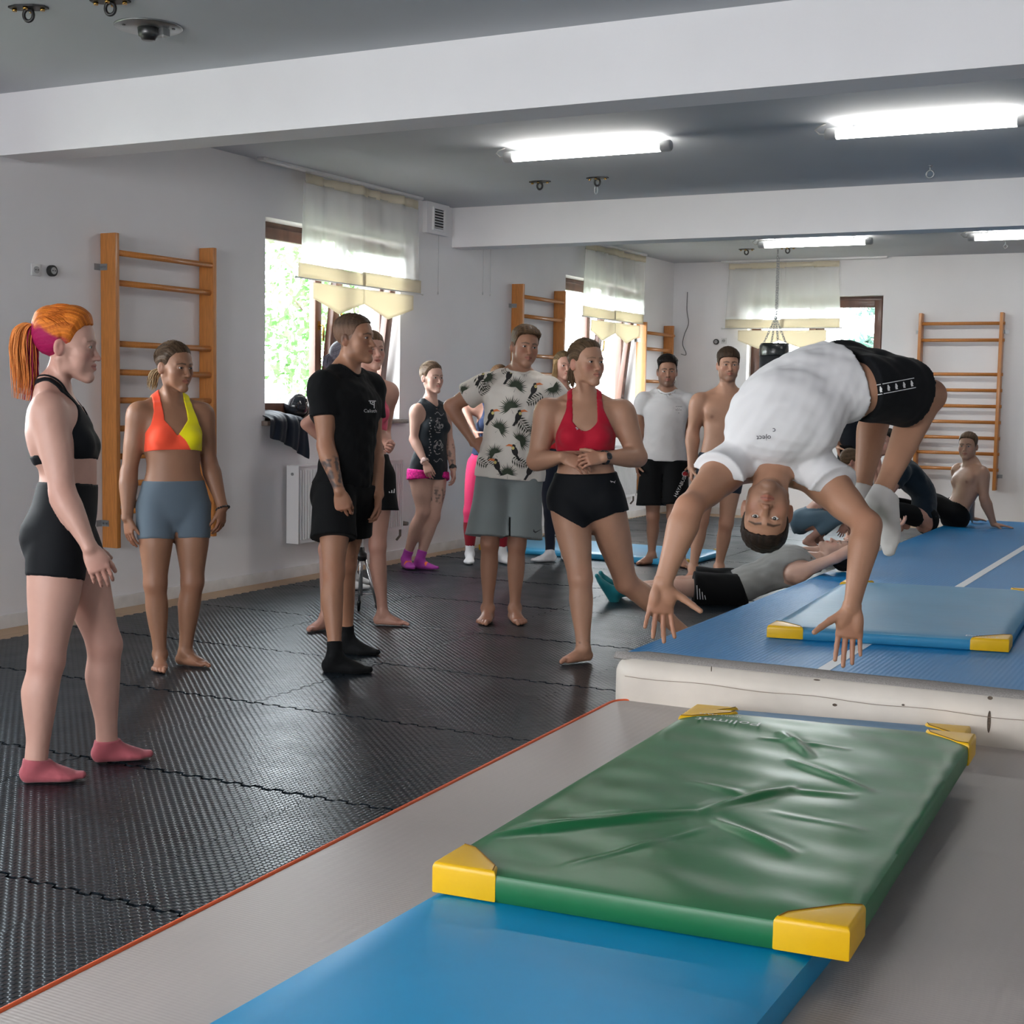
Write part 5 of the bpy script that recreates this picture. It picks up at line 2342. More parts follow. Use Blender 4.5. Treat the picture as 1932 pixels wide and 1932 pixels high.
def socket(label, P, wall, clear):
    root = empty('wall_socket', P)
    tag(root, label, 'socket')
    n = (lambda a, b, h: (h, a, b)) if wall == 'x' else (lambda a, b, h: (a, -h, b))
    mat = material('clear_plastic', (.62, .62, .62), rough=.2) if clear else material('black_plastic', (.02, .02, .02), rough=.3)
    if clear:
        MB().prism([(-.035, -.035), (.035, -.035), (.035, .035), (-.035, .035)], 0, .012, n).build('cover', mat, root, bevel=.003)
    else:
        MB().prism(ellipse_pts(.034, .034), 0, .028, n).build('cover', mat, root, bevel=.004)
    MB().prism(ellipse_pts(.021, .021), .012 if clear else .028, .016 if clear else .031, n).build('insert', material('grey_insert', (.33, .33, .33), rough=.4), root)
    h = MB()
    for q in (-.009, .009):
        h.prism([(q + a, b) for a, b in ellipse_pts(.0035, .0035, 8)], .016 if clear else .031, .018 if clear else .033, n)
    h.build('pin_holes', material('black_plastic', (.02, .02, .02)), root)
    return root


def ellipse_pts(a, b, n=20):
    return [(a * math.cos(6.2832 * i / n), b * math.sin(6.2832 * i / n)) for i in range(n)]


socket('pale wall socket left of the nearest wall bars', (0, 6.096, 2.113), 'x', True)
socket('black round wall socket left of the nearest wall bars', (0, 6.216, 2.117), 'x', False)
P = on_y(1352, 645, YF)
socket('black round wall socket on the far wall', (P[0], YF, P[2]), 'y', False)
P = on_y(1366, 643, YF)
socket('pale wall socket on the far wall', (P[0], YF, P[2]), 'y', True)

cb = MB()
pts = [on_y(u, v, YF - .012) for u, v in ((1297, 551), (1296, 585), (1299, 610), (1291, 632), (1288, 650), (1294, 665), (1293, 670), (1285, 668))]
cb.tube(catmull(pts, 6), .0045, n=6)
tag(cb.build('wall_cable', material('grey_cable', (.16, .16, .16), rough=.6)), 'loose dark cable hanging down the far wall', 'cable')
i = 0
for u, v0, v1, lab in ((828, 432, 552, 'thin white pull cord below the air vent'), (912, 470, 553, 'thin white pull cord, left of the two under the second beam'), (926, 470, 555, 'thin white pull cord, right of the two under the second beam')):
    a, b = on_x(u, v0, .02), on_x(u, v1, .02)
    b = np.array([b[0], a[1], b[2]])
    m = MB().tube([a, b], .0022, n=6)
    m.lathe([(.001, -.02), (.007, -.012), (.005, .01), (.001, .012)], b, n=8)
    tag(m.build('pull_cord', material('cord_white', (.55, .55, .55), rough=.7)), lab, 'cord')

# ------------------------------------------------------------------ punching bag
bag_y = 15.25
top = on_y(1461, 471, bag_y)
bx = on_y(1462, 648, bag_y)
br = empty('punching_bag', (bx[0], bag_y, 0))
tag(br, 'black leather punching bag on steel chains before the far window', 'punching bag')
R_, zt, zb_ = .165, bx[2], bx[2] - 1.2
M_leather = material('black_leather', (.018, .02, .024), rough=.32, spec=.6, bump=(40, .15, .004))
MB().lathe([(.001, zb_), (R_ * .9, zb_), (R_, zb_ + .03), (R_, zt - .14)], n=36).build('bag_body', M_leather, br)
MB().lathe([(R_ + .002, zt - .14), (R_ + .005, zt - .13), (R_ + .004, zt - .03), (R_ - .012, zt), (.001, zt + .004)], n=36).build('bag_collar', material('black_vinyl', (.012, .016, .018), rough=.22, spec=.7, bump=(25, .3, .01)), br)


def chain(parent, A, B, n, name='chain'):
    A, B = np.array(A), np.array(B)
    d = unit(B - A)
    L = np.linalg.norm(B - A) / n
    x = unit(np.cross(d, [.3, 1, .1]))
    y = np.cross(d, x)
    m = MB()
    for i in range(n):
        c = A + d * L * (i + .5)
        w = x if i % 2 else y
        t = [c + d * L * .72 * math.cos(q) + w * .011 * math.sin(q) for q in [6.2832 * j / 12 for j in range(13)]]
        m.tube(t, .0032, n=6, caps=False)
    return m.build(name, M_steel, parent)


zs = on_y(1461, 598, bag_y)[2]
chain(br, (0, -.006, CEIL - .05), (0, -.006, zs), 26)
chain(br, (.012, .008, CEIL - .10), (.012, .008, zs), 22)
for a in (.6, 2.2, 3.7, 5.3):
    chain(br, (R_ * .85 * math.cos(a), R_ * .85 * math.sin(a), zt - .03), (0, 0, zs), 12)
MB().tube([(0, 0, CEIL), (0, 0, CEIL - .05)], .008, n=8).build('ceiling_bolt', M_steel, br)
# ------------------------------------------------------------------ foam puzzle mats
def puzzle_mat():
    m = bpy.data.materials.new('black_foam')
    m.use_nodes = True
    n, l = m.node_tree.nodes, m.node_tree.links
    b = n['Principled BSDF']
    b.inputs['Base Color'].default_value = (*srgb(32, 35, 39), 1)
    b.inputs['Roughness'].default_value = .36
    b.inputs['Specular IOR Level'].default_value = .34
    b.inputs['Specular Tint'].default_value = (.45, .78, 1.0, 1)
    tc = n.new('ShaderNodeTexCoord')
    sep = n.new('ShaderNodeSeparateXYZ')
    l.new(tc.outputs['Object'], sep.inputs[0])

    def math_(op, a, c=None):
        q = n.new('ShaderNodeMath')
        q.operation = op
        for i, v in enumerate((a, c)):
            if v is None:
                continue
            if isinstance(v, (int, float)):
                q.inputs[i].default_value = v
            else:
                l.new(v, q.inputs[i])
        return q.outputs[0]
    # basket weave: diamonds of two alternating slopes
    P = 6.28318 / .036
    sx = math_('SINE', math_('MULTIPLY', sep.outputs['X'], P))
    sy = math_('SINE', math_('MULTIPLY', sep.outputs['Y'], P))
    w = math_('MULTIPLY', sx, sy)
    w2 = math_('MULTIPLY', math_('MAXIMUM', math_('MINIMUM', math_('MULTIPLY', w, 2.2), 1.0), -1.0), .5)
    bp = n.new('ShaderNodeBump')
    bp.inputs['Strength'].default_value = .55
    bp.inputs['Distance'].default_value = .0035
    ns = n.new('ShaderNodeTexNoise')
    ns.inputs['Scale'].default_value = 3.0
    ns.inputs['Detail'].default_value = 4
    l.new(tc.outputs['Object'], ns.inputs['Vector'])
    h = math_('ADD', w2, math_('MULTIPLY', ns.outputs['Fac'], 1.5))
    l.new(h, bp.inputs['Height'])
    l.new(bp.outputs[0], b.inputs['Normal'])
    mr = n.new('ShaderNodeMapRange')
    mr.inputs['From Min'].default_value = .3
    mr.inputs['From Max'].default_value = .7
    mr.inputs['To Min'].default_value = .28
    mr.inputs['To Max'].default_value = .40
    l.new(ns.outputs['Fac'], mr.inputs['Value'])
    l.new(mr.outputs[0], b.inputs['Roughness'])
    cr = n.new('ShaderNodeMix')
    cr.data_type = 'RGBA'
    cr.inputs[6].default_value = (*srgb(15, 18, 21), 1)
    cr.inputs[7].default_value = (*srgb(27, 33, 39), 1)
    l.new(math_('ADD', w2, .5), cr.inputs[0])
    l.new(cr.outputs[2], b.inputs['Base Color'])
    return m


M_foam = puzzle_mat()
TS = 1.075
ANG = math.radians(-1.3)
ax_ = np.array([math.cos(ANG), -math.sin(ANG)])        # across
ay_ = np.array([math.sin(ANG), math.cos(ANG)])         # along the wall


def tile_mesh():
    amp, gap, per = .009, .0007, .0896
    n = int(round(TS / per))

    def edge():
        pts = []
        for i in range(n):
            a, b = i * TS / n, (i + .5) * TS / n
            c = (i + 1) * TS / n
            s = .006
            pts += [(a + s, amp), (b - s * 0 - .001, amp * 1.0), (b + s, -amp), (c - .001, -amp)]
        return pts
    e = edge()
    bottom = [(u, v) for u, v in e]
    right = [(TS - v * -1 * -1, u) for u, v in e]
    right = [(TS + (-v), u) for u, v in e]
    left = [(-v, u) for u, v in e]
    top = [(u, TS + v) for u, v in e]
    loop = bottom + right + top[::-1] + left[::-1]
    # inset by the joint
    L = np.array(loop)
    c = np.array([TS / 2, TS / 2])
    L = c + (L - c) * (1 - 2 * gap / TS)
    bm = bmesh.new()
    vs_ = [bm.verts.new((x, y, .02)) for x, y in L]
    vb = [bm.verts.new((x, y, .0)) for x, y in L]
    m = len(vs_)
    bm.faces.new(vs_)
    for i in range(m):
        bm.faces.new([vb[i], vb[(i + 1) % m], vs_[(i + 1) % m], vs_[i]])
    bmesh.ops.recalc_face_normals(bm, faces=bm.faces)
    me = bpy.data.meshes.new('tile')
    bm.to_mesh(me)
    bm.free()
    me.materials.append(M_foam)
    return me


pm = empty('puzzle_mat', (0, 0, 0))
tag(pm, 'black interlocking foam puzzle mat covering the wooden floor', 'mat')
tme = tile_mesh()
O2 = np.array([3.65, 2.82])
rr = random.Random(3)
for i in range(-6, 12):
    for j in range(-3, 6):
        p = O2 + ay_ * TS * 1.012 * i + ax_ * TS * j
        if p[0] < .12 or p[0] + TS > XR or p[1] < YB + .05 or p[1] + TS > YF - .1:
            continue
        t = bpy.data.objects.new('tile', tme)
        link(t, pm)
        t.location = (p[0], p[1], rr.uniform(0, .0008))
        t.rotation_euler = (rr.uniform(-.0012, .0012), rr.uniform(-.0012, .0012), -ANG)

# ------------------------------------------------------------------ inflatable floors
def ribbed(name, col, rough, sx, sy, strength=.25, noise=.06, spec=.5):
    m = bpy.data.materials.new(name)
    m.use_nodes = True
    n, l = m.node_tree.nodes, m.node_tree.links
    b = n['Principled BSDF']
    b.inputs['Roughness'].default_value = rough
    b.inputs['Specular IOR Level'].default_value = spec
    tc = n.new('ShaderNodeTexCoord')
    wv = n.new('ShaderNodeTexWave')
    wv.inputs['Scale'].default_value = sx
    wv.inputs['Distortion'].default_value = .4
    wv.bands_direction = 'Y'
    l.new(tc.outputs['Object'], wv.inputs['Vector'])
    wx = n.new('ShaderNodeTexWave')
    wx.inputs['Scale'].default_value = sy
    wx.bands_direction = 'X'
    l.new(tc.outputs['Object'], wx.inputs['Vector'])
    ad = n.new('ShaderNodeMath')
    l.new(wv.outputs['Fac'], ad.inputs[0])
    l.new(wx.outputs['Fac'], ad.inputs[1])
    bp = n.new('ShaderNodeBump')
    bp.inputs['Strength'].default_value = strength
    bp.inputs['Distance'].default_value = .002
    l.new(ad.outputs[0], bp.inputs['Height'])
    l.new(bp.outputs[0], b.inputs['Normal'])
    ns = n.new('ShaderNodeTexNoise')
    ns.inputs['Scale'].default_value = 2.2
    ns.inputs['Detail'].default_value = 6
    l.new(tc.outputs['Object'], ns.inputs['Vector'])
    mr = n.new('ShaderNodeMapRange')
    mr.inputs['To Min'].default_value = 1 - noise
    mr.inputs['To Max'].default_value = 1 + noise
    l.new(ns.outputs['Fac'], mr.inputs['Value'])
    sc = n.new('ShaderNodeVectorMath')
    sc.operation = 'SCALE'
    sc.inputs[0].default_value = col
    l.new(mr.outputs[0], sc.inputs['Scale'])
    l.new(sc.outputs[0], b.inputs['Base Color'])
    return m


def slab(name, poly, z0, z1, r, mat, parent, rc=.04, seg=6, bulge=0.0, nseg=5, rb=None):
    """rounded inflatable: plan polygon with rounded corners, edges rounded in section"""
    poly = [np.array(p, float) for p in poly]
    n = len(poly)
    plan = []
    for i in range(n):
        a, b, c = poly[i - 1], poly[i], poly[(i + 1) % n]
        u, v = unit(a - b), unit(c - b)
        p0, p1 = b + u * rc, b + v * rc
        for k_ in range(nseg + 1):
            t = k_ / nseg
            plan.append((1 - t) ** 2 * p0 + 2 * t * (1 - t) * b + t * t * p1)
    plan = np.array(plan)
    c = plan.mean(0)
    m = len(plan)
    nrm = []
    for i in range(m):
        d = plan[(i + 1) % m] - plan[i - 1]
        q = unit(np.array([d[1], -d[0]]))
        if q @ (plan[i] - c) < 0:
            q = -q
        nrm.append(q)
    nrm = np.array(nrm)
    H = z1 - z0
    prof = []
    for k_ in range(seg + 1):
        t = math.pi / 2 * k_ / seg
        q_ = r if rb is None else rb
        prof.append((q_ - q_ * math.sin(t), z0 + q_ - q_ * math.cos(t)))
    if bulge:
        prof.append((-bulge, (z0 + z1) / 2))
    for k_ in range(seg + 1):
        t = math.pi / 2 * k_ / seg
        prof.append((r - r * math.cos(t), z1 - r + r * math.sin(t)))
    V, F_ = [], []
    for ins, z in prof:
        for i in range(m):
            p = plan[i] - nrm[i] * ins
            V.append((p[0], p[1], z))
    for k_ in range(len(prof) - 1):
        for i in range(m):
            F_.append((k_ * m + i, k_ * m + (i + 1) % m, (k_ + 1) * m + (i + 1) % m, (k_ + 1) * m + i))
    mb = MB()
    mb.add(V, F_, True)
    mb.f.append(list(range(m))[::-1])
    mb.f.append([(len(prof) - 1) * m + i for i in range(m)])
    mb.sm += [False, False]
    o = mb.build(name, mat, parent)
    try:
        o.data.set_sharp_from_angle(angle=math.radians(40))
    except Exception:
        pass
    return o, plan, nrm


GZ = .07
M_grey = ribbed('grey_tarpaulin', srgb(172, 163, 158), .45, 26, 10, .16, .07)
g0 = on_z(0, 1908, GZ)
g1 = on_z(700, 1557, GZ)
g2 = on_z(1128, 1337, GZ)
gd = unit((g2 - g0)[:2])
near = g0[:2] - gd * 2.4
TRY = 5.70
endp = g0[:2] + gd * ((TRY + .02 - g0[1]) / gd[1])
gr = empty('air_floor', (5.5, 3.4, .02))
tag(gr, 'thin pale grey inflatable air floor with orange edge', 'air floor')
loc3 = np.array([5.5, 3.4, .02])
plan = [near, endp, (7.4, TRY + .005), (7.4, near[1])]
o, pl, nr = slab('air_floor_top', [np.array(p) - loc3[:2] for p in plan], 0.0, GZ - .02, .012, M_grey, gr, rc=.10)
# orange piping round the top edge
m = MB()
pts = [(p[0] + q[0] * .001, p[1] + q[1] * .001, GZ - .022) for p, q in zip(pl, nr)]
m.tube(pts[18:] + pts[:8] if False else [q for q in sorted(pts, key=lambda q: q[1]) if q[0] < min(p_[0] for p_ in pts) + .30], .0075, n=8, caps=False)
m.build('orange_piping', material('orange_piping', srgb(232, 96, 44), rough=.5), gr)

TZ = .25
M_blue = ribbed('blue_tarpaulin', srgb(0, 118, 178), .40, 30, 14, .3, .06, spec=.25)
M_tside = material('cream_tarpaulin', srgb(222, 212, 200), rough=.5, noise=(3.5, .10), bump=(120, .06, .002))
tx0 = 3.93
tr_ = empty('air_track', (4.95, 10.1, .02))
tag(tr_, 'long blue topped inflatable air track with cream sides', 'air track')
lt = np.array([4.95, 10.1])
plan = [np.array(p) - lt for p in ((tx0, TRY), (5.98, TRY + .06), (5.90, 14.62), (3.86, 14.62))]
slab('track_body', plan, .0, TZ - .021, .07, M_tside, tr_, rc=.16, bulge=0, seg=8, nseg=10, rb=.025)
pin = [np.array(p) - lt for p in ((tx0 + .015, TRY + .15), (5.96, TRY + .21), (5.88, 14.60), (3.875, 14.60))]
slab('top_sheet', pin, TZ - .03, TZ - .018, .004, M_blue, tr_, rc=.06)
# grey velcro flap along the near end
fl = MB()
V, F_ = [], []
N = 40
e0, e1 = np.array([tx0 + .0, TRY + .06]) - lt, np.array([5.97, TRY + .12]) - lt
for i in range(N + 1):
    t = i / N
    p = e0 + (e1 - e0) * t
    w = .17 + .006 * math.sin(t * 21)
    sl0 = min(t / .04, 1)
    for j in range(6):
        q = j / 5
        yy = p[1] + .02 * (1 - sl0) + w * q * (.35 + .65 * sl0)
        zz = TZ - .0145 + .012 * math.sin(math.pi * min(q * 1.3, 1)) + (-.012 if j == 0 else 0)
        V.append((p[0], yy, zz))
for i in range(N):
    for j in range(5):
        a = i * 6 + j
        F_.append((a, a + 6, a + 7, a + 1))
vf = from_np('velcro_flap', np.array(V), np.array(F_), material('grey_velcro', srgb(152, 146, 142), rough=.95, noise=(160, .25), bump=(240, .5, .003)), tr_, True)
vf.modifiers.new('thickness', 'SOLIDIFY').thickness = .006
pp = MB()
pp.tube([(e0[0] - .0 + (e1[0] - e0[0]) * i / 20, e0[1] + (e1[1] - e0[1]) * i / 20 - .004, TZ - .034) for i in range(2, 21)], .006, n=8)
pp.build('blue_welt', M_blue, tr_)
for xa, xb in ((4.815, 4.87),):
    MB().box((xa - lt[0], TRY + .24 - lt[1], TZ - .0195), (xb - lt[0], 14.55 - lt[1], TZ - .0165)).build('white_line', material('white_line', (.72, .74, .76), rough=.5), tr_)
mk = MB()
# seam line, stain streak and scuffs on the near side
for i in range(20):
    pass
mk.tube([(e0[0] + .1 + (e1[0] - e0[0] - .2) * i / 24, e0[1] - .083 + .06 * i / 24, TZ - .085 - .004 * math.sin(i)) for i in range(25)], .0012, n=5)
mk.build('side_seam', material('seam_brown', srgb(150, 128, 112), rough=.8), tr_)

M_scuff = material('dark_scuff', srgb(92, 78, 66), rough=.8, noise=(90, .4))
for u, v, wx, wz in ((1866, 1362, .007, .045), (1868, 1317, .010, .007), (1541, 1283, .014, .003), (1575, 1330, .010, .006), (1342, 1262, .0015, .012), (1704, 1330, .006, .004)):
    P = on_y(u, v, TRY + .02)
    yy = TRY + .06 * (P[0] - tx0) / 2.05
    P = on_y(u, v, yy)
    m = MB().prism(ellipse_pts(wx, wz, 14), -.0012, .004, lambda a, b, h: (P[0] - lt[0] + a, yy - lt[1] + h, P[2] - .02 + b))
    m.build('scuff_mark', M_scuff, tr_)


# ------------------------------------------------------------------ gym mats
M_yel = material('yellow_vinyl', srgb(236, 184, 10), rough=.38, bump=(30, .1, .004))


def vinyl(name, col, rough, bump=.12, scale=7):
    return material(name, col, rough=rough, spec=.38, noise=(3, .05), bump=(scale, bump, .01))


def gym_mat(label, corners, z0, z1, mat, name='gym_mat', wrinkle=None, n=(40, 70), corner=.17, corners_on=(0, 1, 2, 3), yel=None, edge=.008):
    """corners: near-left, near-right, far-right, far-left on plan"""
    C = [np.array(c[:2], float) for c in corners]
    ctr = sum(C) / 4
    root = empty(name, (ctr[0], ctr[1], z0))
    tag(root, label, 'mat')
    H = z1 - z0
    nx, ny = n
    V, idx = [], {}

    def pt(s, t):
        return (C[0] * (1 - s) + C[1] * s) * (1 - t) + (C[3] * (1 - s) + C[2] * s) * t - ctr
    fade = lambda s, t: min(1, min(s, 1 - s, t, 1 - t) / .06)
    top = np.zeros((nx + 1, ny + 1), int)
    for i in range(nx + 1):
        for j in range(ny + 1):
            s, t = i / nx, j / ny
            p = pt(s, t)
            z = H - edge * (1 - fade(s, t)) ** 3
            if wrinkle:
                z += wrinkle(s, t) * fade(s, t)
            top[i, j] = len(V)
            V.append((p[0], p[1], z))
    ring_t = [top[i, 0] for i in range(nx + 1)] + [top[nx, j] for j in range(1, ny + 1)] + [top[i, ny] for i in range(nx - 1, -1, -1)] + [top[0, j] for j in range(ny - 1, 0, -1)]
    F_ = []
    for i in range(nx):
        for j in range(ny):
            F_.append((top[i, j], top[i + 1, j], top[i + 1, j + 1], top[i, j + 1]))
    prev = ring_t
    for f, out in ((.8, .004), (.5, .006), (.15, .004), (0, -.004)):
        cur = []
        for q in ring_t:
            x, y, z = V[q]
            d = np.array([x, y])
            o_ = unit(d) * out
            cur.append(len(V))
            V.append((x + o_[0], y + o_[1], H * f))
        for a in range(len(prev)):
            b = (a + 1) % len(prev)
            F_.append((prev[a], cur[a], cur[b], prev[b]))
        prev = cur
    me = MB()
    me.v = V
    me.f = [list(f) for f in F_] + [list(prev)]
    me.sm = [True] * len(F_) + [False]
    body_ = me.build('mat_cover', mat, root)
    try:
        body_.data.set_sharp_from_angle(angle=math.radians(50))
    except Exception:
        pass
    for ci in corners_on:
        c = C[ci] - ctr
        u = unit(C[(ci + 1) % 4] - C[ci])
        v = unit(C[ci - 1] - C[ci])
        e = .007
        a = corner
        tri = [c - u * e - v * e, c + u * a - v * e, c + u * a * .92 + v * .035, c + u * .035 + v * a * .92, c + v * a - u * e]
        m = MB()
        n5 = len(tri)
        P_ = [(p[0], p[1], .002) for p in tri] + [(p[0], p[1], H - .006) for p in tri] + [(*(c * 0 + p + (c + (u + v) * .07 - p) * .06), H + .004) for p in tri]
        F5 = [list(range(n5))[::-1], [2 * n5 + i for i in range(n5)]]
        for L in (0, 1):
            for i in range(n5):
                F5.append([L * n5 + i, L * n5 + (i + 1) % n5, (L + 1) * n5 + (i + 1) % n5, (L + 1) * n5 + i])
        m.add(P_, F5)
        cn = m.build('corner_patch', yel or M_yel, root, bevel=.006, seg=2)
        st = MB().tube([(*(p + (c + (u + v) * .06 - p) * .11), H + .0045) for p in tri[1:5]], .0016, n=5)
        st.build('stitching', material('brown_stitch', srgb(120, 84, 20), rough=.8), cn)
    return root, body_


def ridge(s, t, a, b, w, h):
    """crease between plan points a and b (0..1 coordinates)"""
    a, b = np.array(a), np.array(b)
    d = b - a
    q = np.array([s, t]) - a
    f = max(0, min(1, (q @ d) / (d @ d)))
    e = q - d * f
    # plan is 1 x 2 m
    r2 = e[0] ** 2 + (2 * e[1]) ** 2
    side = (e[0] * d[1] * 2 - 2 * e[1] * d[0]) / (np.hypot(*d) + 1e-6)
    sd = math.copysign(math.sqrt(r2), side)
    env = math.sin(math.pi * f) ** .7
    return h * env * (math.exp(-(sd / w) ** 2) - .35 * math.exp(-((sd + 1.6 * w) / (1.1 * w)) ** 2))


def green_wr(s, t):
    z = 0
    for a, b, w, h in (((-.02, .11), (.48, .37), .026, .020), ((.10, .22), (.44, .355), .02, .012), ((.44, .355), (.62, .54), .03, .020), ((.48, .33), (.78, .22), .026, .014), ((.58, .52), (.80, .52), .022, .009), ((.50, .70), (.84, .55), .024, .012), ((.38, .88), (.58, .72), .024, .012), ((.34, .82), (.66, .80), .02, .008), ((.28, .05), (.52, .30), .016, .006), ((.30, .50), (.55, .46), .02, .005), ((.60, .40), (.90, .36), .02, .005)):
        z += ridge(s, t, a, b, w, h)
    z += .0022 * math.sin(s * 19 + 3 * math.sin(t * 7)) * math.sin(t * 23 + s * 4) + .0014 * math.sin(s * 7 + t * 61)
    return z


B1 = .15
G1 = .232
M_cyan = vinyl('cyan_vinyl', srgb(0, 142, 194), .40, .10, 5)
M_blue2 = vinyl('blue_vinyl', srgb(48, 118, 160), .42, .10, 6)
M_grn = vinyl('green_vinyl', srgb(32, 108, 64), .33, .10, 9)
c_l = on_z(365, 1932, B1)
c_l2 = on_z(825, 1668, B1)
c_r = on_z(1480, 1932, B1)
dcy = unit((c_l2 - c_l)[:2])
dx = np.array([dcy[1], -dcy[0]])
wid = (c_r - c_l)[:2] @ dx - .055
nl = c_l[:2] - dcy * 1.25
fl_ = c_l2[:2] + dcy * .30 + dx * .03
gym_mat('large cyan blue gym mat at the bottom edge of the picture', [nl, nl + dx * wid, fl_ + dx * (wid - .03), fl_], GZ, B1, M_cyan, n=(20, 30), corners_on=(), wrinkle=lambda s, t: .008 * math.exp(-((t - .80 + .10 * s) / .03) ** 2) * s + .006 * math.exp(-((t - .86 + .03 * s) / .02) ** 2) * (1 - s) - .003 * math.exp(-((t - .6 + .2 * s) / .05) ** 2))
gnl, gnr, gfr, gfl = on_z(822, 1628, G1), on_z(1600, 1752, G1), on_z(1838, 1386, G1), on_z(1310, 1336, G1)
gym_mat('wrinkled green vinyl gym mat with yellow corners on the mat stack', [gnl, gnr, gfr, gfl], B1 + .004, G1, M_grn, n=(110, 200), wrinkle=green_wr)
bb_l = on_z(1316, 1330, B1)
bb_r = on_z(1832, 1368, B1)
vback = unit((gnl - gfl)[:2])
sh_ = np.array([0.0, 0.0])
far_edge = max(bb_l[1], bb_r[1])
lim_y = TRY - .05
def clampy(p):
    return np.array([p[0], min(p[1], lim_y)])
q_l, q_r = clampy(bb_l[:2]), clampy(bb_r[:2])
q_l = q_l + unit(q_l - q_r) * .0
gap_y = fl_[1] + .03
n_l = q_l + vback * ((q_l[1] - gap_y) / -vback[1]) + np.array([.06, 0])
n_r = q_r + vback * ((q_r[1] - gap_y) / -vback[1])
gym_mat('blue gym mat under the green one showing at its far end', [n_l, n_r, q_r, q_l], GZ, B1, M_blue2, n=(20, 30), corners_on=(2, 3))
TB = TZ + .062
M_teal = vinyl('teal_blue_vinyl', srgb(52, 132, 172), .42, .14, 10)
bnl, bnr = on_z(1450, 1181, TB), on_z(1902, 1208, TB)
bx_ = unit((bnr - bnl)[:2])
by_ = unit((on_z(1588, 1099, TB) - bnl)[:2])
wd = np.linalg.norm((bnr - bnl)[:2])
gym_mat('blue gym mat with yellow corners lying on the air track', [bnl, bnr, bnr[:2] + by_ * 2.0 + bx_ * .02, bnl[:2] + by_ * 2.0], TZ + .003, TB, M_teal, n=(20, 36), wrinkle=lambda s, t: .002 * math.sin(s * 9 + t * 5) * math.sin(t * 13))
M_sky = vinyl('sky_blue_vinyl', srgb(70, 176, 226), .35, .08, 6)
fA, fB, fC = on_z(905, 1031, .055), on_z(1292, 1062, .055), on_z(1386, 1036, .055)
fy = unit((fC - fB)[:2])
gym_mat('sky blue gym mat with yellow corners on the floor beyond the group', [fA, fB, fB[:2] + fy * 1.0, fA[:2] + fy * 1.0], .022, .075, M_sky, n=(24, 12), corner=.10)

# lettering on the mats
def mat_text(txt, P, ux, uy, w, name, parent_col=(.62, .66, .64), dz=.003):
    m = MB()
    for q in text_polys(txt, .1, w=w):
        m.add([tuple(P + ux * a + uy * b + UPZ * dz) for a, b in q], [list(range(len(q)))])
    o = m.build(name, material('mat_lettering', parent_col, rough=.5))
    return o


P_ = on_z(1352, 1343, G1 + .002)
gx = unit(gfr - gfl)
gy = np.cross(UPZ, gx)
gm = [o for o in bpy.data.objects if o.name.startswith('gym_mat') and 'green' in o.get('label', '')][0]
for t_, P0, w in (('Polimat', on_z(1376, 1361, G1), .24), ('SPORT MATS', on_z(1360, 1351, G1), .16)):
    o = mat_text(t_, np.array(P0) - np.array(gm.location), -gx, -gy, w, 'mat_lettering', dz=.006)
    o.parent = gm
bm_ = [o for o in bpy.data.objects if o.name.startswith('gym_mat') and 'air track' in o.get('label', '')][0]
o = mat_text('Polimat', np.array(on_z(1852, 1203, TB)) - np.array(bm_.location), np.array([*bx_, 0]), np.array([*by_, 0]), .15, 'mat_lettering', (.5, .62, .7), dz=.004)
o.parent = bm_

# ------------------------------------------------------------------ tripod, sill things
tp = on_z(678, 1160, .02)
tr3 = empty('tripod', (tp[0], tp[1] + .02, .02))
tag(tr3, 'small silver camera tripod on the floor behind the man in black', 'tripod')
M_alu = material('silver_aluminium', (.62, .62, .62), rough=.3, metal=.9)
for i, a in enumerate((-1.9, .25, 2.3)):
    d = np.array([math.cos(a), math.sin(a), 0])
    MB().tube([d * .022 + [0, 0, .36], d * .105 + [0, 0, .06]], [.0095, .0085], n=10).build('leg', M_alu, tr3)
    MB().tube([d * .100 + [0, 0, .075], d * .104 + [0, 0, .062], d * .122 + [0, 0, .004]], [.012, .0125, .008], n=10).build('leg_foot', M_blackm, tr3)
    MB().tube([[0, 0, .13], d * .082 + [0, 0, .135]], .0045, n=6).build('brace', M_alu, tr3)
MB().tube([[0, 0, .12], [0, 0, .52]], .009, n=10).build('centre_column', M_alu, tr3)
MB().lathe([(.012, .34), (.034, .345), (.034, .39), (.02, .40), (.016, .43)], n=14).build('collar', M_blackm, tr3)
MB().box((-.02, -.016, .5), (.02, .016, .56)).build('tripod_head', M_blackm, tr3, bevel=.004)

bp_ = on_x(560, 775, -.09)
b = MB()
b.lathe([(.001, -.105), (.05, -.095), (.09, -.055), (.105, 0), (.09, .055), (.05, .095), (.001, .105)], n=28)
ob = b.build('exercise_ball', material('gloss_black', (.012, .013, .016), rough=.12, spec=.6))
ob.location = (-.10, bp_[1], WZ0 + .106)
tag(ob, 'glossy black ball lying on the nearest window sill', 'ball')


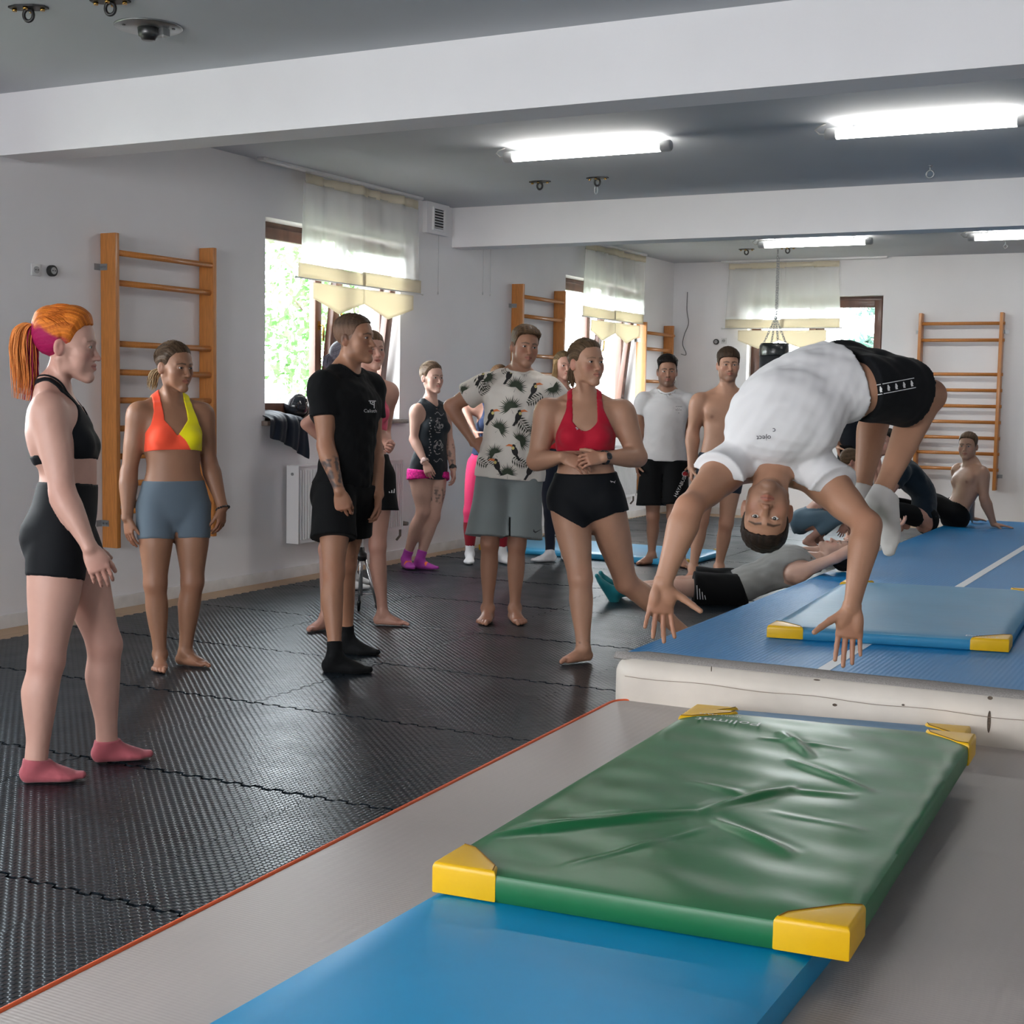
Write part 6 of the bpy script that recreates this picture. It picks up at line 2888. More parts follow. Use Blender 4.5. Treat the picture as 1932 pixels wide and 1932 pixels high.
def drape(name, label, y0, y1, mat, seed=0):
    r = random.Random(seed)
    path = [(-.20, .012), (-.10, .016), (.0, .014), (.052, .010), (.068, -.03), (.066, -.10), (.07, -.17), (.066, -.235)]
    V, F_ = [], []
    nu = 36
    for j, (x, z) in enumerate(path):
        for i in range(nu + 1):
            s = i / nu
            y = y0 + (y1 - y0) * s + (.05 * (j / 7) * (s - .3))
            w = .012 * math.sin(s * 17 + j * .6) + .007 * math.sin(s * 39 + j)
            hemz = -.10 * max(0, (s - .35)) * (j / 7) ** 2 + .11 * (1 - s) * (j / 7) ** 2
            if j < 4:
                V.append((x, y, WZ0 + z + abs(w) + .006 + .05 * math.exp(-((s - .5) / .3) ** 2) * (1 - j / 4)))
            else:
                V.append((x + w + .012, y, WZ0 + z + hemz))
    for j in range(len(path) - 1):
        for i in range(nu):
            a = j * (nu + 1) + i
            F_.append((a, a + 1, a + nu + 2, a + nu + 1))
    o = from_np(name, np.array(V), np.array(F_), mat, None, True)
    o.modifiers.new('thickness', 'SOLIDIFY').thickness = .006
    sb = o.modifiers.new('smooth', 'SUBSURF')
    sb.levels = sb.render_levels = 1
    tag(o, label, 'clothing')
    return o


y_a = on_x(508, 800, .06)[1]
y_b = on_x(572, 800, .06)[1]
drape('folded_shirt', 'dark navy clothes hanging over the nearest window sill', y_a, y_b, cloth('navy_garment', (22, 30, 42)), 3)
st = on_x(735, 776, -.18)
s_ = MB().box((-.178, st[1] - .05, st[2] - .06), (-.1765, st[1] + .05, st[2] + .06)).build('window_sticker', material('pale_sticker', srgb(190, 215, 225), rough=.6, noise=(30, .2)))
tag(s_, 'small pale blue sticker on the nearest window pane', 'sticker')
PALE = (.57, .325, .255)
TAN = (.29, .142, .083)
MED = (.42, .22, .14)
ROSY = (.52, .28, .21)


def cdir(r, u, t, P=None):
    """direction from camera-relative parts: right, up, towards the camera"""
    f = unit(np.array([RC[2][0], RC[2][1], 0]))
    rr = np.array([f[1], -f[0], 0])
    return unit(r * rr + u * UPZ - t * f)


def ink(joint_a, joint_b, t0, t1, amount=.85, scale=120, thr=-.1, rad=.09, col=(.035, .038, .045), off=2):
    """tattoo: dark drawing on a stretch of a limb"""
    def fn(V, c, J, Bd):
        A, B = J[joint_a], J[joint_b]
        d = unit(B - A)
        L = np.linalg.norm(B - A)
        t = (V - A) @ d / L
        r = np.linalg.norm((V - A) - ((V - A) @ d)[:, None] * d, axis=1)
        n = snoise(V[:, 0], V[:, 1], V[:, 2], scale, n=5, off=off)
        m = (t > t0) & (t < t1) & (r < rad)
        edge = np.clip(np.minimum(t - t0, t1 - t) / .06, 0, 1)
        w = m * np.clip((n - thr) * 4, 0, 1) * edge * amount
        return c * (1 - w[:, None]) + np.array(col)[None] * w[:, None]
    return fn


def stripes(J, base, bands, col=(.02, .02, .025)):
    def fn(V, s):
        an = J['a' + s]
        sd = unit(J['k' + s] - an)
        t = (V - an) @ sd
        c = np.tile(np.array(base, float), (len(V), 1))
        for a, b in bands:
            c[(t > a) & (t < b)] = col
        return c
    return fn


def plane_at(J, u, v, front=.5):
    dep = depth_of(J['neck'])
    o = at_depth(u, v, dep)
    d = unit(ray(u, v))
    ux = unit(np.cross(d, UPZ))
    uy = np.cross(ux, d)
    return o - d * front, ux, uy, d, dep / FPX


def ellipse(cx, cy, rx, ry, n=14, rot=0):
    c, s = math.cos(rot), math.sin(rot)
    return [(cx + rx * math.cos(t) * c - ry * math.sin(t) * s, cy + rx * math.cos(t) * s + ry * math.sin(t) * c) for t in [6.2832 * i / n for i in range(n)]]


def wrist_watch(root, J, s, mat, face_dir, k=1.0, up=.02, band=.030):
    d = unit(J['w' + s] - J['e' + s])
    c = J['w' + s] - d * up
    f = ortho(d, face_dir)[1]
    x = np.cross(d, f)
    m = MB()
    ring = []
    for i in range(20):
        a = 6.283 * i / 20
        ring.append(c + band * k * (x * math.cos(a) * 1.05 + f * math.sin(a) * .86))
    ring.append(ring[0])
    P_, F_ = [], []
    for q in ring:
        n = unit(q - c)
        for (dd, rr) in ((-.010, 0), (.010, 0), (.010, .003), (-.010, .003)):
            P_.append(q + d * dd + n * rr)
    for i in range(20):
        for j in range(4):
            F_.append((i * 4 + j, (i + 1) * 4 + j, (i + 1) * 4 + (j + 1) % 4, i * 4 + (j + 1) % 4))
    m.add(P_, F_)
    cc = c + f * band * k * .88
    disc = []
    for r_, h_ in ((.017, 0), (.019, .003), (.019, .007), (.016, .009)):
        for i in range(18):
            a = 6.283 * i / 18
            disc.append(cc + f * h_ + r_ * (x * math.cos(a) + d * math.sin(a)))
    F2 = []
    for j in range(3):
        for i in range(18):
            F2.append((j * 18 + i, j * 18 + (i + 1) % 18, (j + 1) * 18 + (i + 1) % 18, (j + 1) * 18 + i))
    F2.append(list(range(54, 72)))
    m.add(disc, F2, True)
    return m.build('wrist_watch', mat, root)


BLK = cloth('black_knit', (9, 12, 17), rough=.75, sheen=.02)
BLK2 = cloth('black_cotton', (9, 10, 12), rough=.9, sheen=.02)
WHT = cloth('white_cotton', (214, 212, 212), rough=.9)
PRT = material('white_print', (.72, .72, .72), rough=.7)
PRTD = material('dark_print', (.03, .03, .035), rough=.7)


# ---------------------------------------------------------------- woman with orange ponytail
def dress1(P):
    S, J, Bd, root = P
    wear_bra(P, BLK, 'crop_top', halter=True, top=-.085, lo_t=.49)
    for sg in (-1, 1):
        wear_strap(P, [(sg * .062, .085, -.10), (sg * .060, .07, -.05), (sg * .062, .03, .015), (sg * .055, -.03, .045), (sg * .03, -.07, .055), (0, -.08, .055)], .020, BLK)
        wear_strap(P, [(sg * .050, .09, -.09), (sg * .047, .07, -.03), (sg * .052, .03, .04), (sg * .045, -.03, .068), (0, -.08, .072)], .007, BLK)
    wear_shorts(P, 'bike_shorts', BLK, top=.345, leg=.36, off=.006)
    wear_socks(P, cloth('rose_sock', (172, 88, 96)), high=.004)
    F = J['hf']

    def colfn(x, y, z, c):
        w = np.clip((.028 - z - .42 * y) / .02 + .35 * np.sin(x * 160 + z * 60), 0, 1)[:, None]
        mag = np.array([.34, .012, .085])
        return c * (1 - w) + mag * w * (.45 + .55 * np.clip(c[:, :1] / .6, 0, 1))
    wear_hair(P, 'back', (.78, .235, .03), (.38, .08, .012), thick=.013, line='f', colfn=colfn, lift=lambda x, y, z: .009 * np.clip((z - .06) / .05, 0, 1) * (1 + .5 * np.sin(y * 45)))
    pts = [F(0, -.100, .060), F(0, -.124, .064), F(0, -.143, .035), F(0, -.142, -.03), F(0, -.130, -.12), F(0, -.128, -.215)]

    def sc(p, cc, w):
        if p[2] + .42 * p[1] < .018 + .012 * w:
            return np.array([.34, .012, .085]) * (.4 + .8 * w)
        return cc
    strands(P, (0, -.100, .060), (.86, .30, .05), (.46, .10, .015), n=420, thick=.016, seed=2, colfn=sc, thin=.0013)

    def tc(a, rr, w):
        if (math.sin(a) > .3 and rr > .3) or w > .6:
            return np.array([.78, .27, .07]) * (.6 + .5 * w)
        return np.array([.32, .012, .07]) * (.5 + .8 * w)
    tail(P, pts, [.014, .028, .042, .050, .048, .036], (1, 1, 1), (1, 1, 1), n=460, colfn=tc, seed=4, thin=.0021)


S1 = dict(H=1.70, sex='f', skin=PALE, fr=(70, 1476, 82), fl=(203, 1437, 96), pel=(118, 1000, 0), pphi=84, neck=(103, 746, 0), cphi=80,
          head=(127, 655, .0), hphi=80, hpitch=-5, hk=1.06, kr=(87, 1246, -.02), kl=(197, 1216, 0),
          er=(118, 932, -.03), wr=(170, 1034, -.03), el=(135, 915, .05), wl=(158, 1020, .02),
          handr=dict(d=cdir(.38, -.92, 0), n=cdir(-.35, -.1, -.9), th=cdir(.9, .3, .2), curl=.30, spread=.04, tout=.3),
          hairline='f', socks=1, bust=.95, glute=1.0, handk=1.08, arm=1.42, leg=1.16, fat=1.18, dress=dress1, sw=.15, lordo=.03,
          facecol=dict(brow=(.22, .10, .05), browa=.6, blush=.6), iris=(.06, .08, .07), face=dict(nose=.9, eyeo=1.15))
make_person(S1, 'woman in profile with bright orange and magenta ponytail, black crop top and rose socks')


# ---------------------------------------------------------------- tanned woman
def dress2(P):
    S, J, Bd, root = P
    F = Bd['CF']

    def colr(V):
        x, y, z = F.inv(V[:, 0], V[:, 1], V[:, 2])
        e = np.interp(z, [-.34, -.27, -.20, -.165, .05], [-.085, -.075, -.03, .005, .005])
        w = ((x < e) & (y > -.02))[:, None]
        w = w | ((y <= -.02) & (z > -.01))[:, None]
        return np.where(w, np.array(srgb(238, 224, 18)), np.array(srgb(255, 88, 58)))
    wear_bra(P, cloth('two_tone_knit', (255, 90, 60), vcol=True, rough=.8), lo_t=.53, top=-.185, vshape=.085, strap=(.062, .100), colour=colr, arm_cut=.128, h=.0038)
    wear_shorts(P, 'grey_shorts', cloth('grey_melange', (92, 105, 116)), top=.27, leg=.42, off=.006)
    F = J['hf']
    wear_hair(P, 'back', (.085, .05, .027), (.025, .014, .009), thick=.009, line='f')
    strands(P, (0, -.100, -.015), (.15, .09, .05), (.03, .018, .012), n=260, thick=.009, seed=3)
    pts = [F(0, -.100, -.015), F(.02, -.122, -.045), F(.035, -.125, -.09), F(.05, -.115, -.135)]
    tail(P, pts, [.014, .026, .026, .014], (.45, .32, .18), (.14, .08, .04), n=90, seed=5)
    w = J['wl']
    d = unit(J['wl'] - J['el'])
    x = unit(np.cross(d, [1, 0, .2]))
    y = np.cross(d, x)
    m = MB()
    for i in range(16):
        a = 6.283 * i / 16
        c = w + d * .004 + .033 * (x * math.cos(a) + y * math.sin(a))
        m.lathe([(.0001, -.0055), (.004, -.004), (.0058, 0), (.004, .004), (.0001, .0055)], c, n=8)
    m.build('bracelet', material('black_bead', (.02, .018, .018), rough=.35), root)


S2 = dict(H=1.66, sex='f', skin=TAN, fr=(302, 1262, -2), fl=(350, 1256, 58), pel=(328, 958, 0), pphi=10, neck=(322, 762, 0), cphi=16,
          head=(330, 694, -.02), hphi=40, hpitch=-6, hroll=0, kr=(293, 1102, -.03), kl=(363, 1098, -.03), sw=.172,
          er=(243, 893, .02), wr=(240, 978, -.04), el=(394, 872, .03), wl=(420, 958, -.06),
          handr=dict(d=cdir(.12, -1, .1), n=cdir(.5, 0, -.6), th=cdir(.6, 0, .7), curl=.2, spread=.04, tout=.32),
          handl=dict(d=cdir(-.05, -1, .1), n=cdir(-.7, 0, -.3), th=cdir(-.5, 0, .8), curl=.3, spread=.04, tout=.32),
          hairline='f', bust=.95, dress=dress2, arm=1.3, mus=1.12, fat=1.12, leg=1.06, hk=1.0,
          facecol=dict(brow=(.03, .018, .012), browa=.9, blush=.2), iris=(.03, .02, .012))
make_person(S2, 'tanned woman in orange and yellow sports bra and grey shorts')


# ---------------------------------------------------------------- man in black
def dress3(P):
    S, J, Bd, root = P
    sh = wear_tshirt(P, 't_shirt', BLK2, hem_t=.02, sleeve=.50, loose=.014, sl_loose=.010, neck_r=.066, wr=.006, flare=1.5)
    wear_shorts(P, 'shorts', BLK2, top=.05, leg=.60, loose=.022, flare=.008, wr=.003)
    wear_socks(P, BLK2, high=.07)
    o, ux, uy, d, m = plane_at(J, 702, 763)
    mark = [[(-8, 9), (3, 9), (3, 7), (-8, 7)], [(-5, 7), (-3, 7), (-3, 1), (-5, 3)], [(-3, 3), (4, 0), (4, -2), (-3, 1)], [(3, 9), (9, 9), (9, 7), (3, 7)], [(4, 7), (6, 7), (6, -9), (4, -9)], [(0, 6), (3, 6), (3, 3), (0, 3)]]
    decal(root, sh, [[(a * m * .8, b * m * .8) for a, b in q] for q in mark], o, ux, uy, d, PRT, 'shirt_mark', res=.01)
    decal(root, sh, [[(a - 3 * m, b - 15 * m) for a, b in q] for q in text_polys('Calisth', .03, w=24 * m)], o, ux, uy, d, PRT, 'shirt_lettering', res=.01)
    wear_hair(P, 'short', (.085, .05, .03), (.05, .03, .02), thick=.0075, fade=.0012, line='m', colfn=lambda x, y, z, c: c + (np.array([.17, .095, .062]) - c) * np.clip((.078 - z) / .035, 0, .85)[:, None])
    # thin neck chain
    ch = MB()
    C = Bd['CF']
    pts = []
    for i in range(25):
        a = 6.283 * i / 24
        pts.append(C(.064 * math.cos(a), .062 * math.sin(a) - .006, .030 - .028 * math.sin(a)))
    ch.tube(pts, .0012, n=5, caps=False)
    ch.build('neck_chain', material('silver', (.7, .7, .7), rough=.3, metal=1), root)


S3 = dict(H=1.80, sex='m', skin=(.35, .17, .10), fr=(632, 1268, 78), fl=(655, 1232, 68), pel=(650, 920, 0), pphi=55, neck=(655, 710, 0), cphi=48,
          head=(669, 641, 0), hphi=62, hpitch=0, hk=1.05, kr=(629, 1080, -.02), kl=(652, 1066, 0),
          er=(614, 842, -.02), wr=(641, 928, -.06), el=(706, 848, 0), wl=(714, 934, -.06),
          handr=dict(d=cdir(.18, -1, 0), n=cdir(.1, 0, -1), th=cdir(.9, 0, .3), curl=.5, spread=.03, tcurl=.4, tout=.25),
          handl=dict(d=cdir(.05, -1, .1), n=cdir(-.9, 0, .2), th=cdir(0, 0, 1), curl=.42, spread=.03, tout=.25),
          socks=1, arm=1.08, mus=1.15, leg=1.0, dress=dress3, paint=[ink('er', 'wr', .28, .95, thr=-.15), ink('er', 'wr', -.05, .15, thr=.5)],
          facecol=dict(brow=(.05, .03, .02), stubble=.12, scalp=(.10, .06, .042), scalpa=.72, blush=.35), iris=(.06, .04, .025), face=dict(jaw=1.02))
make_person(S3, 'man in black T-shirt and black shorts with tattooed forearm and buzz cut')


# ---------------------------------------------------------------- woman in pink behind him
def dress4(P):
    S, J, Bd, root = P
    wear_bra(P, cloth('pink_knit', (214, 84, 110)), lo_t=.50, top=-.15, strap=(.075, .090), arm_cut=.10, scoop=.08)
    sh = wear_shorts(P, 'shorts', BLK2, top=.28, leg=.46, loose=.02, flare=.02, wr=.003)
    o, ux, uy, d, m = plane_at(J, 740, 927)
    decal(root, sh, [[((i * 4 - 6) * m, -3 * m), ((i * 4 - 3.4) * m, -3 * m), ((i * 4 - 5 + i) * m, (i * 2.6) * m), ((i * 4 - 6.6 + i) * m, (i * 2.6 - .5) * m)] for i in range(3)], o, ux, uy, d, PRT, 'shorts_mark', res=.02)
    wear_hair(P, 'short', (.17, .095, .05), (.07, .04, .022), thick=.012, line='low')


S4 = dict(H=1.74, sex='f', skin=ROSY, fr=(614, 1188, -45), fl=(722, 1180, 78), pel=(686, 905, 0), pphi=15, neck=(692, 722, 0), cphi=12,
          head=(699, 664, -.02), hphi=28, hpitch=3, hk=.98, kr=(618, 1036, -.02), kl=(712, 1030, -.03), sw=.142,
          er=(578, 800, .02), wr=(632, 850, .05), el=(726, 822, .06), wl=(731, 838, -.2),
          handl=dict(d=cdir(.3, -.2, .6), n=cdir(-.6, .3, .3), th=cdir(-.2, .8, .3), curl=.5, spread=.05, tout=.2, tcurl=.5),
          near=False, hh=.0038, arm=1.0, dress=dress4, hairline='low', bust=.8, fat=.95, leg=.92,
          facecol=dict(brow=(.10, .055, .03), blush=.4), face=dict(mouth=1.2))
make_person(S4, 'woman in pink sports bra standing behind man in black')


# ---------------------------------------------------------------- woman with grey hair hidden behind
def dress5(P):
    S, J, Bd, root = P
    wear_tshirt(P, 't_shirt', cloth('navy_cotton', (40, 48, 70)), hem_t=.05, sleeve=.4, loose=.01)
    wear_shorts(P, 'leggings', BLK, top=.25, leg=1.7, off=.005)
    wear_socks(P, WHT, high=.06)
    wear_hair(P, 'back', (.30, .29, .34), (.12, .11, .14), thick=.014, line='f')
    F = J['hf']
    tail(P, [F(0, -.09, .03), F(0, -.125, .0), F(0, -.13, -.06), F(0, -.12, -.11)], [.03, .04, .04, .02], (.36, .35, .42), (.14, .13, .17), n=80, seed=8)


S5 = dict(H=1.66, sex='f', skin=ROSY, fr=(655, 1112, 85), fl=(664, 1103, 85), pel=(652, 893, 0), pphi=85, neck=(646, 727, 0), cphi=80, head=(652, 676, 0), hphi=80,
          kr=(655, 1000, 0), kl=(662, 998, 0), er=(646, 795, -.02), wr=(656, 850, -.02), el=(660, 795, .02), wl=(668, 850, 0), near=False, hairline='f', socks=1, dress=dress5, arm=.95)
make_person(S5, 'person with lilac grey hair and white socks hidden behind man in black')


# ---------------------------------------------------------------- woman in dark tank top
def dress6(P):
    S, J, Bd, root = P
    sh = wear_tshirt(P, 'tank_top', cloth('charcoal_cotton', (26, 32, 38)), hem_t=-.06, loose=.022, sleeves=False, neck_r=.064, flare=1.25, vneck=.05)
    o, ux, uy, d, m = plane_at(J, 826, 825)
    rr = random.Random(5)
    polys = []
    for cy in (22, -18):
        for i in range(34):
            a = rr.random() * 6.28
            r_ = rr.random() ** .5
            polys.append(ellipse((1 + r_ * 9 * math.cos(a)) * m, (cy + r_ * 14 * math.sin(a)) * m, .9 * m, 2.0 * m, 6, a))
    for i in range(15):
        polys.append(ellipse((-14 + 1.5 * math.sin(i * 2.1)) * m, (36 - 5 * i) * m, 1.5 * m, 1.3 * m, 6))
    for i in range(9):
        polys.append(ellipse((-6 + 1.9 * i) * m, (-43 - 3 * math.sin(i * .8)) * m, 1.4 * m, .8 * m, 6, i))
        polys.append(ellipse((-5 + 1.9 * i) * m, (44 + 3 * math.sin(i * .8)) * m, 1.4 * m, .8 * m, 6, -i))
    tag(decal(root, sh, polys, o, ux, uy, d, material('grey_print', (.28, .26, .26), rough=.8), 'shirt_print'), kind='stuff')
    wear_shorts(P, 'shorts', material('magenta_print', srgb(205, 20, 130), rough=.8, noise=(60, .5)), top=.06, leg=.14, loose=.014, flare=.012)

    def sc(V, s):
        an = J['a' + s]
        t = (V - an) @ J['toe' + s]
        zz = V[:, 2] - an[2]
        c = np.tile(np.array(srgb(168, 64, 160)), (len(V), 1))
        c[(np.abs(t - .06) < .009) & (zz > -.042) & (zz < -.012)] = srgb(240, 120, 60)
        return c
    wear_socks(P, cloth('purple_sock', (168, 64, 160), vcol=True), high=.075, colour=sc)
    wear_hair(P, 'back', (.15, .095, .06), (.06, .038, .024), thick=.012, line='f')
    F = J['hf']
    strands(P, (0, -.100, .02), (.24, .16, .10), (.09, .06, .04), n=180, thick=.012, seed=9)
    m_ = MB()
    m_.lathe([(.001, -.03), (.022, -.02), (.03, 0), (.022, .02), (.001, .03)], F(-.01, -.115, .02), n=14)
    m_.build('hair_bun', material('bun_hair', (.12, .08, .05), rough=.5, bump=(200, .5, .004)), root)
    wrist_watch(root, J, 'r', material('rose_strap', (.55, .38, .34), rough=.5), cdir(0, .2, 1))
    wrist_watch(root, J, 'l', material('black_strap', (.02, .02, .02), rough=.5), cdir(0, .2, 1), band=.026).name = 'wrist_band'


S6 = dict(H=1.64, sex='f', skin=(.50, .30, .235), fr=(766, 1072, 18), fl=(792, 1074, 72), pel=(808, 893, 0), pphi=42, neck=(813, 764, 0), cphi=40,
          head=(815, 714, -.01), hphi=38, hpitch=-2, hk=1.0, kr=(798, 966, -.04), kl=(817, 976, -.02), sw=.155,
          er=(781, 829, .0), wr=(803, 874, -.10), el=(847, 834, 0), wl=(855, 886, -.08),
          handr=dict(d=cdir(.3, -.9, .2), n=cdir(.2, 0, -1), th=cdir(.8, .2, .2), curl=.35, spread=.03, tout=.25),
          handl=dict(d=cdir(.1, -1, .1), n=cdir(-.8, 0, .4), th=cdir(.2, 0, .9), curl=.35, spread=.05, tout=.3),
          near=False, hh=.0038, hairline='f', socks=1, arm=1.2, mus=1.1, dress=dress6, leg=1.05,
          paint=[ink('el', 'wl', .1, .9, thr=.25, amount=.7), ink('hl', 'kl', .35, .72, thr=.0, amount=.75)],
          facecol=dict(brow=(.07, .045, .03), blush=.3))
make_person(S6, 'woman in dark printed tank top, magenta shorts and purple socks')


# ---------------------------------------------------------------- man in toucan shirt
def fan(cx, cy, r, a0, spread=3.6, n=19):
    out = []
    for i in range(n):
        a = a0 - spread / 2 + spread * i / (n - 1)
        L = r * (1.02 + .14 * math.sin(i * 2.3))
        w = r * .062
        c, s = math.cos(a), math.sin(a)
        out.append([(cx, cy), (cx + .45 * L * c - w * s, cy + .45 * L * s + w * c), (cx + L * c, cy + L * s), (cx + .45 * L * c + w * s, cy + .45 * L * s - w * c)])
    a = a0 + math.pi
    out.append([(cx, cy), (cx + r * .5 * math.cos(a) - .6 * r * .03, cy + r * .5 * math.sin(a)), (cx + r * .5 * math.cos(a) + .6 * r * .03, cy + r * .5 * math.sin(a))])
    return out


def frond(cx, cy, r, a0, n=7):
    out = []
    ca, sa = math.cos(a0), math.sin(a0)
    for i in range(n):
        t = (i + .4) / n
        bx, by = cx + ca * r * (t * 2 - 1), cy + sa * r * (t * 2 - 1)
        L = r * .75 * math.sin(math.pi * (.25 + .65 * t))
        for s in (-1, 1):
            a = a0 + s * 1.05
            c, s_ = math.cos(a), math.sin(a)
            w = r * .075
            out.append([(bx, by), (bx + .5 * L * c - w * s_, by + .5 * L * s_ + w * c), (bx + L * c, by + L * s_), (bx + .5 * L * c + w * s_, by + .5 * L * s_ - w * c)])
    out.append([(cx - ca * r, cy - sa * r), (cx + ca * r + .04 * r * sa, cy + sa * r - .04 * r * ca), (cx + ca * r - .04 * r * sa, cy + sa * r + .04 * r * ca)])
    return out


def dress7(P):
    S, J, Bd, root = P
    sh = wear_tshirt(P, 't_shirt', cloth('cream_cotton', (216, 208, 198)), hem_t=-.04, sleeve=.52, loose=.026, sl_loose=.022, neck_r=.064, flare=1.9, wr=.005)
    u0, v0 = 965, 790
    o, ux, uy, d, m = plane_at(J, u0, v0)
    q = lambda x, y: ((820 + x * .2174 - u0) * m, -(590 + y * .2174 - v0) * m)
    dark, grn, org, wht, blk = [], [], [], [], []
    for x, y, r, a in ((700, 650, 95, 1.2), (660, 830, 100, 2.0), (560, 1010, 90, .8), (740, 1110, 90, .6), (1020, 640, 85, -.9), (530, 1220, 80, 2.2), (640, 1390, 85, 1.6), (880, 1020, 80, 2.6), (250, 690, 70, 2.4), (450, 560, 80, -.3), (900, 1330, 70, 2.2)):
        grn += fan(*q(x, y), r * .2174 * m, a)
    for x, y, r, a in ((870, 750, 80, -2.6), (760, 960, 85, -.9), (400, 1290, 75, -.5), (740, 1290, 75, -.4), (390, 610, 85, -1.0), (430, 680, 60, .7), (520, 1290, 60, 2.6), (620, 500, 55, .5)):
        dark += frond(*q(x, y), r * .2174 * m, a)
    for x, y, f in ((640, 545, 1), (855, 665, 1), (490, 900, 1), (725, 900, 1), (700, 1195, -1), (550, 1320, -1), (400, 560, 1), (830, 1360, 1)):
        cx, cy = q(x, y)
        s = 7.5 * m
        blk.append(ellipse(cx, cy, s * .75, s * 1.25, 12, -.35 * f))
        blk.append(ellipse(cx + .35 * s * f, cy + 1.2 * s, s * .55, s * .5, 10))
        blk.append([(cx - .5 * s * f, cy - .6 * s), (cx - 1.5 * s * f, cy - 2.3 * s), (cx - .9 * s * f, cy - 2.4 * s), (cx, cy - .9 * s)])
        wht.append(ellipse(cx + .45 * s * f, cy + .75 * s, s * .38, s * .42, 9))
        org.append([(cx + .55 * s * f, cy + 1.55 * s), (cx + 1.5 * s * f, cy + 1.75 * s), (cx + 2.4 * s * f, cy + 1.2 * s), (cx + 1.5 * s * f, cy + 1.2 * s), (cx + .7 * s * f, cy + 1.05 * s)])
    tag(decal(root, sh, grn, o, ux, uy, d, material('leaf_print', srgb(58, 66, 52), rough=.9), 'palm_print', res=.02, off=.0015), kind='stuff')
    tag(decal(root, sh, dark, o, ux, uy, d, material('dark_leaf_print', srgb(44, 44, 32), rough=.9), 'frond_print', res=.02, off=.0018), kind='stuff')
    tag(decal(root, sh, blk, o, ux, uy, d, material('bird_print', srgb(40, 38, 38), rough=.9), 'bird_print', res=.02, off=.0022), kind='stuff')
    tag(decal(root, sh, wht, o, ux, uy, d, material('bird_chest_print', srgb(205, 190, 120), rough=.9), 'bird_chest_print', off=.0028, res=.02), kind='stuff')
    tag(decal(root, sh, org, o, ux, uy, d, material('beak_print', srgb(214, 120, 70), rough=.9), 'beak_print', off=.0028, res=.02), kind='stuff')
    so = wear_shorts(P, 'shorts', cloth('grey_sweat', (122, 128, 128)), top=-.01, leg=.90, loose=.030, flare=.022, wr=.004)
    o, ux, uy, d, m = plane_at(J, 1015, 1002)
    sw = [(-8, 4), (-9, -1), (-5, -4), (9, 5), (-4, -1), (-6, 0)]
    decal(root, so, [[(a * m, b * m) for a, b in sw]], o, ux, uy, d, PRTD, 'shorts_mark', res=.01)
    wear_hair(P, 'short', (.13, .075, .038), (.045, .026, .015), thick=.019, fade=.005, line='m', lift=lambda x, y, z: .010 * np.clip((y - .0) / .06, 0, 1) * np.clip((z - .06) / .03, 0, 1))


S7 = dict(H=1.82, sex='m', skin=(.37, .185, .115), fr=(920, 1172, -12), fl=(971, 1172, 16), pel=(962, 893, 0), pphi=2, neck=(977, 714, 0), cphi=6, ctilt=-2,
          head=(990, 656, -.03), hphi=20, hpitch=-4, hroll=-6, hk=1.02, kr=(924, 1026, -.03), kl=(975, 1028, -.03), sw=.198,
          er=(850, 766, .08), wr=(893, 835, -.03), el=(1082, 790, .10), wl=(1032, 838, .0),
          handr=dict(d=cdir(.85, .1, .4), n=cdir(-.1, -.5, -.8), th=cdir(.2, -.6, -.5), curl=.18, spread=.10),
          handl=dict(d=cdir(-.85, -.05, .35), n=cdir(.2, -.5, -.8), th=cdir(-.2, -.6, -.5), curl=.2, spread=.1),
          arm=1.05, mus=1.05, crotch=-.24, dress=dress7,
          facecol=dict(brow=(.08, .05, .03), stubble=.18, stubcol=(.16, .09, .06), blush=.5, scalp=(.13, .085, .06), scalpa=.6), iris=(.05, .06, .05), face=dict(jaw=.98))
make_person(S7, 'man in toucan and palm print T-shirt and grey shorts')


# ---------------------------------------------------------------- pink leggings, hidden behind toucan shirt
def dress8(P):
    S, J, Bd, root = P
    wear_tshirt(P, 'tank_top', cloth('navy_knit', (38, 52, 84)), hem_t=.15, loose=.006, sleeves=False)

    def lc(V):
        c = np.tile(np.array(srgb(226, 60, 110)), (len(V), 1))
        c[V[:, 2] < .36] = srgb(140, 24, 40)
        return c
    wear_shorts(P, 'leggings', cloth('pink_legging', (226, 60, 110), vcol=True), top=.25, leg=1.72, off=.006, colour=lc)
    wear_socks(P, cloth('striped_sock', (230, 230, 230), vcol=True), high=.17, colour=stripes(J, srgb(226, 226, 228), ((.10, .112), (.125, .137), (.150, .160)), (.03, .03, .035)))
    wear_hair(P, 'back', (.18, .10, .055), (.07, .04, .02), thick=.013, line='f')


S8 = dict(H=1.68, sex='f', skin=ROSY, fr=(886, 1062, -5), fl=(948, 1062, 30), pel=(922, 878, 0), pphi=0, neck=(937, 762, 0), cphi=5, head=(943, 717, 0), hphi=10,
          kr=(888, 966, -.02), kl=(946, 968, 0), er=(876, 768, .0), wr=(897, 816, -.12), el=(985, 800, 0), wl=(985, 850, 0), near=False, socks=1, hairline='f', dress=dress8, handr=dict(curl=.3))
make_person(S8, 'person in pink leggings and striped white socks behind man in toucan shirt')


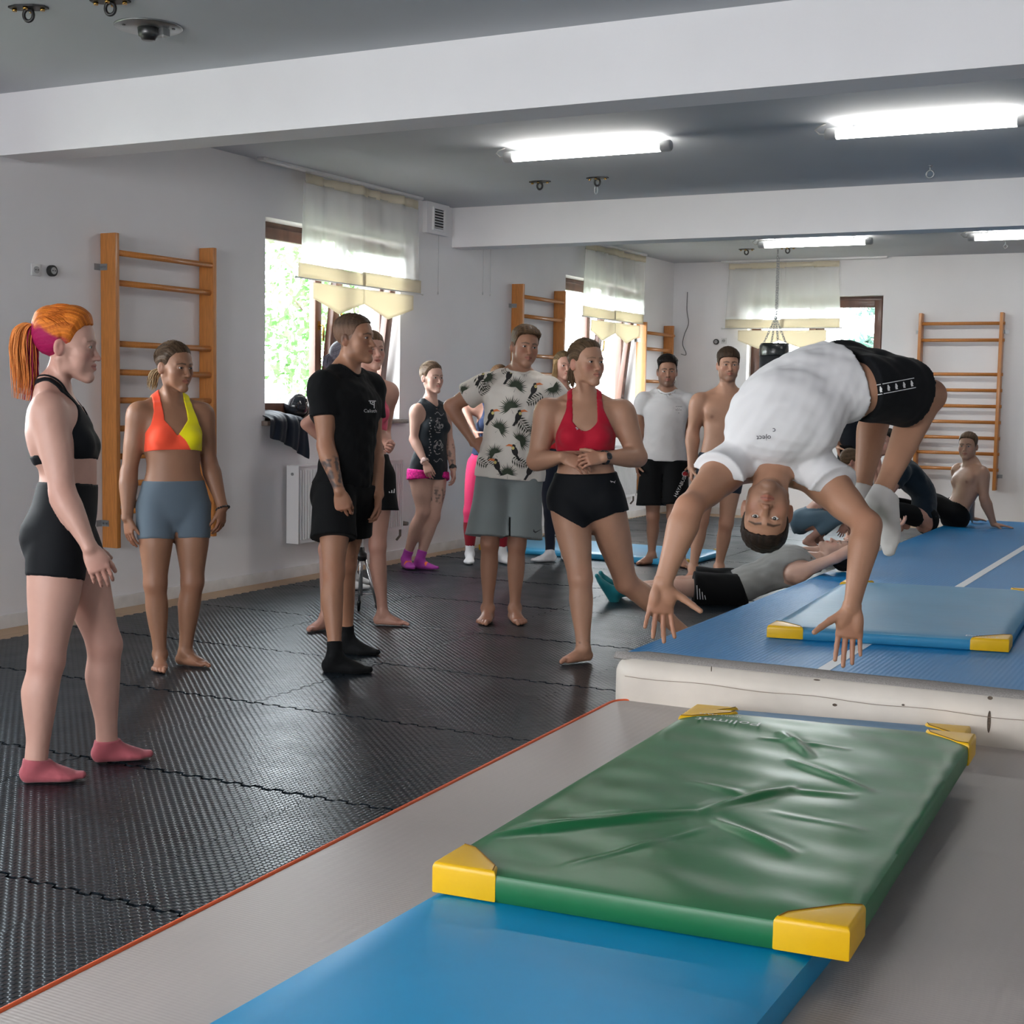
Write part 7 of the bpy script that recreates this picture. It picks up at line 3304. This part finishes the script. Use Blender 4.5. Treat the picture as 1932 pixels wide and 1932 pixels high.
# ---------------------------------------------------------------- blonde woman
def dress9(P):
    S, J, Bd, root = P
    wear_tshirt(P, 'top', cloth('red_top', (200, 30, 44)), hem_t=.2, loose=.008, sleeves=False, neck_r=.085)
    wear_shorts(P, 'leggings', cloth('navy_legging', (28, 34, 48)), top=.28, leg=1.74, off=.006)
    wear_socks(P, cloth('striped_sock', (230, 230, 230), vcol=True), high=.16, colour=stripes(J, srgb(226, 226, 228), ((.13, .14), (.148, .156)), (.03, .03, .035)))
    wear_hair(P, 'back', (.42, .28, .14), (.16, .10, .05), thick=.014, line='f', colfn=lambda x, y, z, c: np.where((z > .06)[:, None], c * .42, c))
    F = J['hf']
    for s in (-1, 1):
        pts = [F(s * .062, .025, .075), F(s * .078, .012, .01), F(s * .082, .0, -.07), F(s * .085, .01, -.15), F(s * .085, .02, -.21)]
        tail(P, pts, [.014, .02, .022, .022, .012], (.58, .40, .20), (.30, .19, .09), n=60, seed=11 + s, name='hair_lock')


S9 = dict(H=1.72, sex='f', skin=ROSY, fr=(1037, 1060, -70), fl=(1066, 1055, 10), pel=(1052, 872, 0), pphi=0, neck=(1060, 742, 0), cphi=5, head=(1064, 692, 0), hphi=18, hk=1.0,
          kr=(1040, 968, -.02), kl=(1066, 966, 0), er=(1025, 806, .0), wr=(1022, 868, -.05), el=(1100, 806, 0), wl=(1098, 868, 0), near=False, hh=.0041, socks=1, hairline='f', dress=dress9,
          facecol=dict(brow=(.12, .07, .04), blush=.4))
make_person(S9, 'blonde woman half hidden between toucan shirt man and red bra woman')


# ---------------------------------------------------------------- woman in red bra
CAT = [(-10, 3), (-8, 5), (-4, 3), (1, 2), (5, -1), (8, 3), (10, 6), (11, 5), (8, 0), (9, -6), (7, -6), (5, -3), (0, -1), (-3, -2), (-6, -4), (-7, -3), (-5, 0), (-8, 1)]


def dress10(P):
    S, J, Bd, root = P
    br = wear_bra(P, cloth('red_knit', (178, 16, 44), rough=.75), lo_t=.50, top=-.165, strap=(.066, .096), arm_cut=.135, scoop=.10)
    o, ux, uy, d, m = plane_at(J, 1092, 809)
    decal(root, br, [[(a * m * .62, b * m * .62) for a, b in CAT]], o, ux, uy, d, material('silver_print', (.55, .5, .5), rough=.4), 'bra_mark', res=.01)
    sh = wear_shorts(P, 'shorts', BLK, top=.30, leg=.42, off=.008, loose=.006, hemz=(-.128, -.045), wr=.002)
    o, ux, uy, d, m = plane_at(J, 1156, 909)
    decal(root, sh, [[(a * m * .5, b * m * .4) for a, b in CAT]], o, ux, uy, d, material('silver_print', (.55, .5, .5), rough=.4), 'shorts_mark', res=.01)
    wear_hair(P, 'back', (.14, .088, .05), (.05, .032, .018), thick=.010, line='f')
    F = J['hf']
    strands(P, (0, -.100, .0), (.24, .155, .09), (.07, .045, .026), n=260, thick=.010, seed=6)
    tail(P, [F(0, -.100, .0), F(.0, -.125, -.03), F(.01, -.125, -.09), F(.015, -.115, -.15)], [.014, .026, .024, .012], (.22, .14, .08), (.10, .06, .035), n=70, seed=15)
    wrist_watch(root, J, 'l', material('black_watch', (.015, .015, .017), rough=.35), cdir(.2, .25, 1), band=.034, up=.012)


S10 = dict(H=1.70, sex='f', skin=(.44, .235, .15), fr=(1100, 1249, -55), fl=(1288, 1221, 35), pel=(1106, 946, -.12), pphi=-4, neck=(1103, 758, -.04), cphi=2,
           head=(1107, 687, -.03), hphi=36, hpitch=2, hk=1.03, kr=(1095, 1090, -.06), kl=(1181, 1098, -.02), sw=.205, hw=.098,
           er=(1012, 870, .0), wr=(1062, 862, -.17), el=(1203, 863, .0), wl=(1138, 863, -.17),
           handr=dict(d=cdir(.85, -.3, .25), n=cdir(-.2, -.5, -.8), th=cdir(.1, .8, .4), curl=.28, spread=.08),
           handl=dict(d=cdir(-.9, -.1, .3), n=cdir(.2, -.5, -.8), th=cdir(-.1, .8, .4), curl=.35, spread=.06),
           hairline='f', bust=1.08, arm=1.62, fat=1.2, leg=1.17, dress=dress10, glute=1.05, delt=1.25, handk=1.12,
           facecol=dict(brow=(.12, .075, .045), browa=.7, blush=.75), iris=(.05, .055, .05), paint=[ink('kr', 'ar', .88, .99, thr=.2, amount=.6)])
make_person(S10, 'woman in red racerback sports bra and black shorts with clasped hands')


# ---------------------------------------------------------------- man in white tee
def dress11(P):
    S, J, Bd, root = P
    sh = wear_tshirt(P, 't_shirt', WHT, hem_t=-.02, sleeve=.50, loose=.016, sl_loose=.014, neck_r=.066, wr=.005, flare=2.0)
    o, ux, uy, d, m = plane_at(J, 1281, 767)
    decal(root, sh, [[((x0 - 6) * m, (-y0 - .7) * m), ((x0 - 6 + w_) * m, (-y0 - .7) * m), ((x0 - 6 + w_) * m, (-y0 + .7) * m), ((x0 - 6) * m, (-y0 + .7) * m)] for x0, y0, w_ in ((0, 0, 1.6), (2, 0, 1.2), (3.7, 0, 2), (6.2, 0, 1.4), (8, 0, 1.8), (10.2, 0, 1.6), (3, 4, 1), (6, 4, 1.2), (0, 6.5, 2.4), (3, 6.5, 1.4), (5, 6.5, 2), (8, 6.5, 3), (5, 12, 2))], o, ux, uy, d, material('faint_print', (.30, .30, .31), rough=.8), 'shirt_print', res=.02)
    so = wear_shorts(P, 'board_shorts', BLK2, top=.0, leg=.80, loose=.028, flare=.016, wr=.003)
    o, ux, uy, d, m = plane_at(J, 1287, 917)
    a = math.radians(66)
    R = lambda q: [((x * math.cos(a) - y * math.sin(a)), (x * math.sin(a) + y * math.cos(a))) for x, y in q]
    decal(root, so, [R(q) for q in text_polys('HAYABUSA', .05, w=46 * m)], o, ux, uy, d, PRT, 'shorts_lettering', res=.02)
    o, ux, uy, d, m = plane_at(J, 1293, 894)
    decal(root, so, [ellipse(0, 0, 5 * m, 4.4 * m)], o, ux, uy, d, material('red_print', srgb(200, 30, 40), rough=.7), 'red_mark', res=.02)
    decal(root, so, [ellipse(0, 0, 6.4 * m, 5.8 * m)], o, ux, uy, d, PRT, 'mark_border', off=.0008, res=.02)
    wear_hair(P, 'short', (.018, .014, .012), (.010, .008, .007), thick=.020, fade=.004, line='m', lift=lambda x, y, z: .006 * np.clip((z - .07) / .03, 0, 1))


S11 = dict(H=1.77, sex='m', skin=(.35, .185, .12), fr=(1229, 1064, -50), fl=(1284, 1068, 25), pel=(1252, 866, 0), pphi=-2, neck=(1258, 746, 0), cphi=2,
           head=(1259, 702, -.02), hphi=4, hpitch=-3, hk=1.03, kr=(1232, 976, -.03), kl=(1270, 974, -.02), sw=.188,
           er=(1205, 806, .04), wr=(1201, 872, -.05), el=(1303, 806, .04), wl=(1303, 872, -.05),
           handr=dict(curl=.45, spread=.03, d=cdir(.1, -1, .1)), handl=dict(curl=.4),
           near=False, hh=.0038, arm=1.1, mus=1.15, dress=dress11,
           facecol=dict(brow=(.015, .012, .01), stubble=.5, goatee=.8, stubcol=(.03, .022, .018), scalp=(.04, .03, .025), scalpa=.7, browk=1.15))
make_person(S11, 'man in white T-shirt and black lettered shorts standing by far wall bars')


# ---------------------------------------------------------------- bare chested man standing
def dress12(P):
    S, J, Bd, root = P
    so = wear_shorts(P, 'boxer_shorts', cloth('navy_boxer', (24, 34, 50)), top=.12, leg=.52, off=.007)
    bd = wear_shorts(P, 'waistband', cloth('band', (52, 74, 92)), top=.135, leg=-.17, off=.010)
    o, ux, uy, d, m = plane_at(J, 1330, 856)
    decal(root, bd, text_polys('DE', .03, w=14 * m), o, ux, uy, d, material('grey_lettering', (.35, .38, .42), rough=.7), 'waistband_lettering', res=.02)
    wear_hair(P, 'short', (.07, .042, .026), (.03, .02, .013), thick=.020, fade=.008, line='low')


def torso_paint(V, c, J, Bd):
    x, y, z = Bd['CF'].inv(V[:, 0], V[:, 1], V[:, 2])
    for s in (-1, 1):
        w = np.exp(-(((x - s * .105) / .013) ** 2 + ((z + .185) / .013) ** 2)) * (y > .04)
        c = c * (1 - .75 * w[:, None]) + np.array([.17, .07, .055])[None] * .75 * w[:, None]
    return c


S12 = dict(H=1.81, sex='m', skin=(.46, .25, .165), fr=(1307, 1090, -8), fl=(1356, 1088, 12), pel=(1362, 868, 0), pphi=4, neck=(1371, 746, 0), cphi=4,
           head=(1374, 690, -.02), hphi=10, hpitch=-2, hk=1.06, kr=(1323, 984, -.03), kl=(1370, 988, -.03), sw=.20,
           er=(1307, 816, .05), wr=(1305, 884, -.05), el=(1432, 812, .05), wl=(1436, 880, -.05),
           handr=dict(curl=.45, spread=.03), near=False, hh=.0038, hb=.0105, arm=1.22, mus=1.25, dress=dress12, paint=[torso_paint], fat=1.04,
           facecol=dict(brow=(.04, .025, .018), stubble=.42, goatee=.9, stubcol=(.05, .03, .02), browk=1.1))
make_person(S12, 'bare chested man in dark boxer shorts standing with goatee')
# ---------------------------------------------------------------- man in mid flip
def dress13(P):
    S, J, Bd, root = P
    sh = wear_tshirt(P, 't_shirt', WHT, hem_t=.17, sleeve=.20, loose=.034, sl_loose=.030, neck_r=.070, flare=1.25, wr=.0045, h=.006)
    o, ux, uy, d, m = plane_at(J, 1441, 822, .45)
    up = math.pi + .05
    R = lambda q, dx, dy: [((x * math.cos(up) - y * math.sin(up)) + dx * m, (x * math.sin(up) + y * math.cos(up)) + dy * m) for x, y in q]
    decal(root, sh, [R(q, 0, 0) for q in text_polys('oject', .03, w=26 * m)], o, ux, uy, d, PRTD, 'shirt_lettering', res=.01)
    decal(root, sh, [R(q, 18, 14) for q in text_polys('c', .03, w=5 * m)], o, ux, uy, d, PRTD, 'shirt_letter', res=.01)
    so = wear_shorts(P, 'shorts', cloth('black_jersey', (9, 11, 15), sheen=.02), top=.10, legl=dict(r=.58, l=.45), loose=.026, flare=.008, wr=.006, h=.0065, deep=0, groove=False)
    o, ux, uy, d, m = plane_at(J, 1685, 730, .45)
    ang = math.radians(12)
    T = lambda q: [((x * math.cos(ang) - y * math.sin(ang)) * m, (x * math.sin(ang) + y * math.cos(ang)) * m) for x, y in q]
    white = [T([(-42, 8.2), (40, 8.2), (40, 9.6), (-42, 9.6)]), T([(-42, -9.6), (40, -9.6), (40, -8.2), (-42, -8.2)])]
    decal(root, so, white, o, ux, uy, d, PRT, 'tape_border', res=.015)
    for i in range(6):
        cx = -36 + 14 * i
        bits = [T([(cx - 2, -5.5), (cx + 2.2, -5.5), (cx + 1.4, -3), (cx + 2.6, 0), (cx + 1.6, 3), (cx + .4, 5.6), (cx - 1.2, 5.2), (cx - 1.6, 2), (cx - 2.4, -1)])]
        decal(root, so, bits, o, ux, uy, d, PRT, 'tape_figure', res=.015)
    wear_socks(P, cloth('white_sock', (206, 202, 198)), high=.055)
    wear_hair(P, 'short', (.035, .022, .016), (.016, .011, .009), thick=.012, fade=.005, line='low')


D13 = dict(neck=(1464, 868, 4.97), chest=(1478, 800, 4.93), waist=(1534, 736, 4.97), pel=(1612, 714, 5.02), hr=(1642, 730, 4.92), hl=(1590, 700, 5.12),
           sr=(1556, 908, 4.93), sl=(1368, 888, 4.93), er=(1637, 990, 4.75), wr=(1607, 1146, 4.68), el=(1300, 958, 4.75), wl=(1251, 1100, 4.70),
           kr=(1754, 746, 5.16), ar=(1655, 948, 5.04), kl=(1664, 752, 5.42), al=(1622, 942, 5.34), head=(1446, 968, 4.86))
J13 = resolve_abs(None, D13)
J13['pf'] = cdir(-.2, .9, .15)
J13['cf'] = cdir(-.05, .15, 1)
for s_ in 'lr':
    J13['toe' + s_] = cdir(-.05, -1, .1)
    J13['sole' + s_] = cdir(-.75, .1, .45)
    J13['kf' + s_] = cdir(.8, .1, -.1)
J13['hf'] = head_frame(J13['head'], cdir(-.22, .0, 1), 0, 0, 1.04, up=cdir(-.08, -1, 0))
S13 = dict(H=1.80, sex='m', skin=(.40, .205, .125), dress=dress13, socks=1, arm=1.18, mus=1.15, leg=1.02, hb=.0088, hh=.0030, hn=.0037, handk=1.1,
           handr=dict(d=cdir(-.05, -1, 0), n=cdir(-.1, 0, 1), th=cdir(-1, 0, 0), curl=.10, spread=.08, tout=.6, tcurl=.1),
           handl=dict(d=cdir(-.1, -1, .1), n=cdir(.1, .05, 1), th=cdir(1, 0, 0), curl=.14, spread=.22, tout=.65, tcurl=.1),
           facecol=dict(brow=(.025, .016, .012), stubble=.38, stubcol=(.07, .045, .035), blush=.4, browz=.002), iris=(.05, .04, .03), face=dict(eyeo=1.3, jaw=1.0), gaze=(-.1, .1))
make_person(S13, 'man upside down in mid air backflip, white T-shirt and black shorts', J13)


# ---------------------------------------------------------------- man lying on the floor
def dress14(P):
    S, J, Bd, root = P
    wear_tshirt(P, 'tank_top', cloth('grey_cotton', (140, 140, 138)), hem_t=.0, loose=.018, sleeves=False, neck_r=.075, wr=.006)
    so = wear_shorts(P, 'shorts', BLK2, top=.08, leg=.72, loose=.022, flare=.012, wr=.004)
    o, ux, uy, d, m = plane_at(J, 1328, 1118, .4)
    decal(root, so, [[((i * 5 - 12) * m, -13 * m), ((i * 5 - 10.6) * m, -13 * m), ((i * 5 - 12.6) * m, (13 - 6 * i) * m), ((i * 5 - 14) * m, (13 - 6 * i) * m)] for i in range(4)], o, ux, uy, d, PRT, 'shorts_mark', res=.02)
    wear_socks(P, cloth('teal_sock', (20, 108, 116)), high=.10)
    wear_hair(P, 'short', (.03, .02, .015), (.012, .009, .008), thick=.014, fade=.008, line='m')


D14 = dict(neck=(1530, 1060, 9.6), chest=(1494, 1066, 9.62), waist=(1444, 1086, 9.66), pel=(1390, 1106, 9.68), hl=(1390, 1113, 9.59), hr=(1390, 1101, 9.77),
           sl=(1500, 1084, 9.44), sr=(1514, 1050, 9.76), el=(1578, 1052, 9.36), wl=(1648, 1014, 9.36), er=(1594, 1030, 9.72), wr=(1672, 997, 9.72),
           kl=(1276, 1109, 9.6), al=(1166, 1116, 9.6), kr=(1284, 1102, 9.8), ar=(1172, 1109, 9.8), head=(1578, 1046, 9.6))
J14 = resolve_abs(None, D14)
J14['pf'] = cdir(-.05, 1, .1)
J14['cf'] = cdir(-.25, 1, .1)
for s_ in 'lr':
    J14['toe' + s_] = cdir(-.55, .85, .1)
    J14['sole' + s_] = cdir(.85, .5, 0)
    J14['kf' + s_] = cdir(0, 1, .1)
J14['hf'] = head_frame(J14['head'], cdir(-.1, 1, .0), 0, 0, 1.0, up=cdir(1, .1, 0))
S14 = dict(ah_arm=1, glute=.8, H=1.76, sex='m', skin=(.50, .31, .24), dress=dress14, socks=1, near=False, arm=.95,
           handl=dict(d=cdir(.8, .5, 0), n=cdir(-.3, .7, .2), th=cdir(.2, .2, -1), curl=.4), handr=dict(d=cdir(.9, .2, 0), n=cdir(-.2, 1, 0), th=cdir(0, 0, 1), curl=.35),
           facecol=dict(stubble=.15))
make_person(S14, 'man lying on his back in grey tank top and teal socks', J14)


# ---------------------------------------------------------------- squatting person
def dress15(P):
    S, J, Bd, root = P
    wear_bra(P, cloth('white_knit', (205, 200, 200)), lo_t=.55, top=-.1)
    wear_shorts(P, 'leggings', cloth('blue_grey_knit', (92, 116, 132)), top=.2, leg=1.75, off=.007, groove=False)
    wear_hair(P, 'back', (.16, .10, .06), (.06, .04, .02), thick=.012, line='f')


D15 = dict(neck=(1582, 902, 13.1), pel=(1522, 982, 13.2), hr=(1522, 984, 13.1), hl=(1524, 980, 13.3), sr=(1586, 915, 12.94), sl=(1580, 908, 13.26),
           er=(1606, 965, 12.95), wr=(1594, 990, 13.0), el=(1612, 960, 13.3), wl=(1606, 988, 13.25), kr=(1584, 976, 12.95), ar=(1528, 1016, 13.05), kl=(1592, 968, 13.4), al=(1545, 1012, 13.35), head=(1606, 872, 13.1))
J15 = resolve_abs(None, D15)
J15['pf'] = cdir(.9, -.3, 0)
J15['cf'] = cdir(.9, -.3, 0)
for s_ in 'lr':
    J15['toe' + s_] = cdir(.9, -.3, .1)
    J15['sole' + s_] = cdir(.3, .9, 0)
    J15['kf' + s_] = cdir(.9, .3, 0)
J15['hf'] = head_frame(J15['head'], cdir(1, -.2, 0), 0, 0, .95)
make_person(dict(H=1.66, sex='f', skin=ROSY, dress=dress15, near=False, hairline='f', glute=1.1), 'person squatting in blue grey leggings beyond lying man', J15)


# ---------------------------------------------------------------- man standing in black, far
def dress16(P):
    S, J, Bd, root = P
    wear_tshirt(P, 't_shirt', cloth('dark_navy', (20, 24, 34)), hem_t=-.03, sleeve=.45, loose=.016)
    so = wear_shorts(P, 'shorts', BLK2, top=.06, leg=.92, loose=.02, flare=.01)
    o, ux, uy, d, m = plane_at(J, 1638, 907, .4)
    decal(root, so, [ellipse(x * m, y * m, 1.1 * m, 2.4 * m, 8, r) for x, y, r in ((0, 1.5, 0), (-2, .8, .6), (2, .8, -.6), (0, -2.6, 1.57))], o, ux, uy, d, PRT, 'shorts_mark', res=.02)
    o, ux, uy, d, m = plane_at(J, 1649, 885, .4)
    decal(root, so, [[(-.6 * m, -30 * m), (.6 * m, -30 * m), (.6 * m, 28 * m), (-.6 * m, 28 * m)]], o, ux, uy, d, PRT, 'shorts_stripe', res=.02)
    wear_hair(P, 'short', (.05, .03, .02), thick=.015, fade=.006, line='m')


S16 = dict(H=1.80, sex='m', skin=MED, fr=(1602, 1018, -5), fl=(1634, 1018, 8), pel=(1618, 844, 0), pphi=0, neck=(1620, 742, 0), cphi=0, head=(1620, 706, 0), hphi=0,
           kr=(1602, 924, -.02), kl=(1634, 924, -.02), er=(1572, 796, .05), wr=(1580, 842, -.1), el=(1666, 796, .05), wl=(1664, 842, -.1), near=False, hb=.012, hh=.006, dress=dress16)
make_person(S16, 'man in black T-shirt and black shorts standing behind the backflip')


# ---------------------------------------------------------------- seated man in dark tee
def dress17(P):
    S, J, Bd, root = P
    sh = wear_tshirt(P, 't_shirt', cloth('dark_teal', (20, 34, 44)), hem_t=-.04, sleeve=.5, loose=.018)
    wear_shorts(P, 'trousers', BLK2, top=.1, leg=1.7, off=.012, groove=False)
    o, ux, uy, d, m = plane_at(J, 1727, 868, .4)
    decal(root, sh, [[(a, b) for a, b in q] for q in text_polys('Ca', .03, w=7 * m)], o, ux, uy, d, PRT, 'shirt_lettering', res=.02)
    wear_hair(P, 'short', (.022, .016, .013), (.010, .008, .007), thick=.018, fade=.006, line='m')


D17 = dict(neck=(1697, 872, 13.2), pel=(1742, 972, 13.2), chest=(1716, 898, 13.2), waist=(1742, 930, 13.2), hl=(1742, 978, 13.1), hr=(1742, 970, 13.3), sl=(1704, 890, 13.02), sr=(1690, 884, 13.38),
           el=(1673, 938, 12.95), wl=(1658, 884, 12.9), er=(1660, 935, 13.4), wr=(1652, 890, 13.35), kl=(1664, 956, 12.92), al=(1694, 986, 13.12), kr=(1664, 946, 13.3), ar=(1706, 982, 13.2), head=(1672, 836, 13.15))
J17 = resolve_abs(None, D17)
J17['pf'] = cdir(-1, .1, 0)
J17['cf'] = cdir(-1, -.3, .1)
for s_ in 'lr':
    J17['toe' + s_] = cdir(-1, .1, 0)
    J17['kf' + s_] = cdir(-.3, .9, 0)
J17['hf'] = head_frame(J17['head'], cdir(-.75, -.05, .7), 0, 0, 1.0)
make_person(dict(H=1.76, sex='m', skin=ROSY, dress=dress17, near=False, facecol=dict(stubble=.3, brow=(.02, .015, .012)), face=dict(smile=.6)), 'man in dark T-shirt sitting on the blue airtrack, chin on hand', J17)


# ---------------------------------------------------------------- seated bare chested man
def dress18(P):
    S, J, Bd, root = P
    wear_shorts(P, 'shorts', BLK2, top=.12, leg=.9, off=.014, groove=False)
    wear_hair(P, 'short', (.14, .085, .05), (.06, .035, .02), thick=.015, fade=.004, line='m')


D18 = dict(neck=(1831, 880, 13.35), pel=(1800, 966, 13.35), chest=(1828, 905, 13.33), waist=(1818, 938, 13.33), hl=(1806, 972, 13.26), hr=(1794, 966, 13.44), sl=(1852, 893, 13.2), sr=(1808, 888, 13.5),
           el=(1857, 940, 13.15), wl=(1875, 989, 13.2), er=(1828, 940, 13.6), wr=(1833, 978, 13.65), kl=(1736, 938, 13.55), al=(1716, 968, 13.75), kr=(1740, 934, 13.8), ar=(1712, 962, 13.95), head=(1826, 843, 13.32))
J18 = resolve_abs(None, D18)
J18['pf'] = cdir(-.9, .45, .3)
J18['cf'] = cdir(-.7, .25, .65)
for s_ in 'lr':
    J18['toe' + s_] = cdir(-1, 0, 0)
    J18['kf' + s_] = cdir(-.3, .9, 0)
J18['hf'] = head_frame(J18['head'], cdir(-.55, -.02, .83), 0, 0, 1.05)
make_person(dict(H=1.76, sex='m', skin=(.42, .24, .165), dress=dress18, near=False, hb=.0115, hh=.0042, mus=1.2, arm=1.15, paint=[torso_paint],
                 handl=dict(d=cdir(.95, -.1, .3), n=cdir(0, -1, 0), th=cdir(0, 0, 1), curl=.06), handr=dict(d=cdir(.95, -.1, -.3), n=cdir(0, -1, 0), th=cdir(0, 0, -1), curl=.06),
                 facecol=dict(brow=(.05, .03, .02), scalp=(.10, .07, .05), scalpa=.6)), 'bare chested man sitting and leaning back on the blue airtrack', J18)
